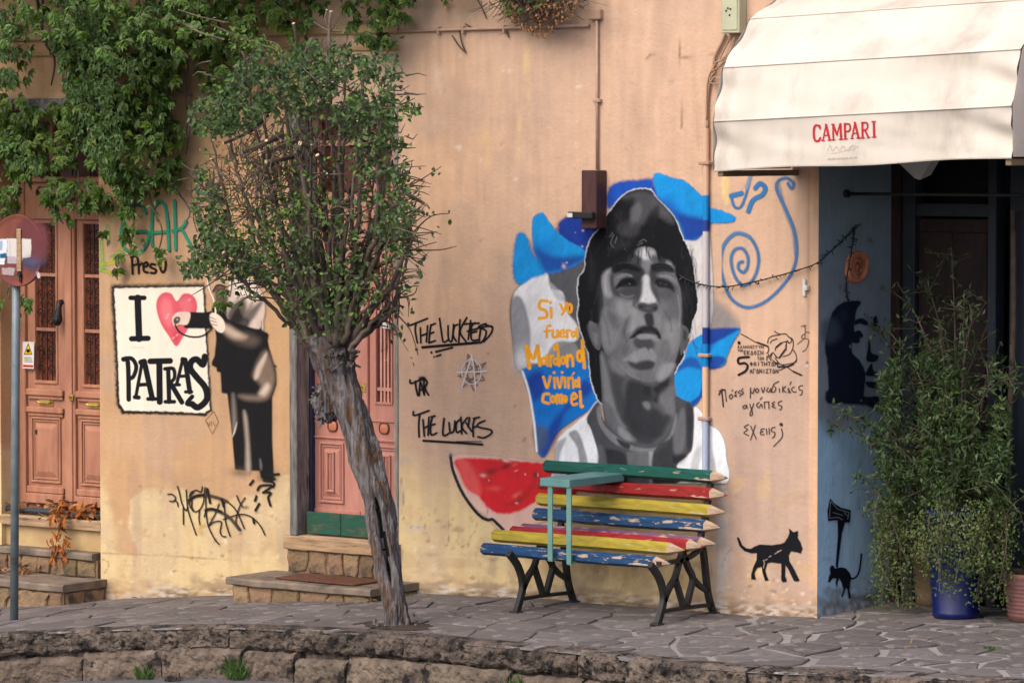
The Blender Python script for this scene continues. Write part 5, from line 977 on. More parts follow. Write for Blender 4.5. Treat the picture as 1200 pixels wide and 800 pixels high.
lines(p, [[(300, 545), (306, 672)], [(292, 542), (336, 536), (346, 590), (306, 606)], [(352, 590), (354, 668)], [(354, 610), (380, 590)], [(392, 620), (424, 606), (414, 582), (392, 600), (394, 650), (424, 662)], [(480, 600), (452, 596), (446, 620), (486, 640), (480, 666), (448, 664)], [(540, 552), (522, 580), (522, 630), (540, 660), (558, 640), (564, 590), (556, 560), (540, 552), (530, 566)]], 2.7, A(40, 28, 24), oz, kz, soft=.6)
tagmesh(p, 'black brushed word Preso under the green lettering')
# scribble low on the left, drips
p = canvas(194, 330, 545, 642, .45); ox = (190, 560)
SC1 = [[(62, 150), (100, 150), (130, 180), (120, 215), (78, 214)], [(120, 205), (146, 222), (156, 262)], [(150, 76), (170, 140), (190, 230), (228, 302), (246, 270)], [(232, 110), (238, 200), (246, 290)], [(300, 130), (270, 170), (262, 240), (300, 308), (352, 300), (392, 230), (400, 150), (410, 86)], [(262, 170), (280, 130), (330, 112), (370, 130), (384, 80)], [(286, 190), (284, 260), (300, 300)], [(356, 302), (352, 380), (362, 440)], [(246, 290), (280, 400), (326, 530)], [(204, 260), (206, 430)],
       [(426, 100), (416, 170), (420, 330), (440, 450), (500, 570), (540, 616)], [(540, 245), (500, 340), (440, 450)], [(440, 450), (490, 410), (556, 404), (560, 440), (550, 500), (570, 540), (604, 545)], [(584, 200), (592, 300), (604, 420), (644, 542)], [(580, 386), (650, 360), (730, 338), (800, 344), (870, 382), (930, 450), (970, 530)], [(784, 182), (740, 250), (706, 350), (700, 420), (744, 484)], [(706, 162), (730, 220), (760, 270)], [(610, 210), (700, 300), (776, 470)], [(402, 360), (412, 310)]]
lines(p, SC1, 1.5, A(34, 30, 28), ox, 8, soft=.5); lines(p, [[(250, 220), (290, 178), (400, 158), (520, 180), (610, 215)], [(414, 298), (470, 290), (560, 320), (640, 370), (730, 480)]], 3.6, A(70, 60, 54), ox, 8, soft=1.2, al=.85); lines(p, [[(418, 300), (470, 286), (560, 312)], [(262, 206), (320, 168), (400, 156)], [(430, 100), (456, 230)], [(566, 196), (584, 266)]], 2.8, A(34, 30, 30), ox, 8, soft=.8)
lines(p, [[(860, 20), (830, 60)], [(960, 20), (1050, 40), (1046, 80)], [(900, 110), (930, 70), (1030, 64)], [(952, 134), (1030, 80)], [(960, 130), (1024, 136), (1000, 180), (1022, 256)], [(890, 168), (876, 210)], [(916, 238), (880, 300)], [(1030, 8), (1060, 2)], [(940, -20), (1100, -40)], [(860, 380), (868, 420)]], 2.6, A(34, 30, 32), ox, 8, soft=.6)
p.blob(1000, 5, 60, 18, A(30, 28, 30), .9, o=ox, k=8, jit=.6); p.blob(790, 270, 26, 14, A(90, 76, 66), .6, o=ox, k=8)
lines(p, [[(390, 440), (350, 470), (370, 510)]], 4, A(226, 188, 110), ox, 8, soft=2, al=.5)
tagmesh(p, 'tangled black scribble tag low on the cream wall', .0085)
# thin diamond doodle
p = canvas(118, 260, 478, 512, .6)
lines(p, [[(440, 700), (476, 660), (496, 706), (470, 756), (440, 700)], [(448, 706), (456, 722), (460, 704)], [(466, 704), (466, 722)], [(474, 704), (480, 722)]], .7, A(110, 90, 80), (120, 300), 3.636, sm=False, al=.8)
tagmesh(p, 'tiny pencilled diamond under the poster panel')
# blue spiral and question mark
p = canvas(846, 938, 198, 364, .5); os_ = (820, 190); BL = A(58, 118, 176)
p.line([(415, 100), (432, 124), (440, 100), (410, 74), (370, 88), (362, 130), (404, 220), (444, 320), (456, 430), (432, 520), (370, 600), (300, 658), (220, 680), (150, 640), (114, 560), (98, 470), (114, 390), (166, 338), (230, 348), (270, 410), (276, 480), (250, 550), (204, 576), (166, 534), (148, 460), (164, 412), (200, 404), (226, 440), (226, 488), (206, 516), (184, 500), (184, 474), (202, 466)], 3.6, BL, o=os_, k=4, soft=1.3, al=.82)
p.line([(370, 110), (400, 220), (440, 320), (452, 430)], 5.0, A(88, 130, 172), o=os_, k=4, soft=1.8, al=.4); p.line([(98, 470), (114, 390), (170, 330), (236, 350)], 4.6, A(88, 130, 172), o=os_, k=4, soft=1.5, al=.45)
lines(p, [[(150, 158), (196, 146)]], 5.6, BL, os_, 4, soft=1.0); lines(p, [[(150, 168), (162, 205), (182, 216), (200, 200), (222, 140), (240, 60)]], 2.8, BL, os_, 4, soft=1.1); lines(p, [[(262, 122), (284, 100), (308, 120), (296, 152), (250, 180), (230, 230)]], 5.4, BL, os_, 4, soft=.9)
p.line([(222, 120), (244, 50)], 5, A(150, 160, 180), o=os_, k=4, soft=2, al=.5)
tagmesh(p, 'blue spray spiral with a long hooked tail under the awning')
# stencilled slogan with the fist-like drawing, handwritten question
p = canvas(840, 952, 374, 530, .34); ob = (840, 370); kb = 10
lines(p, [[(290, 212), (370, 255), (460, 306), (600, 355), (604, 420), (585, 440)], [(600, 320), (608, 270), (650, 235), (740, 222)], [(680, 180), (740, 212), (810, 210), (850, 250), (890, 270), (900, 330), (886, 400), (850, 450), (780, 476)], [(630, 318), (650, 290), (710, 266)], [(690, 400), (696, 370), (760, 316), (840, 296)], [(812, 340), (806, 390), (760, 460), (730, 490), (690, 470)], [(820, 300), (816, 400)], [(900, 400), (930, 450), (936, 530), (860, 560), (770, 572)], [(640, 450), (660, 430), (690, 460), (700, 490)], [(690, 500), (740, 560), (790, 580)], [(930, 520), (900, 560), (830, 592), (720, 600)], [(830, 600), (900, 650), (994, 694)], [(740, 636), (810, 602)], [(860, 250), (880, 290), (850, 320), (830, 290)]], 1.0, A(44, 36, 38), ob, kb, soft=.4)
lines(p, [[(600, 355), (480, 312)], [(720, 596), (830, 592), (900, 565)], [(760, 316), (700, 366)], [(800, 400), (740, 486)], [(994, 694), (900, 650)]], 1.9, A(40, 34, 38), ob, kb, soft=.4)
lines(p, [[(378, 480), (262, 494), (262, 556), (330, 552), (364, 586), (340, 644), (258, 690)]], 2.5, A(24, 22, 26), ob, kb, soft=.4); p.line([(264, 312), (264, 316)], 3.4, A(24, 22, 26), o=ob, k=kb)
DK = A(44, 38, 42)
small_text(p, 'ΑΛΛΗΛΕΓΓΥΗ', 864.8, 404.6, 3.0, 1.9, 1.2, .62, DK, .012); small_text(p, 'ΤΗΝ', 864.8, 409.4, 2.4, 1.4, .8, .5, DK); small_text(p, 'ΕΚΔΟΣΗ', 872.4, 410.6, 4.6, 2.6, 1.3, .75, DK, .01); small_text(p, 'ΤΩΝ', 888, 418, 3.4, 1.7, 1.0, .6, DK)
small_text(p, 'ΦΟΙΤΗΤΩΝ', 879.4, 424.0, 4.2, 2.8, 1.4, .85, DK, .0); small_text(p, 'ΑΓΩΝΙΣΤΩΝ', 879.2, 432.4, 4.4, 2.5, 1.3, .8, DK, .0)
lines(p, [[(590, 470), (590, 520)], [(610, 450), (620, 500)], [(640, 440), (636, 520)], [(600, 480), (650, 450)], [(660, 520), (700, 560)], [(680, 540), (730, 560)]], 1.0, DK, ob, kb)
oc = (820, 370); HW = A(60, 46, 44)
hw = [[(92, 370), (104, 345)], [(92, 352), (120, 345)], [(104, 350), (112, 424)], [(120, 345), (126, 400)], [(150, 366), (140, 376), (146, 388), (156, 378), (150, 366)], [(152, 352), (156, 346)], [(176, 352), (166, 358), (172, 366), (164, 374), (176, 376)], [(190, 348), (182, 360), (196, 364), (188, 376)], [(204, 340), (196, 352), (206, 358), (200, 368)],
      [(240, 336), (238, 384)], [(238, 350), (250, 362), (258, 338)], [(268, 340), (262, 352), (272, 358), (278, 346), (268, 340)], [(290, 336), (298, 358), (306, 334)], [(322, 336), (314, 350), (326, 356), (334, 340), (336, 358)], [(344, 330), (338, 352), (350, 356), (358, 338), (346, 322), (372, 306)], [(374, 340), (376, 356)], [(390, 330), (390, 358)], [(404, 330), (392, 344), (406, 358)], [(420, 338), (414, 346), (424, 350), (416, 358), (428, 358)], [(424, 322), (430, 308)], [(444, 332), (432, 342), (440, 356), (454, 354)], [(484, 326), (468, 330), (467, 344), (482, 350), (478, 368), (470, 370)],
      [(214, 418), (204, 424), (208, 434), (218, 428), (220, 416), (224, 432)], [(236, 412), (244, 436), (254, 410)], [(244, 436), (236, 464), (248, 462), (246, 440)], [(280, 404), (268, 416), (278, 430), (290, 412), (294, 430)], [(284, 392), (292, 382)], [(304, 404), (306, 434)], [(302, 404), (326, 402)], [(324, 402), (326, 434)], [(352, 402), (340, 410), (350, 416), (340, 424), (356, 430)], [(386, 398), (371, 404), (371, 418), (386, 422), (381, 438), (376, 438)],
      [(230, 508), (210, 520), (226, 532), (208, 546), (230, 560)], [(240, 516), (266, 576)], [(262, 512), (240, 580)], [(304, 528), (290, 530), (288, 539), (298, 541)], [(298, 541), (286, 545), (288, 555), (304, 554)], [(314, 528), (316, 554)], [(326, 526), (328, 554)], [(354, 520), (339, 526), (338, 540), (354, 546), (350, 566), (342, 570)], [(384, 528), (388, 566), (348, 610)]]
lines(p, hw, 1.05, HW, oc, 4, soft=.4); p.line([(382, 507), (384, 509)], 3.6, HW, o=oc, k=4)
lines(p, [[(104, 345), (112, 424)], [(92, 368), (104, 346), (118, 346)]], 1.5, HW, oc, 4)
lines(p, [[(490, 44), (496, 60), (494, 100)], [(476, 50), (500, 44)], [(496, 84), (482, 90), (480, 104), (492, 106), (512, 112), (504, 150), (484, 168)], [(460, 132), (494, 104)], [(500, 76), (516, 78)]], .8, A(84, 60, 56), oc, 4)
p.blob(505, 218, 6, 7, A(130, 100, 90), .8, o=oc, k=4); p.blob(504, 234, 10, 8, A(228, 214, 206), .7, o=oc, k=4)
tagmesh(p, 'black stencilled Greek slogan with a big 5 and a handwritten question under it')
# the black cat
p = canvas(860, 944, 616, 686, .45); oq = (820, 620); kq = 6.667
p.poly([(292, 62), (306, 60), (318, 84), (334, 122), (366, 146), (402, 150), (436, 132), (470, 116), (560, 122), (640, 112), (664, 100), (692, 60), (703, 25), (700, -8), (716, 4), (735, 20), (770, 10), (768, 65), (790, 100), (805, 150), (790, 185), (760, 176), (716, 168), (696, 200), (702, 245), (740, 310), (782, 396), (758, 406), (736, 396), (690, 300), (672, 276), (668, 360), (684, 404), (652, 412), (640, 396), (640, 264), (560, 256), (532, 262), (516, 310), (522, 350), (542, 396), (514, 400), (492, 330), (486, 290), (452, 300), (430, 340), (440, 390), (405, 390), (405, 350), (422, 290), (446, 240), (450, 184), (404, 184), (350, 166), (314, 130)], A(20, 20, 26), soft=.5, smooth=False, o=oq, k=kq, jit=.25)
for pts in [[(500, 240), (508, 262), (500, 300)], [(590, 190), (640, 160)], [(545, 215), (560, 205)], [(610, 172), (628, 168)], [(512, 240), (530, 232)]]: p.line(pts, .9, A(190, 160, 140), o=oq, k=kq, al=.8)
tagmesh(p, 'black stencilled cat walking right near the corner')
# return wall: axe with mouse, stencilled face, terracotta ear
oa = (960, 570); ka = 5.333
p = canvas(964, 1012, 580, 704, .45)
p.poly([(62, 72), (90, 104), (130, 130), (192, 145), (186, 222), (150, 222), (116, 206), (50, 213), (46, 150)], A(16, 18, 30), soft=.5, smooth=False, o=oa, k=ka); p.poly([(110, 204), (155, 222), (136, 290), (110, 505), (97, 500), (112, 300)], A(16, 18, 30), soft=.5, smooth=False, o=oa, k=ka)
lines(p, [[(64, 92), (58, 196), (112, 190), (140, 206)], [(66, 92), (110, 140), (150, 150), (180, 160), (172, 200)], [(150, 160), (168, 180)], [(80, 160), (140, 178)]], .55, A(170, 180, 196), oa, ka, al=.8, sm=False)
p.poly([(50, 595), (56, 560), (66, 540), (60, 510), (70, 490), (86, 494), (92, 510), (130, 502), (160, 508), (184, 535), (196, 568), (188, 600), (184, 640), (191, 694), (178, 698), (172, 640), (160, 630), (150, 664), (140, 690), (132, 684), (146, 640), (136, 600), (120, 570), (110, 596), (106, 628), (97, 600), (102, 570), (78, 572), (60, 596)], A(16, 18, 30), soft=.5, smooth=False, o=oa, k=ka)
p.line([(188, 574), (220, 566), (244, 525), (258, 420)], 2.0, A(16, 18, 30), o=oa, k=ka)
tagmesh(p, 'black stencilled mouse hanging from an axe on the blue wall', 0, plane=SIDE, parent=SIDEW, off=(.0075, 0, 0))
oe = (950, 340); ke = 5.333; NV = A(26, 32, 52)
p = canvas(958, 1034, 346, 484, .55)
p.poly([(308, 72), (282, 116), (272, 160), (266, 220), (268, 300), (250, 332), (255, 390), (300, 440), (330, 500), (336, 530), (330, 600), (330, 662), (420, 664), (400, 736), (330, 712), (180, 706), (98, 700), (90, 640), (106, 600), (98, 450), (84, 350), (100, 250), (126, 150), (180, 86), (250, 66)], NV, soft=1.2, o=oe, k=ke, jit=.8)
p.poly([(70, 200), (150, 180), (180, 280), (120, 330), (70, 300)], A(90, 104, 120), soft=6, o=oe, k=ke, al=.5); p.blob(200, 160, 30, 50, A(60, 70, 90), .35, o=oe, k=ke)
for s in ([(270, 190), (310, 174), (350, 198), (342, 218), (300, 206), (270, 216)], [(255, 272), (296, 250), (322, 286), (300, 300), (296, 326), (258, 326), (250, 300)], [(356, 308), (366, 340), (372, 390), (416, 408), (400, 442), (344, 440), (344, 400), (352, 360)], [(340, 512), (374, 456), (386, 500), (430, 520), (390, 532), (344, 532)], [(340, 570), (420, 580), (396, 610), (352, 600)], [(384, 180), (404, 160), (412, 220), (388, 220)]):
    p.poly(s, NV, soft=.7, o=oe, k=ke)
p.blob(240, 350, 5, 10, A(170, 176, 182), .8, o=oe, k=ke); p.blob(308, 688, 5, 5, A(190, 190, 195), .9, o=oe, k=ke); p.blob(262, 728, 12, 8, A(200, 204, 210), .7, o=oe, k=ke, jit=1)
tagmesh(p, 'dark stencilled profile of a face on the blue wall', 0, plane=SIDE, parent=SIDEW, off=(.0085, 0, 0))

# ================================================================== doorsteps
def stone_front(parent, x0, x1, y, z0fn, z1, side=None, seed=0, gap=.014, wd=.20):
    """irregular cladding stones set in mortar on a riser facing the street (or a side face)"""
    r = np.random.default_rng(seed); L = x1-x0; n = max(2, int(L/wd)); zmin = min(z0fn(x0), z0fn(x1)); h = z1-zmin
    S = [((k+.5)*L/n+r.uniform(-.36, .36)*L/n, h*(.5+r.uniform(-.34, .34))) for k in range(n)]
    for poly in voronoi(S, .0, L, 0, h, gap):
        poly = roughen(poly, .008, .05); P = np.array(poly); c = P.mean(0); ins = P+(c-P)*.10; d = .012+r.uniform(0, .012); k = len(P)
        def to3(Q, dd):
            if side is None: return np.stack([x0+Q[:, 0], np.full(k, y-dd), zmin+Q[:, 1]], -1)
            return np.stack([np.full(k, side+dd), x0+Q[:, 0], zmin+Q[:, 1]], -1)
        mb = MB(); mb.addm(np.concatenate([to3(ins, d+r.uniform(-.003, .003)), to3(P, d*.5), to3(P, -.003)]), [list(range(k))]+[[i, (i+1) % k, (i+1) % k+k, i+k] for i in range(k)]+[[i+k, (i+1) % k+k, (i+1) % k+2*k, i+2*k] for i in range(k)])
        mb.build('stone', M['step_stone'], parent)
def slab(x0, x1, y0, y1, z0, z1, seed, name, parent, mname='step_slab'):
    bm = bmesh.new(); bmesh.ops.create_grid(bm, x_segments=1, y_segments=1, size=.5); bm.free()
    mb = MB(); nx_ = max(6, int((x1-x0)/.08)); xs_ = np.linspace(x0, x1, nx_)
    prof = [(y1, z0), (y1, z1), (y0+.012, z1), (y0, z1-.012), (y0+.002, z0+.006), (y0+.012, z0)]
    G_ = np.array([(x+(0), py_+(fbm(np.array(x*7.), np.array(seed*3.), seed, 3)-.5)*.014*(py_ < y1-.05), pz_+(fbm(np.array(x*5.), np.array(seed+9.), seed+3, 3)-.5)*.010) for (py_, pz_) in prof for x in xs_]); n_ = nx_
    mb.add(G_, [(j*n_+i, j*n_+i+1, (j+1)*n_+i+1, (j+1)*n_+i) for j in range(len(prof)-1) for i in range(n_-1)]+[(5*n_+i, 5*n_+i+1, i+1, i) for i in range(n_-1)])
    mb.addm(G_.reshape(6, n_, 3)[:, 0], [list(range(6))]); mb.addm(G_.reshape(6, n_, 3)[:, -1], [list(range(6))[::-1]])
    return mb.build(name, M[mname], parent)
gz = lambda x, y=-.3: float(zg(x, y))
# left steps: street step, second tread, cream riser and sill
S1 = empty('doorstep', (-6.8, -.2, gz(-6.8)), 'left stone clad steps below the dusty pink door, littered with dry leaves', 'steps')
zs1t = pZ(124.5, 678.5, 0); xr = pX(124.5, 0, 690); yf1 = -.44
slab(-8.6, xr+.01, yf1-.03, -.001, zs1t-.055, zs1t, 3, 'tread', S1)
mb = MB(); mb.box(-8.55, xr-.015, yf1+.005, -.002, -.75, zs1t-.056); mb.build('riser', M['step_mortar'], S1)
stone_front(S1, -8.5, xr-.02, yf1+.005, lambda x: gz(x)-.01, zs1t-.062, None, 5, wd=.19); stone_front(S1, yf1+.02, -.02, 0, lambda y: gz(xr, y)-.01, zs1t-.062, xr-.015, 6, wd=.15)
zt_a, zt_b = pZ(113, 648, 0), pZ(113, 656.5, 0); xr2 = pX(113, 0, 650)
slab(-8.6, xr2, -.05, .14, zt_b, zt_a, 8, 'tread', S1); mb = MB(); mb.box(-8.6, xr2+.02, -.010, .13, zs1t+.001, zt_b-.001); mb.build('riser', M['step_mortar'], S1); stone_front(S1, -8.5, xr2, -.010, lambda x: zs1t+.004, zt_b-.004, None, 15, gap=.010, wd=.14)
zs_b = pZ(100, 622, 0); mb = MB(); mb.box(-8.6, D1[1]-.002, .045, .19, zt_a+.001, zs_b-.001, .003); mb.build('cream_riser', M['step_render'], S1)
slab(-8.6, D1[1]-.004, .0, .195, zs_b, D1[2]-.002, 11, 'door_sill', S1, 'sill_wood')
mb = MB(); mb.tube([(-8.5, .07, D1[2]+.03), (-7.2, .06, D1[2]+.034), (-6.7, .075, D1[2]+.03), (D1[1]-.02, .06, D1[2]+.034)], .022, 8); setp(mb.build('hose', M['hose'], None, True), 'dark pipe lying among dry leaves on the left door sill', 'hose')
# right steps with stones, worn wooden sill and mat
S2 = empty('doorstep', (-3.9, -.3, gz(-3.9)), 'stone clad steps with a brown mat below the salmon pink door', 'steps')
fl = onG(265, 709); fr_ = onG(430, 709); zt2_ = pZ(489, 683.6, 0)+.006; xa, xb = -4.47, -3.215; yf2 = -.50
slab(xa-.02, xb+.01, yf2-.03, -.001, zt2_-.05, zt2_, 21, 'tread', S2); mb = MB(); mb.box(xa+.01, xb-.015, yf2+.012, -.002, -.5, zt2_-.051); mb.build('riser', M['step_mortar'], S2)
stone_front(S2, xa+.02, xb-.02, yf2+.012, lambda x: gz(x, -.5)-.012, zt2_-.056, None, 25, gap=.016, wd=.19); stone_front(S2, yf2+.03, -.02, 0, lambda y: gz(xb, y)-.01, zt2_-.056, xb-.015, 26, wd=.17)
zsb, zst = pZ(337, 643, -.03), .249
mb = MB(); mb.box(D2[0]+.0, D2[1]-.0, -.004, .19, zt2_+.001, zsb-.001); mb.build('riser', M['step_mortar'], S2); stone_front(S2, D2[0]-.03, D2[1]+.0, -.004, lambda x: zt2_+.004, zsb-.006, None, 33, gap=.03, wd=.16)
slab(D2[0]-.05, D2[1]+.02, -.04, .19, zsb, zst-.001, 31, 'door_sill', S2, 'sill_wood')
m0 = WZ(np.array([326., 431, 400, 350]), np.array([681., 684, 676, 672.5]), zt2_)
mb = MB(); a0 = WZ(330., 681., zt2_); b0_ = WZ(430., 683., zt2_)
mx0, mx1, my0, my1 = -4.13, -3.42, -.43, -.09; mb.box(mx0, mx1, my0, my1, zt2_+.004, zt2_+.016, .004); setp(mb.build('doormat', M['doormat'], None), 'worn rusty brown mat on the step under the salmon door', 'doormat')

# ================================================================== awning
AW = empty('awning', (-.19, -.9, 2.83), 'cream fabric awning with red lettering over the shop recess', 'awning')
tilt = (2.911-2.827)/2.07
prof = [(-.90, 2.827), (-.905, 3.122), (-.80, 3.452), (-.50, 3.758), (-.10, 3.93), (-.01, 3.95)]
def aw(x, y, z): return (x, y, z+(x+.19)*tilt)
def sag(x, t, seed, amp): return amp*(fbm(np.array(x*1.3+seed), np.array(t*2.2), seed, 4)-.5)
XL, XR = -.19, 1.88; nxa = 90
xsa = np.linspace(XL, XR, nxa)
for k in range(len(prof)-1):
    (ya, za), (yb, zb) = prof[k], prof[k+1]; nt_ = 14 if k < 3 else 6; V = []
    for t in np.linspace(0, 1, nt_):
        for x in xsa:
            e = math.sin(math.pi*t); u = (x-XL)/(XR-XL); cn = math.exp(-((u)/.08)**2)+math.exp(-((1-u)/.14)**2)
            fold = (fbm(np.array(x*2.2+t*1.4), np.array(t*1.6+k*5), 31+k, 4)-.5)*.036*e+.014*e*math.sin(x*2.4+k)
            diag = cn*.026*math.sin((u*9+t*3.0)*2.4)*e
            hang = .006*math.sin(x*5.3)*(1-t) if k == 0 else 0
            V.append(aw(x, ya+(yb-ya)*t-fold-diag+(.018*e if k < 3 else 0), za+(zb-za)*t+hang))
    V = np.array(V); F = [(j*nxa+i, j*nxa+i+1, (j+1)*nxa+i+1, (j+1)*nxa+i) for j in range(nt_-1) for i in range(nxa-1)]
    th = V+np.array([0, .004, -.002]); mb = MB(); mb.add(V, F); mb.add(th, [f[::-1] for f in F])
    o = mb.build('valance' if k == 0 else 'canopy_panel', M['canvas_cloth'], AW, True)
    if k == 0: VAL = o
    else:
        mb = MB(); mb.tube([aw(x, ya-.003, za+.001) for x in np.linspace(XL, XR+.005, 40)], .0042, 6); mb.build('seam_rib', M['canvas_cloth'], AW, True)
mb = MB(); mb.tube([aw(x, -.893, 2.824+.006*math.sin(x*5.3)) for x in np.linspace(XL, XR, 40)], .006, 6); mb.build('hem', M['canvas_cloth'], AW, True)
for xe, sgn in ((XL, -1), (XR, 1)):      # side cheeks
    pr = np.array([(y, z) for y, z in prof]); pr2 = []
    for a in range(len(pr)-1):
        for t in np.arange(4)/4: pr2.append(pr[a]+(pr[a+1]-pr[a])*t)
    pr2.append(pr[-1]); pr2 = np.array(pr2); V = []; nk = 10
    for s in np.linspace(0, 1, nk):
        for (y, z) in pr2:
            yy = y*(1-s)+(-.01)*s; zz_ = z*(1-s)+(2.83+(z-2.827)*1.0)*s; w_ = .02*math.sin(math.pi*s)*math.sin(z*14+s*8)
            V.append(aw(xe+sgn*(.004+abs(w_)*.6+.012*fbm(np.array(z*4), np.array(s*5.), 3, 3)), yy, zz_))
    n_ = len(pr2); mb = MB()
    if sgn > 0: mb.add(V, [(j*n_+i, (j+1)*n_+i, (j+1)*n_+i+1, j*n_+i+1) for j in range(nk-1) for i in range(n_-1)]); mb.build('side_cheek', M['canvas_cloth'], AW, True)
    else: mb.add(V, [(j*n_+i, (j+1)*n_+i, (j+1)*n_+i+1, j*n_+i+1) for j in range(nk-1) for i in range(n_-1)]); mb.build('side_cheek', M['canvas_cloth'], AW, True)
# inner rails: front bar ends and the arm seen under the left cheek
mb = MB(); mb.box(XL+.01, XL+.05, -.88, -.012, 2.785, 2.822, .004); mb.build('side_rail', M['awning_rail'], AW); mb = MB(); mb.box(XR-.05, XR-.01, -.88, -.012, 2.86, 2.90, .004); mb.build('side_rail', M['awning_rail'], AW)
# lettering on the valance
p = canvas(948, 1034, 138, 170, .3); RED = A(190, 44, 56)
def cl(pts, wd, sm=False): p.line(pts, wd, RED, soft=.4, smooth=sm)
sl_ = -.07
def L_(x, y): return (x, y+(x-952)*sl_)
hT, hB = 147.2, 166.0; xx = 953.0
def seg(pts, wd, sm=False): cl([L_(a, b) for a, b in pts], wd, sm)
seg([(961, 150.5), (959, 147.8), (955.5, 147.8), (953.6, 152), (953.6, 161), (955.5, 165.4), (959, 165.4), (961, 162.5)], 2.5, True); seg([(961, 147.5), (961, 152)], 1.2)
seg([(964, 165.5), (968.2, 147.8)], 1.7); seg([(968.2, 147.5), (972, 165.5)], 2.6); seg([(965.5, 160), (970.5, 160)], 1.5); seg([(962.6, 165.8), (966, 165.8)], 1.2); seg([(970, 165.8), (974.4, 165.8)], 1.2)
seg([(976.4, 165.5), (976.4, 147.8)], 2.0); seg([(976.6, 148), (980.8, 160)], 2.3); seg([(980.8, 160), (984.6, 148)], 1.5); seg([(985.4, 147.8), (985.4, 165.5)], 2.5); seg([(974.8, 165.8), (978.4, 165.8)], 1.2); seg([(983.2, 165.8), (987.6, 165.8)], 1.2); seg([(974.8, 147.6), (978, 147.6)], 1.2)
seg([(990.4, 165.5), (990.4, 148)], 2.4); seg([(990, 148.2), (995.4, 148.6), (996.8, 152.6), (995.2, 156.6), (991, 157)], 2.0, True); seg([(988.6, 165.8), (993, 165.8)], 1.2)
seg([(998.2, 165.5), (1002.4, 147.8)], 1.7); seg([(1002.4, 147.5), (1006.2, 165.5)], 2.6); seg([(999.7, 160), (1004.7, 160)], 1.5); seg([(996.8, 165.8), (1000, 165.8)], 1.2); seg([(1004, 165.8), (1008.6, 165.8)], 1.2)
seg([(1011, 165.5), (1011, 148)], 2.4); seg([(1010.6, 148.2), (1016, 148.6), (1017.2, 152.4), (1015.6, 156.2), (1011.6, 156.8)], 2.0, True); seg([(1014, 157), (1017.6, 165.5)], 2.3); seg([(1009.2, 165.8), (1013, 165.8)], 1.2); seg([(1016.4, 165.8), (1019.6, 165.8)], 1.2)
seg([(1024.6, 148), (1024.6, 165.5)], 2.6); seg([(1022.4, 147.7), (1026.8, 147.7)], 1.2); seg([(1022.4, 165.8), (1026.8, 165.8)], 1.2)
PV = canvas(966, 1012, 168, 192, .4)
def onval(x, y):
    P_ = WY(x, y, -.9); x_ = P_[:, 0]; z0 = P_[:, 2]-(x_+.19)*tilt; t = np.clip((z0-2.827)/(3.122-2.827), 0, 1); u = (x_-XL)/(XR-XL)
    e = np.sin(np.pi*t); fold = (fbm(x_*2.2+t*1.4, t*1.6, 31, 4)-.5)*.036*e+.014*e*np.sin(x_*2.4); cn = np.exp(-(u/.08)**2)+np.exp(-((1-u)/.14)**2); diag = cn*.026*np.sin((u*9+t*3.0)*2.4)*e
    P_[:, 1] = -.9-.005*t-fold-diag+.018*e-.0035; return P_
canvas_mesh(p, 'lettering', onval, M_SPRAY, VAL, (0, 0, 0), label='red capital lettering on the hem of the awning')
q = PV; GRY = A(196, 184, 172)
for pts in [[(970, 176), (973, 171), (976, 177), (980, 172), (984, 177), (988, 171), (992, 176), (996, 172), (1002, 170)], [(974, 180), (990, 177), (1006, 172)], [(996, 174), (999, 169), (1001, 176)]]: q.line(pts, .8, GRY, soft=.5, al=.7)
for k in range(7): q.line([(971+k*5, 186.5-k*.3), (973.6+k*5, 186.3-k*.3)], 2.2, GRY, soft=.5, smooth=False, al=.6)
canvas_mesh(q, 'faded_lettering', onval, M_SPRAY, VAL, (0, 0, 0))
# pale lamp shade hanging askew behind the hem, and the dark bar across the recess
lp = [WY(x, y, .25) for x, y in [(1054, 178), (1101, 172), (1078, 211), (1072, 209), (1053, 191)]]
mb = MB(); V = np.array(lp+[q_+np.array([0.02, .10, .03]) for q_ in lp]); mb.addm(V, [[0, 1, 2, 3, 4], [9, 8, 7, 6, 5]]+[[i, i+5, (i+1) % 5+5, (i+1) % 5] for i in range(5)])
setp(mb.build('lamp_shade', M['lampshade_grey'], None), 'pale grey lamp shade hanging askew just under the awning hem', 'lamp')
mb = MB(); b1 = WX(990, 227); mb.tube([b1+np.array([.0, 0, 0]), b1+np.array([1.25, .06, 0])], .011, 8)
o = setp(mb.build('curtain_bar', M['cable_black'], None, True), 'dark bar across the top of the shop recess', 'bar'); mb = MB(); mb.tube([b1+np.array([.003, 0, 0]), b1+np.array([.03, 0, 0])], .026, 10); mb.build('bracket', M['cable_black'], o)

# ================================================================== boxes, pipes and cables on the wall
bz = WY(681, 199.5, -.125); bx1 = pX(698.5, -.125, 199); zb = pZ(698, 268, -.125)
mb = MB(); mb.box(bz[0], bx1, -.125, -.001, zb, bz[2], .006); BB = setp(mb.build('cover_box', M['box_brown'], None), 'dark brown box on the wall above the portrait', 'box')
mb = MB(); a = WY(668, 252, -.14); b = WY(697, 251, -.14); mb.box(a[0], b[0], -.175, -.128, a[2]-.022, a[2]+.022, .006); o = setp(mb.build('plug_adapter', M['cable_black'], None), 'small black adapter with a pale label under the brown box', 'adapter')
mb = MB(); mb.box(a[0]+.004, a[0]+.045, -.178, -.1755, a[2]-.014, a[2]+.014); mb.build('label_tag', M['label_white'], o)
mb = MB(); mb.tube(cr([b+[0, .03, -.01], WY(690, 260, -.1), WY(684, 266, -.03), WY(694, 262, -.02), WY(699, 255, -.03)]), .006, 6); mb.build('lead', M['cable_black'], o, True)
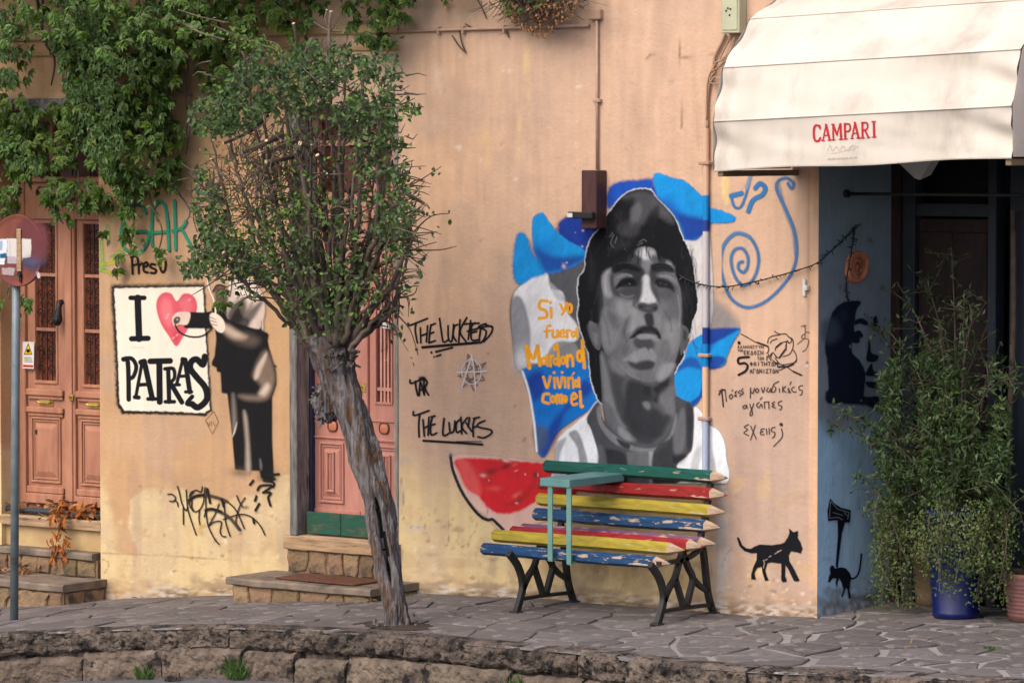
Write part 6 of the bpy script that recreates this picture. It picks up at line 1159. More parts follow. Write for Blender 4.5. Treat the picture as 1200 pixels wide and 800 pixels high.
mb = MB(); t_ = WY(699.5, 22, -.02); bt = WY(699.8, 199, -.02); mb.tube([t_, bt], .010, 8); C1 = setp(mb.build('conduit_pipe', M['conduit'], None, True), 'thin vertical conduit running down to the brown box', 'pipe')
for yy in (118,): mb = MB(); q_ = WY(699.6, yy, -.02); mb.box(q_[0]-.028, q_[0]+.03, -.032, -.001, q_[2]-.012, q_[2]+.012, .004); mb.build('clip', M['conduit'], C1)
a, b = WY(690, 11, -.03), WY(704, 23, -.03); mb = MB(); mb.box(a[0], b[0], -.045, -.001, b[2], a[2], .006); setp(mb.build('junction_box', M['conduit'], None), 'small cream junction box where two conduits meet', 'box')
mb = MB(); L0, L1_ = WY(478, 36.5, -.02), WY(690, 28.5, -.02); L1_[2] = L0[2]+.01
mb.tube([WY(462, 37, -.02), L0, L1_], .011, 8); C2 = setp(mb.build('conduit_pipe', M['conduit'], None, True), 'horizontal conduit running left from the junction box', 'pipe')
for xx_ in (516, 545, 593): mb = MB(); x_ = pX(xx_, 0, 35); mb.box(x_-.008, x_+.008, -.034, -.001, L0[2]-.03, L0[2]+.025, .003); mb.build('clip', M['conduit'], C2)
# the painted-over downpipe beside the portrait
ztop, zbot = pZ(829, 150, -.02), .55; n_ = 240; zz_ = np.linspace(zbot, ztop, n_); xp = pX(827.5, -.02, 400); V = []; C = []
pyv = project(np.stack([np.full(n_, xp), np.full(n_, -.045), zz_], -1))[1]
for z_, y_ in zip(zz_, pyv):
    if y_ < 228: c = UP
    elif y_ < 258: c = A(30, 132, 200)
    elif y_ < 272: c = A(46, 66, 140)
    elif y_ < 384: c = A(196, 190, 194)
    elif y_ < 403: c = A(40, 60, 140)
    elif y_ < 430: c = A(30, 130, 196)
    elif y_ < 488: c = A(226, 186, 150)
    elif y_ < 560: c = A(176, 184, 206)
    else: c = A(200, 176, 156)
    for k in range(10): th = k*2*math.pi/10; V.append((xp+.021*math.cos(th), -.026+.021*math.sin(th), z_)); C.append((*c, 1))
F = [(j*10+k, j*10+(k+1) % 10, (j+1)*10+(k+1) % 10, (j+1)*10+k) for j in range(n_-1) for k in range(10)]
DP = fastmesh('downpipe', V, F, M_PLAIN, None, col=C, smooth=True, label='thin painted-over pipe running down the right side of the portrait')
setp(DP, 'thin painted-over pipe running down the right side of the portrait', 'pipe')
for yy in (191, 416, 490): mb = MB(); z_ = pZ(828, yy, 0); mb.box(xp-.045, xp+.035, -.054, -.001, z_-.012, z_+.012, .005); mb.build('pipe_clip', M['conduit'], DP)
a, b = WY(845, -30, -.09), WY(866, 39, -.09); mb = MB(); mb.box(a[0], b[0], -.09, -.001, b[2], a[2], .006); MBX = setp(mb.build('meter_box', M['box_cream'], None), 'pale green meter box at the top beside the awning', 'box')
mb = MB(); mb.box(a[0]+.012, b[0]-.012, -.096, -.0905, b[2]+.02, a[2]-.02, .004); mb.build('lid', M['box_cream'], MBX)
mb = MB()
for (dx, dy) in ((14, 10), (17, 11), (12, 13), (16, 18)): q_ = WY(845+dx-6, dy, -.097); mb.box(q_[0]-.006, q_[0]+.006, -.0985, -.0965, q_[2]-.006, q_[2]+.006)
mb.build('rivet', M['cable_black'], MBX)
CB = empty('cable_bundle', WY(835, 80, -.03), 'looped tan and black cables between the meter box and the downpipe', 'cables')
for i, pts in enumerate([[(850, 40), (846, 50), (838, 66), (836, 80), (832, 96), (829, 118), (829, 150)], [(862, 40), (858, 55), (850, 66), (838, 76), (834, 90), (838, 98)], [(862, 41), (858, 60), (846, 76), (834, 84)], [(838, 84), (832, 92), (834, 98), (846, 97), (838, 90), (832, 98)], [(836, 74), (848, 70), (856, 60), (860, 45)], [(858, 42), (852, 52), (842, 72), (834, 82), (829, 100), (828, 140)]]):
    mb = MB(); mb.tube(cr([WY(x, y, -.02-.012*i % .05) for x, y in pts]), .010 if i in (0,) else .0055, 6); mb.build('cable', M['cable_tan'] if i not in (1, 5) else M['cable_tan'], CB, True)
# string of small lights from the portrait over the corner to a hook and down behind the ear
LS = empty('light_string', WY(880, 331, -.03), 'thin black string of tiny lights strung from the portrait to the blue wall', 'string lights')
pts = [WY(790, 318, -.02), WY(806, 328, -.02), WY(826, 334, -.06), WY(850, 336, -.03), WY(880, 331, -.03), WY(905, 325, -.03), WY(930, 318, -.03), WY(956, 309, -.03), WX(972, 296, .03), WX(985, 284, .03), WX(995, 274, .03), WX(1002, 265, .03)]
pts2 = [WX(1002, 265, .03), WX(1001, 275, .025), WX(998, 292, .05), WX(995, 310, .06), WX(992, 328, .03), WX(992, 340, .02), WX(994, 353, .012)]
for P_ in (pts, pts2):
    c_ = cr(P_); mb = MB(); mb.tube(c_, .0045, 5); wire = mb.build('wire', M['cable_black'], LS, True); mb = MB()
    for i in range(2, len(c_)-1, 1):
        d = rng.normal(0, 1, 3); d[2] = -abs(d[2]) if i % 3 else abs(d[2]); d /= np.linalg.norm(d); mb.tube([c_[i], c_[i]+d*.028], .0035, 4)
    mb.build('bulb', M['cable_black'], wire, kind='stuff')
mb = MB(); k0 = WX(1002, 264, .0); mb.tube([k0, k0+np.array([.04, 0, 0]), k0+np.array([.042, 0, .015])], .005, 6); mb.build('hook', M['cable_black'], LS)
# small white wall clip by the corner
mb = MB(); a = WY(941.5, 338, -.02); mb.box(a[0]-.010, a[0]+.012, -.02, -.001, a[2]-.05, a[2]+.06, .004); mb.box(a[0]+.013, a[0]+.035, -.035, -.001, a[2]-.012, a[2]+.02, .004); setp(mb.build('wall_catch', M['label_white'], None), 'small white catch screwed to the wall left of the corner', 'catch')
# terracotta ear on the blue wall
ec = WX(1002, 313, 0.0); r_y = (WX(1016, 313)[1]-WX(988, 313)[1])/2; r_z = (pZ(1002, 294, 0)-pZ(1002, 332, 0))/2*1.0; r_z = .105; V = []; nu, nv = 36, 14
for j in range(nv+1):
    s = j/nv
    for i in range(nu):
        a = i*2*math.pi/nu; lob = 1+.10*math.cos(a-1.1)-.10*math.cos(2*a+.6); yy = s*r_y*math.cos(a)*lob; zz2 = s*r_z*math.sin(a)*(1+.05*math.cos(a)); yy += .12*zz2
        h = .032*(1-s**8)**.5; h -= .014*math.exp(-((s-.62)/.13)**2)*(.4+.6*(math.cos(a-.4) > -.3)); h += .006*math.exp(-((s-.85)/.08)**2); h -= .014*math.exp(-((s-.15)/.2)**2)
        V.append((ec[0]+max(.002, h), ec[1]+yy, ec[2]+zz2))
F = [(j*nu+i, j*nu+(i+1) % nu, (j+1)*nu+(i+1) % nu, (j+1)*nu+i) for j in range(nv) for i in range(nu)]
mb = MB(); mb.add(V, F); EAR = setp(mb.build('ear_sculpture', M['terracotta'], None, True), 'terracotta human ear fixed to the blue wall', 'sculpture')
mb = MB()
for pts in [[(-.02, .05), (.01, .06), (.035, .03), (.03, -.01)], [(-.03, .02), (0, .03), (.01, 0), (-.01, -.03)], [(-.03, -.04), (0, -.05), (.02, -.03)]]: mb.tube(cr([(ec[0]+.030, ec[1]+a, ec[2]+b) for a, b in pts]), .004, 5)
mb.build('groove', M['iron_red'], EAR, True)

# ================================================================== rusty round sign on its post
pb = onG(16.5, 728); PY_ = pb[1]; tp = WY(19.5, 258, PY_)
SG = empty('road_sign', pb, 'rusty back of a round road sign with torn stickers on a grey post', 'road sign')
mb = MB(); mb.tube([(pb[0], PY_, pb[2]-.02), ((pb[0]*.5+tp[0]*.5), PY_, (pb[2]+tp[2])/2), (tp[0], PY_, tp[2])], .029, 14); mb.build('post', M['galvanised'], SG, True)
cc = WY(20.5, 293.5, PY_-.04); Rr = .245; mb = MB(); V = []
for j, (rr, dy) in enumerate([(0, -.004), (.1, -.004), (.2, -.0035), (.235, -.002), (Rr, -.010), (Rr+.002, .012), (Rr-.006, .014), (.1, .004), (0, .004)]):
    for i in range(48): a = i*2*math.pi/48; V.append((cc[0]+rr*math.cos(a), cc[1]+dy+(.002*math.sin(a*5) if rr > .2 else 0), cc[2]+rr*math.sin(a)))
mb.add(V, [(j*48+i, j*48+(i+1) % 48, (j+1)*48+(i+1) % 48, (j+1)*48+i) for j in range(8) for i in range(48)]); DISC = mb.build('disc', M['rust'], SG, True)
dl = WY(20.5, 293.5, PY_-.045)
p = canvas(-8, 64, 250, 338, .5); od = (0, 230); kd = 8
p.poly([(290, 220), (440, 300), (440, 560), (330, 640), (180, 600), (160, 300)], A(118, 66, 70), o=od, k=kd, soft=5, al=.75)
p.poly([(70, 395), (296, 400), (290, 570), (170, 588), (66, 560)], A(208, 200, 194), o=od, k=kd, soft=.5, smooth=False, jit=.5); p.poly([(0, 400), (70, 400), (66, 520), (40, 640), (-40, 640), (-40, 400)], A(214, 218, 226), o=od, k=kd, soft=.5, smooth=False, jit=.5)
p.poly([(70, 560), (220, 575), (200, 636), (66, 630)], A(176, 160, 168), o=od, k=kd, soft=.6, smooth=False, jit=.6); p.poly([(20, 670), (150, 668), (130, 745), (15, 735)], A(170, 150, 150), o=od, k=kd, soft=.8, smooth=False, jit=.8)
p.blob(300, 620, 80, 60, A(54, 84, 120), .85, o=od, k=kd, jit=.8); p.blob(310, 610, 30, 24, A(116, 72, 72), .8, o=od, k=kd, jit=.8); p.line([(355, 720), (365, 755)], 3.5, A(196, 190, 190), o=od, k=kd, soft=.6)
p.poly([(0, 540), (60, 530), (60, 580), (0, 580)], A(30, 90, 130), o=od, k=kd, soft=.6, smooth=False); p.poly([(-10, 430), (24, 424), (20, 500), (-10, 500)], A(90, 120, 160), o=od, k=kd, soft=1, al=.6)
for pts in [[(90, 420), (100, 560)], [(180, 400), (178, 590)], [(90, 600), (150, 610)]]: p.line(pts, .8, A(160, 150, 150), o=od, k=kd, al=.6)
canvas_mesh(p, 'torn_sticker', lambda x, y: WY(x, y, cc[1]-.0062), M_SPRAY, DISC, (0, -.001, 0), label='torn white and blue stickers on the rusty disc')
mb = MB(); a = WY(22.5, 268, PY_-.05); b = WY(24, 318, PY_-.05); mb.box(a[0]-.021, a[0]+.021, cc[1]-.019, cc[1]-.011, b[2], a[2], .003); mb.build('clamp_strip', M['sill_wood'], SG)
mb = MB(); mb.tube([(b[0], cc[1]-.012, b[2]-.03), (b[0], cc[1]-.012, b[2]-.07)], .012, 6); mb.tube([(b[0], cc[1]-.01, b[2]-.02), (b[0], cc[1]-.03, b[2]-.02)], .016, 6); mb.build('bolt', M['black_iron'], SG)

# ================================================================== the pencil bench
BN = empty('bench', (-1.45, -.3, gz(-1.45)), 'bench with slats shaped as coloured pencils under the big portrait', 'bench')
def pencil(xl, xr_, y, z, r, col, lead, rot=0, name='pencil_slat'):
    ch = .12; xb_ = xr_-ch; a = np.arange(6)*math.pi/3+math.pi/6*rot; ring = lambda x, rr: np.stack([np.full(6, x), y+rr*np.cos(a), z+rr*np.sin(a)], -1)
    nb_ = 24; mb = MB(); V = [ring(xl, r*.90), ring(xl+.008, r)]+[ring(x, r)+np.array([0, 0, 1])*0.002*math.sin(x*4+z*30) for x in np.linspace(xl+.05, xb_, nb_)]; m_ = len(V)
    mb.add(np.concatenate(V), [(j*6+k, j*6+(k+1) % 6, (j+1)*6+(k+1) % 6, (j+1)*6+k) for j in range(m_-1) for k in range(6)]); mb.addm(V[0], [list(range(6))[::-1]])
    o = mb.build(name, M['pencil_'+col], BN)
    e = V[-1]; zc = e[:, 2].mean()-z; mb = MB(); k1 = ring(xb_+ch*.78, r*.24); k1[:, 2] += zc; mid = e*1.0; mb.add(np.concatenate([mid, k1]), [(k, (k+1) % 6, 6+(k+1) % 6, 6+k) for k in range(6)]); mb.build('sharpened_end', M['pencil_wood'], o)
    mb = MB(); tipv = np.array([[xr_, y, z+zc]]); mb.add(np.concatenate([k1, tipv]), [(k, (k+1) % 6, 6) for k in range(6)]); mb.build('pencil_point', M['pencil_'+lead], o)
def PB(lx, ly, rx, ry, Yl, col, lead, r, rot=0):
    a = WY(lx, ly, Yl); b = WY(rx, ry, Yl); z = (a[2]+b[2])/2; pencil(float(a[0]), float(b[0]), Yl, float(z), r, col, lead, rot)
# seat (front to back) then back rest (bottom to top)
PB(566, 646, 787, 657, -.63, 'blue', 'blue', .040, 1)
PB(579, 630, 803, 641, -.51, 'yellow', 'yellow', .042, 1)
PB(600, 625.5, 826, 637, -.40, 'red', 'red', .040, 1)
PB(612, 622, 840, 633.5, -.29, 'purple', 'purple', .038, 1)
PB(627, 605, 846, 615, -.20, 'blue', 'blue', .042, 1)
PB(631, 586.5, 851, 597.5, -.165, 'yellow', 'yellow', .042, 1)
PB(633, 568.5, 853, 577.5, -.13, 'red', 'red', .042, 1)
PB(639, 549, 854, 556.5, -.10, 'green', 'green', .042, 1)
def flatbar(mb, pts, xc, w_=.030, t=.030, tap=None):
    P_ = cr(pts, k=5) if len(pts) > 2 else np.array(pts, float); P_ = np.array([(a, b) for a, b in P_]); T_ = np.gradient(P_, axis=0); T_ /= np.linalg.norm(T_, axis=1)[:, None]; Nn = np.stack([-T_[:, 1], T_[:, 0]], -1); n_ = len(P_); V = []
    for i in range(n_):
        for (s, h) in ((-1, -1), (1, -1), (1, 1), (-1, 1)): q_ = P_[i]+Nn[i]*h*t/2; V.append((xc+s*w_/2, q_[0], q_[1]))
    mb.add(V, [(j*4+k, j*4+(k+1) % 4, (j+1)*4+(k+1) % 4, (j+1)*4+k) for j in range(n_-1) for k in range(4)]+[(3, 2, 1, 0), tuple((n_-1)*4+k for k in range(4))])
of_ = (740, 600); kf_ = 5.7167; XR_ = -.765; dXL = -1.11
def yz(pts, dz=0): out = []; [out.append((float(WX(740+x/kf_, 600+y/kf_, XR_)[1]), float(WX(740+x/kf_, 600+y/kf_, XR_)[2])+dz)) for x, y in pts]; return out
bars = {'front_leg': ([(125, 350), (175, 420), (205, 500), (215, 580), (200, 660), (175, 740)], .040), 'rear_leg': ([(480, 250), (490, 340), (500, 440), (516, 560), (548, 680)], .038),
        'front_strut': ([(340, 262), (318, 340), (290, 440), (250, 510), (214, 600)], .032), 'middle_strut': ([(290, 440), (318, 530), (345, 625)], .03), 'rear_strut': ([(345, 268), (375, 360), (410, 440), (392, 530), (368, 628)], .032), 'brace': ([(415, 445), (455, 490), (505, 525)], .028), 'stretcher': ([(215, 662), (330, 642), (440, 628), (530, 618)], .022)}
foot = yz([(175, 745)])[0]; print('bench foot', foot, 'rear', yz([(548, 682)])[0], 'ground', gz(XR_, foot[0]))
for xc in (XR_, XR_+dXL):
    dz = gz(xc, -.45)-gz(XR_, -.45)
    fz = foot[1]; sh = 0.0
    LG = MB(); first = None
    for nme, (pts, t) in bars.items():
        q = MB(); P_ = yz(pts, 0)
        if nme in ('front_leg', 'rear_leg'):
            P_[-1] = (P_[-1][0], gz(xc, P_[-1][0])+.012)
        flatbar(q, P_, xc, .034, t)
        o = q.build('leg' if 'leg' in nme else nme, M['black_iron'], BN)
        if 'leg' in nme: q = MB(); q.box(xc-.035, xc+.035, P_[-1][0]-.045, P_[-1][0]+.03, gz(xc, P_[-1][0])+.002, gz(xc, P_[-1][0])+.020, .005); q.build('foot', M['black_iron'], o)
    rp = yz([(480, 250)])[0]; q = MB(); flatbar(q, [rp, (-.18, .48), (-.125, .62), (-.09, .74), (-.055, .88)], xc, .034, .034); q.build('back_support', M['black_iron'], BN)
    q = MB(); flatbar(q, [(-.66, .345), (-.5, .342), (-.32, .355), (rp[0], rp[1]+.02)], xc, .034, .026); q.build('seat_support', M['black_iron'], BN)
# teal shelf bolted over the left part of the bench, on two bent straps
B_ = WY(667.5, 571.5, -.72); zt_ = float(B_[2]); A_ = WY(632.5, 568, -.72); C_ = WZ(759, 563.5, zt_)
mb = MB(); x0_, x1_ = float(A_[0]), float(B_[0]); print('shelf', A_, B_, C_)
yC = min(float(C_[1]), -.11)
mb.box(x0_, x1_, -.72, yC, zt_, zt_+.052, .004); mb.build('shelf_board', M['teal_board'], BN)
for xp_ in (645, 667):
    xq = pX(xp_, -.705, 600); z0_ = float(pZ(xp_, 655 if xp_ < 660 else 659, -.705)); q = MB()
    flatbar(q, [(-.705, zt_-.001), (-.705, z0_+.03), (-.695, z0_+.008), (-.67, z0_), (-.42, z0_+.01)], xq, .036, .010); q.build('strap', M['teal_metal'], BN)

# ================================================================== leaves: many small folded blades in one mesh
def leaf_template(kind):
    if kind == 'blade':      # pointed oval, folded on its midrib
        v = [(0, 0, 0), (-.5, .35, .10), (0, .38, 0), (.5, .35, .10), (-.36, .72, .07), (0, .74, -.02), (.36, .72, .07), (0, 1.05, -.08)]
        f = [(0, 2, 1, 1), (0, 3, 2, 2), (1, 2, 5, 4), (2, 3, 6, 5), (4, 5, 7, 7), (5, 6, 7, 7)]
        f = [(0, 2, 1), (0, 3, 2), (1, 2, 5), (1, 5, 4), (2, 3, 6), (2, 6, 5), (4, 5, 7), (5, 6, 7)]
    elif kind == 'toothed':
        v = [(0, 0, 0), (-.34, .22, .06), (-.5, .42, .10), (-.36, .50, .06), (-.42, .66, .08), (-.22, .76, .03), (0, 1.08, -.10), (.22, .76, .03), (.42, .66, .08), (.36, .50, .06), (.5, .42, .10), (.34, .22, .06), (0, .45, -.01), (0, .75, -.04)]
        f = [(0, 12, 1), (1, 12, 2), (2, 12, 3), (3, 12, 13), (3, 13, 4), (4, 13, 5), (5, 13, 6), (6, 13, 7), (7, 13, 8), (8, 13, 9), (9, 13, 12), (9, 12, 10), (10, 12, 11), (11, 12, 0)]
    else:                    # narrow
        v = [(0, 0, 0), (-.5, .4, .06), (.5, .4, .06), (0, .42, 0), (0, 1, -.04)]; f = [(0, 3, 1), (0, 2, 3), (1, 3, 4), (3, 2, 4)]
    return np.array(v, float), np.array(f, int)
def frames(D, Nn):
    D = D/(np.linalg.norm(D, axis=1)[:, None]+1e-9); Nn = Nn-D*np.sum(Nn*D, 1)[:, None]; Nn /= (np.linalg.norm(Nn, axis=1)[:, None]+1e-9); return D, np.cross(D, Nn), Nn
def leaves_mesh(name, mat_, parent, Pp, D, Nn, Ln, Wd, shape='blade', **kw):
    v, f = leaf_template(shape); D, S, Nn = frames(D, Nn); n = len(Pp)
    V = Pp[:, None]+v[None, :, 0, None]*S[:, None]*Wd[:, None, None]+v[None, :, 1, None]*D[:, None]*Ln[:, None, None]+v[None, :, 2, None]*Nn[:, None]*Ln[:, None, None]
    F = (f[None]+(np.arange(n)*len(v))[:, None, None]).reshape(-1, 3); return fastmesh(name, V.reshape(-1, 3), F, mat_, parent, **kw)
def inpoly(pts, x, y):
    ins = np.zeros(len(x), bool); n = len(pts)
    for k in range(n):
        (ax, ay), (bx, by) = pts[k], pts[(k+1) % n]; c = ((ay > y) != (by > y)); ins ^= c & (x < (bx-ax)*(y-ay)/((by-ay) or 1e-9)+ax)
    return ins
def sample(pts, n, seed, clump=.0, fr=.05):
    r = np.random.default_rng(seed); P_ = np.array(pts, float); out = []
    while len(out) < n:
        x = r.uniform(P_[:, 0].min(), P_[:, 0].max(), 4000); y = r.uniform(P_[:, 1].min(), P_[:, 1].max(), 4000); k = inpoly(pts, x, y)
        if clump: k &= fbm(x*fr, y*fr, seed, 3) > clump+r.uniform(-.06, .06, 4000)
        out += list(zip(x[k], y[k]))
        if not k.any(): break
    return np.array(out[:n])

# ================================================================== street tree
tb = onG(465, 735); TY = float(tb[1])
TR = empty('street_tree', tb, 'small leaning street tree with a split hollow trunk and dense twiggy crown', 'tree')
T_ = lambda x, y, dy=0.0: WY(x, y, TY+dy)
path = [(465, 745, 36), (464, 730, 31), (461, 700, 29), (455, 660, 31), (449, 625, 33), (443, 590, 33), (435, 558, 33), (424, 520, 35), (412, 485, 36), (402, 455, 38), (394, 430, 44), (389, 410, 54), (384, 392, 66)]
cpt = cr([T_(x, y) for x, y, w_ in path], k=14); rad = np.interp(np.linspace(0, len(path)-1, len(cpt)), range(len(path)), [w_/2/176 for _, _, w_ in path])
nS = 80; SLT = []; V = []; Tn = np.gradient(cpt, axis=0); Tn /= np.linalg.norm(Tn, axis=1)[:, None]
viewd = np.array([.55, -.83, 0])
for i in range(len(cpt)):
    a = np.cross(Tn[i], [0, 1, 0]); a /= np.linalg.norm(a); b = np.cross(a, Tn[i]); th = np.arange(nS)*2*math.pi/nS
    s = i/len(cpt); ridge = (fbm(th/2/math.pi*18+np.sin(i*.058)*1.2, np.full(nS, i*.065), 51, 3)-.5)*.026-(np.abs(fbm(th*3.0, np.full(nS, i*.14), 57, 2)-.5))*.018
    ridge = (ridge+np.roll(ridge, 0))*1.0; flare = .035*math.exp(-(i/9.0)**2)*(1+.5*np.sin(th*5))
    rr = rad[i]+ridge+flare
    # hollow: a long slit on the street side
    yy = project(cpt[i][None])[1][0]; dirs = np.cos(th)[:, None]*a+np.sin(th)[:, None]*b; tgt = np.array([.60, -.80, 0]) if yy > 640 else np.array([.62-.1*np.clip((640-yy)/50, 0, 1), -.80, 0]); tgt = tgt/np.linalg.norm(tgt); ang = dirs@tgt
    op = math.exp(-((yy-630)/44)**4)*1.0; w0 = .985-.05*op
    slit = np.clip((ang-w0)/(1-w0+.004), 0, 1)*op
    slit2 = np.clip((ang-.985)/.015, 0, 1)*(math.exp(-((yy-672)/22)**4)*.7+math.exp(-((yy-580)/12)**2)*.5)
    rr = rr*(1-.85*np.clip(slit*2.6, 0, 1)-.4*slit2)+.012*np.exp(-((ang-w0+.02)/.02)**2)*op
    V.append(cpt[i]+dirs*rr[:, None]); SLT += list(np.clip(slit*2.6, 0, 1)+.8*(slit2 > .55))
V = np.concatenate(V); F = [(j*nS+k, j*nS+(k+1) % nS, (j+1)*nS+(k+1) % nS, (j+1)*nS+k) for j in range(len(cpt)-1) for k in range(nS)]
mb = MB(); mb.add(V, F); TRK = mb.build('trunk', M['bark'], TR, True); TRK.data.materials.append(M['hollow_wood'])
si_ = np.array(SLT); mi_ = np.array([1 if min(si_[f[0]], si_[f[1]], si_[f[2]], si_[f[3]]) > .22 else 0 for f in F]); TRK.data.polygons.foreach_set('material_index', mi_.astype(np.int32))
mb = MB(); rr_ = np.random.default_rng(3)      # burr with dead stubs on the left of the trunk
bc = T_(384, 470, -.02)
v_, f_ = [], []
for j in range(13):
    for i in range(20):
        ph = j*math.pi/12; th = i*2*math.pi/20; d = np.array([math.sin(ph)*math.cos(th), math.sin(ph)*math.sin(th), math.cos(ph)]); nn = fbm(np.array(th*2.2+j), np.array(ph*3.), 8, 3); v_.append(bc+d*np.array([.085, .10, .125])*(0.7+.7*nn))
for j in range(12):
    for i in range(20): f_.append((j*20+i, (j+1)*20+i, (j+1)*20+(i+1) % 20, j*20+(i+1) % 20))
mb.add(v_, f_)
for k in range(70):
    d = rr_.normal(0, 1, 3); d[1] = -abs(d[1])*.8; d[0] -= .3; d /= np.linalg.norm(d); s = bc+d*np.array([.07, .08, .11]); mb.tube([s, s+(d+rr_.normal(0, .6, 3))*rr_.uniform(.015, .04)], [.012, .006], 5)
mb.build('burr', M['bark'], TR)
mb = MB()   # knotted collar under the fork
for k in range(60):
    s = T_(rr_.uniform(372, 416), rr_.uniform(412, 432), rr_.uniform(-.15, .05)); mb.tube([s, s+rr_.normal(0, .016, 3), s+rr_.normal(0, .026, 3)], [.016, .013, .006], 6)
mb.build('collar', M['bark'], TR)
br_end = [(262, 296), (240, 262), (232, 205), (250, 165), (262, 120), (300, 95), (283, 60), (330, 70), (360, 55), (388, 14), (383, 12), (405, 70), (425, 95), (444, 120), (462, 160), (476, 200), (486, 240), (484, 272), (470, 300), (456, 332), (300, 190), (330, 150), (350, 130), (372, 110), (398, 130), (420, 160), (440, 200), (452, 235), (290, 240), (310, 260), (340, 200), (410, 220), (430, 270), (278, 290), (320, 220), (365, 170), (392, 200), (458, 262)]
tips = []; mains = []; CUTS = MB(); rt = np.random.default_rng(11)
TW = MB()
for k, (ex, ey) in enumerate(br_end):
    sx_ = np.interp(ex, [230, 490], [366, 408])+rt.uniform(-4, 4); sy_ = rt.uniform(398, 420); d0 = rt.uniform(-.10, .06); d1 = rt.uniform(-.62, .55)
    if k in (9, 10): d1 = -.1
    mx_ = sx_+(ex-sx_)*.55+rt.uniform(-14, 14)+(-6 if ex < 330 else (8 if ex > 430 else 0)); my_ = sy_+(ey-sy_)*(.62 if ey > 240 and ex < 330 else .46)
    P_ = cr([T_(sx_, sy_, d0), T_(sx_+(mx_-sx_)*.45, sy_+(my_-sy_)*.5, d0+(d1-d0)*.25), T_(mx_, my_, d0+(d1-d0)*.6), T_(ex+(mx_-ex)*.4, ey+(my_-ey)*.5, d0+(d1-d0)*.8), T_(ex, ey, d1)], k=7); nn = len(P_)
    P_[1:-1] += rt.normal(0, .006, (nn-2, 3)); r0 = rt.uniform(.014, .030); R_ = np.linspace(r0, .010 if rt.random() < .5 else .006, nn)
    mb = MB(); mb.tube(P_, R_, 8); mb.build('branch', M['branch_bark'], TR, True); mains.append(P_)
    if rt.random() < .5 or k in (9, 10): e = P_[-1]; dd = P_[-1]-P_[-2]; dd /= np.linalg.norm(dd); CUTS.tube([e-dd*.001, e+dd*.005], R_[-1]*1.12, 8)
    for q in range(rt.integers(9, 15)):
        i = rt.integers(int(nn*.35), nn-1); s = P_[i]; out = s-T_(388, 330, 0); out[2] *= .3; out /= np.linalg.norm(out)+1e-6; d = out*.6+rt.normal(0, .55, 3)+np.array([0, 0, .25]); d /= np.linalg.norm(d); L = rt.uniform(.10, .34)
        pts = cr([s, s+d*L*.5+rt.normal(0, .02, 3), s+d*L+rt.normal(0, .03, 3)+np.array([0, 0, -.02])], k=4); TW.tube(pts, np.linspace(.006, .0022, len(pts)), 4, cap=False); tips += [pts[-1], pts[-3], pts[len(pts)//2]]
        if rt.random() < .16: CUTS.tube([pts[-1], pts[-1]+d*.004], .006, 6)
# stubs cut hard in the upper left of the crown, brown dead spray in the middle
for (x, y, x2, y2, r_, dy) in [(330, 158, 283, 178, .016, -.62), (345, 165, 305, 180, .016, -.6), (378, 185, 352, 168, .014, -.55), (350, 182, 312, 190, .014, -.6), (320, 200, 312, 165, .010, -.66), (395, 210, 372, 182, .013, -.5), (350, 60, 344, 28, .010, -.2), (300, 150, 262, 168, .010, -.5), (470, 225, 499, 240, .010, -.2), (455, 232, 487, 262, .008, -.2), (452, 270, 494, 284, .008, -.1), (430, 320, 462, 305, .013, -.15), (250, 30, 330, 60, .006, .2), (205, 22, 262, 46, .006, .2), (262, 26, 210, 12, .004, .2)]:
    P_ = cr([T_(x, y, dy*.5), T_((x+x2)/2, (y+y2)/2+rt.uniform(-4, 4), dy*.8), T_(x2, y2, dy)], k=5); TW.tube(P_, np.linspace(r_*1.2, r_, len(P_)), 7); d = P_[-1]-P_[-2]; d /= np.linalg.norm(d); CUTS.tube([P_[-1], P_[-1]+d*.004], r_*1.08, 8)
for (cx_, cy2, rx, ry, n_, ang0) in [(300, 210, 32, 40, 240, 1.3), (345, 190, 30, 40, 80, 1.2), (250, 230, 26, 26, 50, .6), (390, 290, 50, 60, 60, 1.5), (470, 250, 14, 36, 40, .2), (300, 300, 40, 30, 50, 1.0), (400, 160, 50, 50, 40, 1.2)]:
    for q in range(n_):
        x = rt.normal(cx_, rx*.6); y = rt.normal(cy2, ry*.6); a = ang0+rt.normal(0, .7); L = rt.uniform(12, 34); dy = rt.uniform(-.7, .35); TW.tube([T_(x, y, dy), T_(x+math.cos(a)*L*.5+rt.normal(0, 2), y-math.sin(a)*L*.5, dy+rt.normal(0, .03)), T_(x+math.cos(a)*L, y-math.sin(a)*L, dy+rt.normal(0, .06))], [.0042, .0035, .0018], 4, cap=False)
for q in range(46):    # bare spikes along the right and left edge
    x = rt.uniform(452, 478) if q % 3 else rt.uniform(236, 262); y = rt.uniform(70, 330); s_g = 1 if x > 400 else -1; L = rt.uniform(12, 26); dy = rt.uniform(-.4, .3); TW.tube([T_(x, y, dy), T_(x+s_g*L*.6, y-rt.uniform(-4, 5), dy), T_(x+s_g*L, y-rt.uniform(-6, 12), dy)], [.0055, .004, .002], 4, cap=False)
TW.build('twigs', M['twig'], TR, kind='stuff'); CUTS.build('cut_ends', M['cut_wood'], TR, kind='stuff')
tips = np.array(tips)
def cluster(centers, per, spread, r): C = np.repeat(centers, per, 0); return C+r.normal(0, spread, C.shape)
Lp = [cluster(tips[rt.random(len(tips)) < .25], 2, .025, rt)]
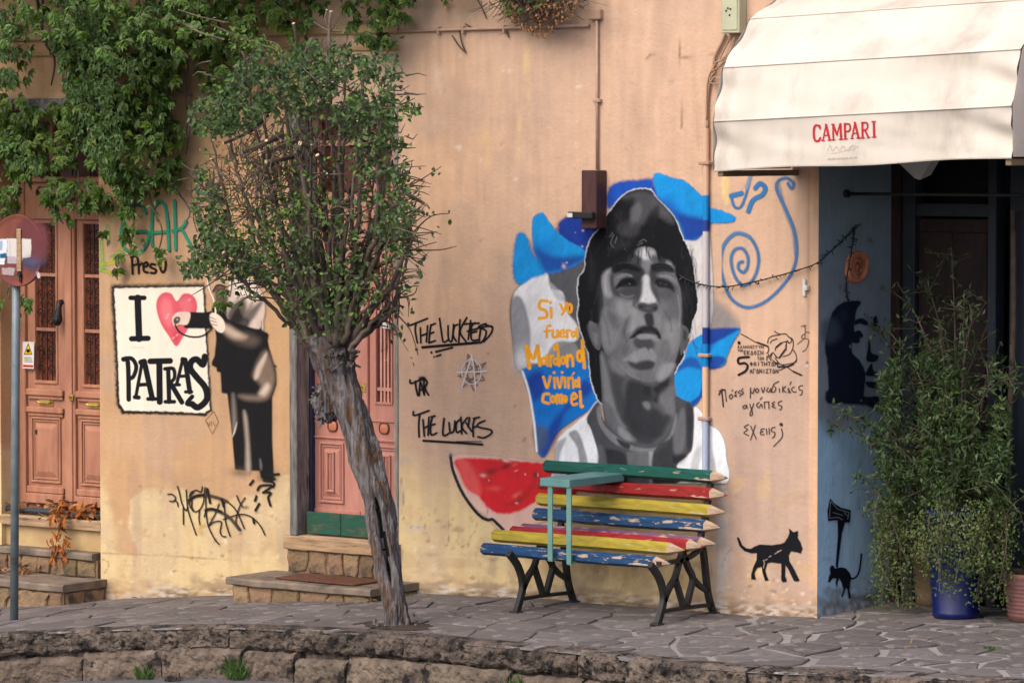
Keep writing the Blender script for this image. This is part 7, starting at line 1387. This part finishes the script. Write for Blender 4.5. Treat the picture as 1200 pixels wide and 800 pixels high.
for pts, n_, sd_ in [([(245, 160), (262, 90), (300, 62), (360, 48), (420, 60), (455, 95), (462, 150), (440, 180), (380, 140), (320, 130), (280, 160)], 3600, 1), ([(218, 132), (262, 92), (300, 80), (310, 120), (270, 150), (230, 160)], 620, 2), ([(400, 120), (455, 90), (470, 170), (485, 250), (470, 300), (440, 290), (420, 200)], 1100, 3), ([(210, 300), (240, 270), (300, 285), (322, 315), (310, 330), (290, 326), (252, 328), (214, 322)], 900, 4), ([(232, 190), (262, 230), (280, 300), (240, 292), (226, 240)], 480, 5), ([(290, 230), (350, 230), (370, 300), (330, 330), (290, 300)], 420, 6), ([(370, 230), (430, 220), (420, 330), (400, 400), (370, 370)], 320, 7), ([(430, 60), (468, 66), (470, 100), (440, 100)], 120, 8), ([(455, 105), (495, 125), (490, 135), (455, 118)], 40, 9), ([(318, 345), (345, 300), (440, 300), (440, 350), (410, 385), (370, 395), (340, 385)], 420, 10), ([(440, 260), (476, 262), (478, 282), (440, 284)], 90, 12), ([(330, 0), (470, -20), (480, 40), (440, 70), (400, 60)], 10, 13)]:
    s = sample(pts, n_, sd_, .42, .06); Lp.append(np.array([T_(x, y, rt.uniform(-.68, .45)) for x, y in s]))
Lp = np.concatenate(Lp); n_ = len(Lp); D = rt.normal(0, .8, (n_, 3)); D[:, 2] -= .15; Nn = rt.normal(0, .6, (n_, 3))+np.array([.25, -.7, .6]); Ln = rt.uniform(.022, .052, n_)
leaves_mesh('foliage', M['tree_leaf'], TR, Lp, D, Nn, Ln, Ln*.62, 'blade', kind='stuff')
s = np.concatenate([sample([(232, 100), (300, 60), (420, 60), (480, 130), (485, 290), (430, 380), (350, 400), (300, 322), (225, 315), (230, 200)], 1500, 501, .40, .11), sample([(205, 20), (262, 18), (330, 52), (330, 70), (262, 50), (208, 34)], 160, 502), sample([(455, 125), (480, 118), (498, 130), (482, 140), (455, 134)], 30, 503), sample([(350, 180), (300, 260), (330, 300), (380, 260)], 160, 504, .5, .08)]); Yp = np.array([T_(x, y, rt.uniform(-.8, .1)) for x, y in s]); n_ = len(Yp)
leaves_mesh('young_leaves', M['young_leaf'], TR, Yp, rt.normal(0, .8, (n_, 3)), rt.normal(0, .6, (n_, 3))+np.array([.25, -.7, .6]), rt.uniform(.02, .042, n_), rt.uniform(.012, .026, n_), 'blade', kind='stuff')
s = sample([(255, 165), (330, 165), (360, 230), (320, 290), (260, 270)], 380, 21, .4, .06); Dp = np.array([T_(x, y, rt.uniform(-.68, .2)) for x, y in s]); n_ = len(Dp)
leaves_mesh('dead_leaves', M['dry_leaf'], TR, Dp, rt.normal(0, 1, (n_, 3)), rt.normal(0, 1, (n_, 3)), rt.uniform(.015, .032, n_), rt.uniform(.008, .016, n_), 'blade', kind='stuff')

# ================================================================== creeper over the left door and along the top
VN = empty('climbing_vine', WY(150, 20, -.2), 'dense green creeper hanging over the left door and the top of the wall', 'vine')
stems = [[(42, -10), (52, 46), (64, 70), (60, 100)], [(50, -10), (50, 50)], [(66, 0), (70, 50), (62, 40), (50, 50)], [(30, 20), (44, 18), (52, 22)], [(222, 60), (218, 120), (224, 140), (218, 180)], [(196, 100), (222, 112)], [(112, 30), (116, 60), (118, 105)], [(350, 28), (362, 50), (372, 46)], [(170, 195), (178, 240), (190, 270), (184, 300)], [(200, 215), (222, 245), (218, 260)], [(150, 180), (158, 240), (152, 300)], [(90, 180), (92, 215), (88, 245)], [(224, 110), (219, 150), (217, 178)], [(20, 240), (16, 290), (10, 350)], [(192, 150), (196, 200)], [(60, 240), (74, 262)]]
for st in stems: mb = MB(); P_ = cr([WY(x, y, -.06-.03*(i % 3)) for i, (x, y) in enumerate(st)], k=6); mb.tube(P_, np.linspace(.014 if st[0][1] < 60 else .007, .005, len(P_)), 6); mb.build('stem', M['branch_bark'], VN, True)
rv = np.random.default_rng(23)
v5, f5 = leaf_template('toothed')
def palmate(n5=5, seed=0):
    r = np.random.default_rng(seed); V = []; F = []
    for i in range(n5):
        a = (i-(n5-1)/2)*.62+r.normal(0, .06); sc = 1.12-.12*abs(i-(n5-1)/2); dr = np.array([math.sin(a), -math.cos(a)*.85, -.25-.1*r.random()]); dr /= np.linalg.norm(dr); nn = np.array([r.normal(0, .25), 0.25, 1.0]); nn = nn-dr*(nn@dr); nn /= np.linalg.norm(nn); s = np.cross(dr, nn)
        V.append(v5[:, :1]*s*sc*.60+v5[:, 1:2]*dr*sc+v5[:, 2:3]*nn*sc); F.append(f5+len(v5)*i)
    return np.concatenate(V), np.concatenate(F)     # leaf hangs towards -y, faces +z
PALM = [palmate(5, i) for i in range(4)]
def palm_place(Pp, r, sc):
    """rotation for a hanging leaf: tip (-y of template) points down, face towards the street and the sky"""
    yaw = r.normal(0, .7); roll = r.normal(0, .45); tiltv = r.uniform(.7, 1.35)
    return Matrix.Translation(Vector(Pp)) @ Matrix.Rotation(yaw, 4, 'Z') @ Matrix.Rotation(roll, 4, 'Y') @ Matrix.Rotation(tiltv, 4, 'X') @ Matrix.Scale(sc, 4)
regs = [([(-150, -420), (560, -420), (520, -90), (-150, -60)], 900, -1.6, -.1, .3), ([(-60, -140), (240, -140), (240, 10), (215, 60), (150, 70), (60, 40), (-60, 60)], 560, -1.3, -.15, .30), ([(60, 40), (160, 20), (215, 60), (200, 130), (175, 200), (120, 205), (75, 150), (80, 90)], 620, -.5, -.05, .34),
        ([(-30, 60), (22, 20), (40, 60), (30, 120), (-30, 130)], 55, -.4, -.06, .2), ([(-30, 120), (75, 120), (140, 200), (215, 190), (170, 225), (100, 245), (60, 240), (-30, 232)], 340, -.3, -.05, .34), ([(180, -30), (330, -40), (330, 20), (300, 60), (262, 90), (236, 60), (190, 40)], 210, -.5, -.06, .3),
        ([(225, 20), (268, 30), (262, 110), (240, 108), (226, 80)], 50, -.3, -.05, .1), ([(180, 40), (225, 60), (200, 110), (180, 120)], 40, -.35, -.05, .1), ([(310, -40), (390, -40), (380, 20), (345, 40), (320, 28)], 70, -.35, -.06, .1), ([(390, -40), (500, -40), (480, 18), (462, 45), (428, 55), (405, 30)], 110, -.35, -.05, .1), ([(186, 120), (216, 150), (212, 195), (188, 200)], 50, -.25, -.05, .1),
        ([(140, 198), (160, 198), (158, 300), (146, 302)], 26, -.2, -.06, 0), ([(176, 200), (212, 196), (205, 225), (182, 226)], 12, -.2, -.05, 0), ([(60, 236), (84, 236), (84, 262), (56, 262)], 8, -.2, -.05, 0), ([(4, 215), (26, 210), (20, 255), (4, 250)], 12, -.2, -.05, 0), ([(-8, 330), (36, 338), (34, 372), (-8, 372)], 12, -.2, -.05, 0), ([(176, 285), (190, 292), (188, 312), (176, 308)], 3, -.2, -.05, 0), ([(254, 335), (268, 340), (266, 360), (256, 360)], 3, -1.3, -1.1, 0), ([(500, -20), (560, -20), (540, 2), (505, 4)], 12, -.2, -.05, 0), ([(100, 225), (148, 225), (146, 248), (105, 246)], 9, -.15, -.05, 0), ([(120, 270), (150, 300), (140, 320), (124, 300)], 6, -.15, -.05, 0)]
cand = []
for i, (pts, n_, ya, yb, cl_) in enumerate(regs):
    for x, y in sample(pts, n_, 60+i, cl_+.02 if cl_ else 0, .035): cand.append((x, y, rv.uniform(ya, yb)))
cand = sorted(cand, key=lambda c: c[2]); vis = [c for c in cand if c[1] > 0 and c[0] > 0]; big = vis[:150]+[c for c in vis[150:] if c[1] > 185][:110]; big = set(big); rest = [c for c in cand if c not in big]
pm = []
for V_, F_2 in PALM: m = MB(); m.add(V_, F_2); o = m.build('leaf', M['vine_leaf'], None); pm.append((o.data, Vector(o.location))); bpy.data.objects.remove(o)
VNi = VN.matrix_world.inverted()
bpy.context.view_layer.update(); VNi = VN.matrix_world.inverted()
for c in big:
    k = rv.integers(0, 4); o = bpy.data.objects.new('leaf', pm[k][0]); COL.objects.link(o); o.parent = VN; o.matrix_parent_inverse = VNi
    o.matrix_world = palm_place(WY(c[0], c[1], c[2]), rv, rv.uniform(.052, .086)) @ Matrix.Translation(pm[k][1])
AV = []; AF = []; nv_ = 0
for c in rest:
    V_, F_2 = PALM[rv.integers(0, 4)]; m4 = np.array(palm_place(WY(c[0], c[1], c[2]), rv, rv.uniform(.048, .082))); AV.append(V_@m4[:3, :3].T+m4[:3, 3]); AF.append(F_2+nv_); nv_ += len(V_)
fastmesh('foliage', np.concatenate(AV), np.concatenate(AF), M['vine_leaf'], VN, kind='stuff')
# pale, finer shoots with flower clusters growing through the creeper
pr = [([(70, 0), (190, 0), (180, 70), (120, 110), (80, 120), (60, 60)], 2200), ([(-10, 10), (30, 10), (36, 60), (20, 100), (-10, 90)], 700), ([(82, 90), (130, 90), (150, 190), (120, 200), (90, 170)], 800), ([(0, 160), (60, 170), (60, 210), (0, 200)], 130), ([(110, 150), (200, 200), (160, 330), (140, 300)], 120)]
Lp = np.concatenate([np.array([WY(x, y, rv.uniform(-.75, -.1)) for x, y in sample(pts, n_, 90+i, .45, .08)]) for i, (pts, n_) in enumerate(pr)]); n_ = len(Lp)
D = rv.normal(0, .6, (n_, 3)); D[:, 2] -= .7; leaves_mesh('pale_shoots', M['pale_vine_leaf'], VN, Lp, D, rv.normal(0, .5, (n_, 3))+np.array([.2, -.7, .5]), rv.uniform(.03, .055, n_), rv.uniform(.013, .022, n_), 'blade', kind='stuff')
m = MB()
for (x, y) in [(55, 25), (100, 20), (150, 35), (160, 22), (88, 50), (125, 75), (105, 125), (118, 60), (20, 30), (12, 90), (172, 12), (130, 105), (185, 30)]:
    c = WY(x, y, -.75)
    for q in range(34): d = rv.normal(0, .020, 3); e = c+rv.normal(0, .03, 3); m.tube([e, e+d*.6], [.0015, .003], 4)
m.build('flower_clusters', M['pale_vine_leaf'], VN, kind='stuff')
# dried plant hanging over the top of the wall
DPn = empty('hanging_plant', WY(630, 0, -.1), 'half dried plant tumbling over the top centre of the wall', 'plant')
m = MB()
for q in range(330):
    x = rv.normal(630, 24); y0 = rv.uniform(-40, 6); L = rv.uniform(12, 44)*(1-abs(x-628)/110); a = WY(x, y0, -.1); m.tube([a, WY(x+rv.normal(0, 8), y0+L*.5, rv.uniform(-.25, -.05)), WY(x+rv.normal(0, 14), y0+L, rv.uniform(-.2, -.03))], [.004, .003, .0015], 4, cap=False)
m.build('twigs', M['twig'], DPn, kind='stuff')
s = sample([(582, -40), (684, -40), (680, 12), (655, 30), (640, 45), (620, 40), (600, 26)], 1100, 301, .36, .09); Lp = np.array([WY(x, y, rv.uniform(-.28, -.03)) for x, y in s]); n_ = len(Lp)
leaves_mesh('dry_foliage', M['dry_leaf'], DPn, Lp, rv.normal(0, 1, (n_, 3)), rv.normal(0, 1, (n_, 3))+np.array([0, -1, .4]), rv.uniform(.015, .032, n_), rv.uniform(.010, .018, n_), 'blade', kind='stuff')
s = sample([(578, -40), (650, -40), (640, 8), (600, 18), (585, 8)], 240, 302); Lp = np.array([WY(x, y, rv.uniform(-.3, -.08)) for x, y in s]); n_ = len(Lp)
leaves_mesh('foliage', M['vine_leaf'], DPn, Lp, rv.normal(0, 1, (n_, 3)), rv.normal(0, 1, (n_, 3))+np.array([0, -1, .6]), rv.uniform(.03, .05, n_), rv.uniform(.018, .028, n_), 'blade', kind='stuff')
m = MB()
for st in [[(530, 42), (538, 54), (546, 62)], [(538, 35), (541, 50), (545, 60)], [(560, 0), (566, 12), (570, 22)], [(545, 28), (552, 32)], [(594, 36), (596, 44)]]: m.tube(cr([WY(x, y, -.015) for x, y in st]), .005, 5)
m.build('dry_tendril', M['twig'], DPn)

# ================================================================== pots and plants in the recess
PX_, PYy = .80, .36; pz = gz(PX_, PYy)+.012
def lathe(mb, cx_, cy2, prof_, n=40):
    V = []
    for (r, z) in prof_:
        for i in range(n): a = i*2*math.pi/n; V.append((cx_+r*math.cos(a), cy2+r*math.sin(a), z))
    mb.add(V, [(j*n+i, j*n+(i+1) % n, (j+1)*n+(i+1) % n, (j+1)*n+i) for j in range(len(prof_)-1) for i in range(n)])
PT = empty('potted_shrub', (PX_, PYy, pz), 'tall glossy blue pot with a sprawling shrub and trailing stems', 'potted plant')
m = MB(); lathe(m, PX_, PYy, [(0, pz), (.140, pz), (.150, pz+.012), (.150, pz+.04), (.146, pz+.05), (.178, pz+.40), (.194, pz+.62), (.205, pz+.63), (.208, pz+.68), (.196, pz+.69), (.185, pz+.66), (.175, pz+.62)]); m.build('pot', M['pot_blue'], PT, True)
m = MB(); lathe(m, PX_, PYy, [(0, pz+.635), (.180, pz+.63)]); m.build('soil', M['soil'], PT)
rs = np.random.default_rng(41); TWS = MB(); lp = []
ends = [(965, 490), (985, 480), (1005, 560), (1020, 520), (1022, 380), (1040, 385), (1062, 345), (1085, 325), (1115, 290), (1100, 375), (1130, 340), (1150, 400), (1165, 420), (1140, 370), (1180, 440), (1190, 470), (1075, 430), (1100, 440), (1120, 460), (1060, 470), (1040, 500), (1010, 600), (1150, 500), (1188, 560), (1170, 520), (1090, 500), (1130, 520), (1055, 540), (1030, 575), (1110, 410), (1085, 400), (1160, 570), (1195, 430), (1195, 600)]
for k, (ex, ey) in enumerate(ends):
    e = WY(ex, ey, .1 if ex < 1000 else rs.uniform(-.05, .62)); s = np.array([PX_+rs.normal(0, .05), PYy+rs.normal(0, .05), pz+.62]); up = (s+e)/2+np.array([0, 0, .25 if ex > 1010 else .12]); P_ = cr([s, s+np.array([(e-s)[0]*.2, 0, .2]), up, e], k=8)
    TWS.tube(P_, np.linspace(.010, .003, len(P_)), 5, cap=False); nn = len(P_)
    for q in range(26 if ex > 1010 else 9):
        i = rs.integers(int(nn*.3), nn); b_0 = P_[i]; d = rs.normal(0, .6, 3); d[2] += .1; d /= np.linalg.norm(d); L = rs.uniform(.05, .20) if ex > 1010 else rs.uniform(.03, .08); TWS.tube([b_0, b_0+d*L], [.003, .0015], 4, cap=False)
        for t in np.linspace(.2, 1, 5): lp.append(b_0+d*L*t+rs.normal(0, .008, 3))
    for q in range(24 if ex > 1010 else 60): i = rs.integers(int(nn*.6), nn); lp.append(P_[i]+rs.normal(0, .018, 3))
s = sample([(1030, 440), (1060, 400), (1100, 420), (1150, 440), (1182, 480), (1185, 590), (1130, 600), (1050, 590), (1030, 560), (1020, 500)], 5600, 401, .46, .045); lp += [WY(x, y, rs.uniform(-.05, .60)) for x, y in s]
TWS.build('stems', M['branch_bark'], PT, kind='stuff'); lp = np.array(lp); lp = lp[lp[:, 0] > .01]; n_ = len(lp)
leaves_mesh('foliage', M['shrub_leaf'], PT, lp, rs.normal(0, .8, (n_, 3)), rs.normal(0, .6, (n_, 3))+np.array([.1, -.5, .8]), rs.uniform(.030, .062, n_), rs.uniform(.011, .020, n_), 'narrow', kind='stuff')
TRL = MB(); lp = []
for k in range(70):
    x = rs.choice([rs.uniform(1028, 1070), rs.uniform(1072, 1150), rs.uniform(1140, 1185)]); L = rs.uniform(40, 120) if x > 1075 else rs.uniform(50, 130); y0 = rs.uniform(570, 620); yb_ = min(y0+L, 705 if x < 1072 or x > 1148 else 700-abs(x-1112)*1.2); yd = rs.uniform(-.06, .16) if 1072 < x < 1150 else rs.uniform(.1, .5)
    P_ = cr([WY(x, y0, yd+.08), WY(x+rs.normal(0, 4), y0+(yb_-y0)*.4, yd), WY(x+rs.normal(0, 8), yb_, yd-.02)], k=6); TRL.tube(P_, .0025, 4, cap=False)
    for q in range(100): i = rs.integers(0, len(P_)); lp.append(P_[i]+rs.normal(0, .034, 3))
lp = np.array(lp); lp = lp[(lp[:, 0] > .01) & (lp[:, 2] > zg(lp[:, 0], 0)+.01)]; n_ = len(lp); TRL.build('trailing_stems', M['branch_bark'], PT, kind='stuff'); leaves_mesh('trailing_foliage', M['trailing_leaf'], PT, lp, rs.normal(0, .7, (n_, 3))+np.array([0, -.2, -.3]), rs.normal(0, .6, (n_, 3))+np.array([0, -.8, .5]), rs.uniform(.014, .030, n_), rs.uniform(.010, .018, n_), 'blade', kind='stuff')
# small tan pot behind on the left, ribbed pink planter on the right
c = onG(1062, 713); m = MB(); z = gz(c[0], c[1])+.012; cx_, cy2 = float(c[0])+.08, float(c[1])+.16; cx_ = max(cx_, .16)
lathe(m, cx_, cy2, [(0, z), (.085, z), (.095, z+.05), (.115, z+.30), (.128, z+.305), (.128, z+.35), (.11, z+.35), (.10, z+.31), (0, z+.31)]); setp(m.build('flower_pot', M['pot_tan'], None, True), 'plain tan pot half hidden left of the blue pot', 'pot')
c = WY(1204, 705, .45); z = gz(c[0], .45)+.012; PK = empty('planter', (c[0]+.06, .45, z), 'ribbed pink planter with spiky leaves at the right edge', 'planter')
m = MB(); h = .27; pf = [(0, z), (.17, z)]
for i in range(9): zz0 = z+.03+i*.025; pf += [(.172+.03*i/9, zz0), (.180+.03*i/9, zz0+.008), (.172+.03*i/9, zz0+.016)]
pf += [(.215, z+.27), (.22, z+.30), (.20, z+.30), (.19, z+.26), (0, z+.25)]; lathe(m, c[0]+.06, .45, pf); m.build('pot', M['pot_pink'], PK, True)
n_ = 26; Pp = np.repeat([[c[0]+.06, .45, z+.24]], n_, 0)+rs.normal(0, .04, (n_, 3))*[1, 1, 0]; D = rs.normal(0, 1, (n_, 3)); D[:, 2] = np.abs(D[:, 2])*.9+.2; leaves_mesh('foliage', M['shrub_leaf'], PK, Pp, D, rs.normal(0, 1, (n_, 3))+np.array([0, 0, 1.5]), rs.uniform(.25, .42, n_), np.full(n_, .035), 'narrow')
m = MB(); b = WY(1186, 450, .85)
m.tube([b+[0, 0, 1.1], b+[.01, 0, .4], b+[-.01, -.02, -.3], b+[0, -.03, -.95]], .018, 8); setp(m.build('dry_vine_stem', M['twig'], None, True), 'dry brown stem hanging down the dark shop front', 'stem')

# ================================================================== small litter: dry leaves on the sill, weeds by the kerb, loose stone
def scatter_dry(name, label, box, n_, parent=None, mname='dry_leaf', Lr=(.05, .10)):
    x0, x1, y0, y1, z0, z1 = box; Pp = np.stack([rs.uniform(x0, x1, n_), rs.uniform(y0, y1, n_), z0+(z1-z0)*rs.random(n_)**1.6], -1); D = rs.normal(0, 1, (n_, 3)); D[:, 2] *= .5
    o = leaves_mesh(name, M[mname], parent, Pp, D, rs.normal(0, .7, (n_, 3))+np.array([0, -.3, 1]), rs.uniform(*Lr, n_), rs.uniform(Lr[0]*.5, Lr[1]*.55, n_), 'blade', kind='stuff'); setp(o, label, 'dry leaves'); return o
zsl = D1[2]+.002
scatter_dry('dry_leaves', 'heap of curled brown leaves along the left door sill', (-8.3, D1[1]-.03, .03, .17, zsl, zsl+.09), 330)
scatter_dry('dry_leaves', 'bright orange dead leaves in the middle of the left door sill', (pX(62, .05), pX(112, .05), .01, .12, zsl+.01, zsl+.09), 90, None, 'autumn_leaf')
scatter_dry('dry_leaves', 'grey brown leaf litter on the lower left step', (-8.3, pX(30, -.2, 660), -.22, -.03, zs1t+.003, zs1t+.06), 130)
for i, pts in enumerate([[(66, 604), (72, 610), (70, 618)], [(60, 630), (66, 640), (63, 650)], [(74, 628), (77, 634), (75, 646)]]):
    n_ = 16; Pp = np.array([WY(x+rs.normal(0, 3), y+rs.normal(0, 4), -.06) for x, y in pts for _ in range(6)]); n_ = len(Pp); o = leaves_mesh('dead_leaves', M['autumn_leaf'], None, Pp, rs.normal(0, .5, (n_, 3))+np.array([0, 0, -1]), rs.normal(0, .5, (n_, 3))+np.array([0, -1, 0]), rs.uniform(.05, .09, n_), rs.uniform(.025, .045, n_), 'toothed')
    setp(o, ['orange dead leaves hanging from the left door sill', 'left of two orange dead leaves hanging before the cream riser', 'right of two orange dead leaves hanging before the cream riser'][i], 'dry leaves')
def tuft(px_, py_, n_, h, label, low=True):
    x = pX(px_, -2.1, py_); y = float(kerbY(x))-.05; z = float(roadz(x, y))+.002 if low else gz(x, y)+.01
    if not low: g = onG(px_, py_); x, y, z = float(g[0]), float(g[1]), gz(g[0], g[1])+.008
    Pp = np.stack([x+np.clip(rs.normal(0, .035, n_), -.06, .06), y-np.abs(rs.normal(0, .010, n_)), np.full(n_, z)], -1); D = rs.normal(0, .45, (n_, 3)); D[:, 2] = np.abs(D[:, 2])+.8
    o = leaves_mesh('weed', M['weed'], None, Pp, D, rs.normal(0, 1, (n_, 3)), rs.uniform(h*.4, h, n_), np.full(n_, .014), 'narrow'); setp(o, label, 'weed', 'weeds growing along the kerb')
tuft(178, 790, 60, .12, 'small green weed at the foot of the kerb, leftmost'); tuft(275, 790, 110, .17, 'larger green weed at the kerb below the stone steps'); tuft(523, 795, 40, .08, 'weed at the road edge below the tree, right of its trunk'); tuft(598, 792, 50, .22, 'tall thin weed against the kerb below the bench'); tuft(638, 792, 60, .14, 'bushy weed at the kerb below the red melon painting'); tuft(672, 796, 40, .12, 'weed at the kerb below the bench middle'); tuft(843, 797, 40, .12, 'weed at the kerb corner near the right'); tuft(1164, 762, 30, .035, 'tiny weed in the paving joint at the right', False)
mbp = MB(); na = 26; rg = np.random.default_rng(9); rim = []
for i in range(na): a = i*2*math.pi/na; r = .17+rg.uniform(-.03, .04); rim.append((tb[0]+.02+r*math.cos(a)*1.25, TY+r*math.sin(a), gz(tb[0], TY)+.013))
ctr_ = [(tb[0], TY, gz(tb[0], TY)+.03)]; mbp.add(np.array(ctr_+rim), [(0, i+1, (i+1) % na+1) for i in range(na)]); mbp.build('tree_pit_soil', M['soil'], PAVE)
for q in range(7):
    a = rg.uniform(0, 6.28); r = rg.uniform(.11, .17); c_ = np.array([tb[0]+r*1.2*math.cos(a), TY+r*math.sin(a), gz(tb[0], TY)+.03]); s_z = rg.uniform(.005, .011); v = [c_+np.array([x_*s_z*rg.uniform(.7, 1.5), y_*s_z*rg.uniform(.7, 1.4), z_*s_z*.7]) for x_ in (-1, 1) for y_ in (-1, 1) for z_ in (-1, 1)]; q_ = MB(); q_.add(v, [(0, 1, 3, 2), (4, 6, 7, 5), (0, 4, 5, 1), (2, 3, 7, 6), (0, 2, 6, 4), (1, 5, 7, 3)]); q_.build('pebble', M['paving'], PAVE)
lf_ = 60; Pp = np.stack([rg.uniform(-7.5, 2.8, lf_), np.where(rg.random(lf_) < .6, rg.uniform(-.16, -.03, lf_), rg.uniform(-1.9, -.2, lf_)), np.zeros(lf_)], -1); Pp[:, 2] = zg(Pp[:, 0], Pp[:, 1])+.022
o = leaves_mesh('leaf_litter', M['dry_leaf'], None, Pp, rg.normal(0, 1, (lf_, 3))*[1, 1, .1], rg.normal(0, .2, (lf_, 3))+np.array([0, 0, 1]), rg.uniform(.02, .05, lf_), rg.uniform(.01, .025, lf_), 'blade', kind='stuff'); setp(o, 'scattered small dry leaves lying on the paving', 'leaf litter')
m = MB(); x = pX(206, -2.2, 792); y = float(kerbY(x))-.14; z = float(roadz(x, y)); v = []
for j in range(6):
    for i in range(9): ph = j*math.pi/5; th = i*2*math.pi/9; d = np.array([math.sin(ph)*math.cos(th), math.sin(ph)*math.sin(th), math.cos(ph)]); v.append(np.array([x, y, z+.02])+d*np.array([.07, .05, .035])*(.75+.5*rs.random()))
m.add(v, [(j*9+i, (j+1)*9+i, (j+1)*9+(i+1) % 9, j*9+(i+1) % 9) for j in range(5) for i in range(9)]); setp(m.build('loose_stone', M['kerb_stone'], None), 'loose grey stone in the gutter', 'stone')
g = onG(133, 701); m = MB(); m.tube([(g[0], -.03, g[2]), (g[0], -.03, g[2]+.06), (g[0]+.02, -.05, g[2]+.075)], .008, 7); setp(m.build('rusty_pin', M['iron_red'], None, True), 'short rusty iron pin sticking up at the wall foot', 'pin')
for (x, y, lb) in [(1182, 728, 'yellow fallen leaf on the paving near the blue pot'), (1163, 726, 'green fallen leaf on the paving near the blue pot')]:
    g = onG(x, y); n_ = 1; o = leaves_mesh('fallen_leaf', M['trailing_leaf'], None, np.array([[g[0], g[1], g[2]+.02]]), np.array([[1., .2, 0]]), np.array([[0, 0, 1.]]), np.array([.05]), np.array([.03])); setp(o, lb, 'leaf')
print('objects', len(bpy.data.objects), 'tris', sum(len(o.data.loops) - 2*len(o.data.polygons) for o in bpy.data.objects if o.type == 'MESH'))
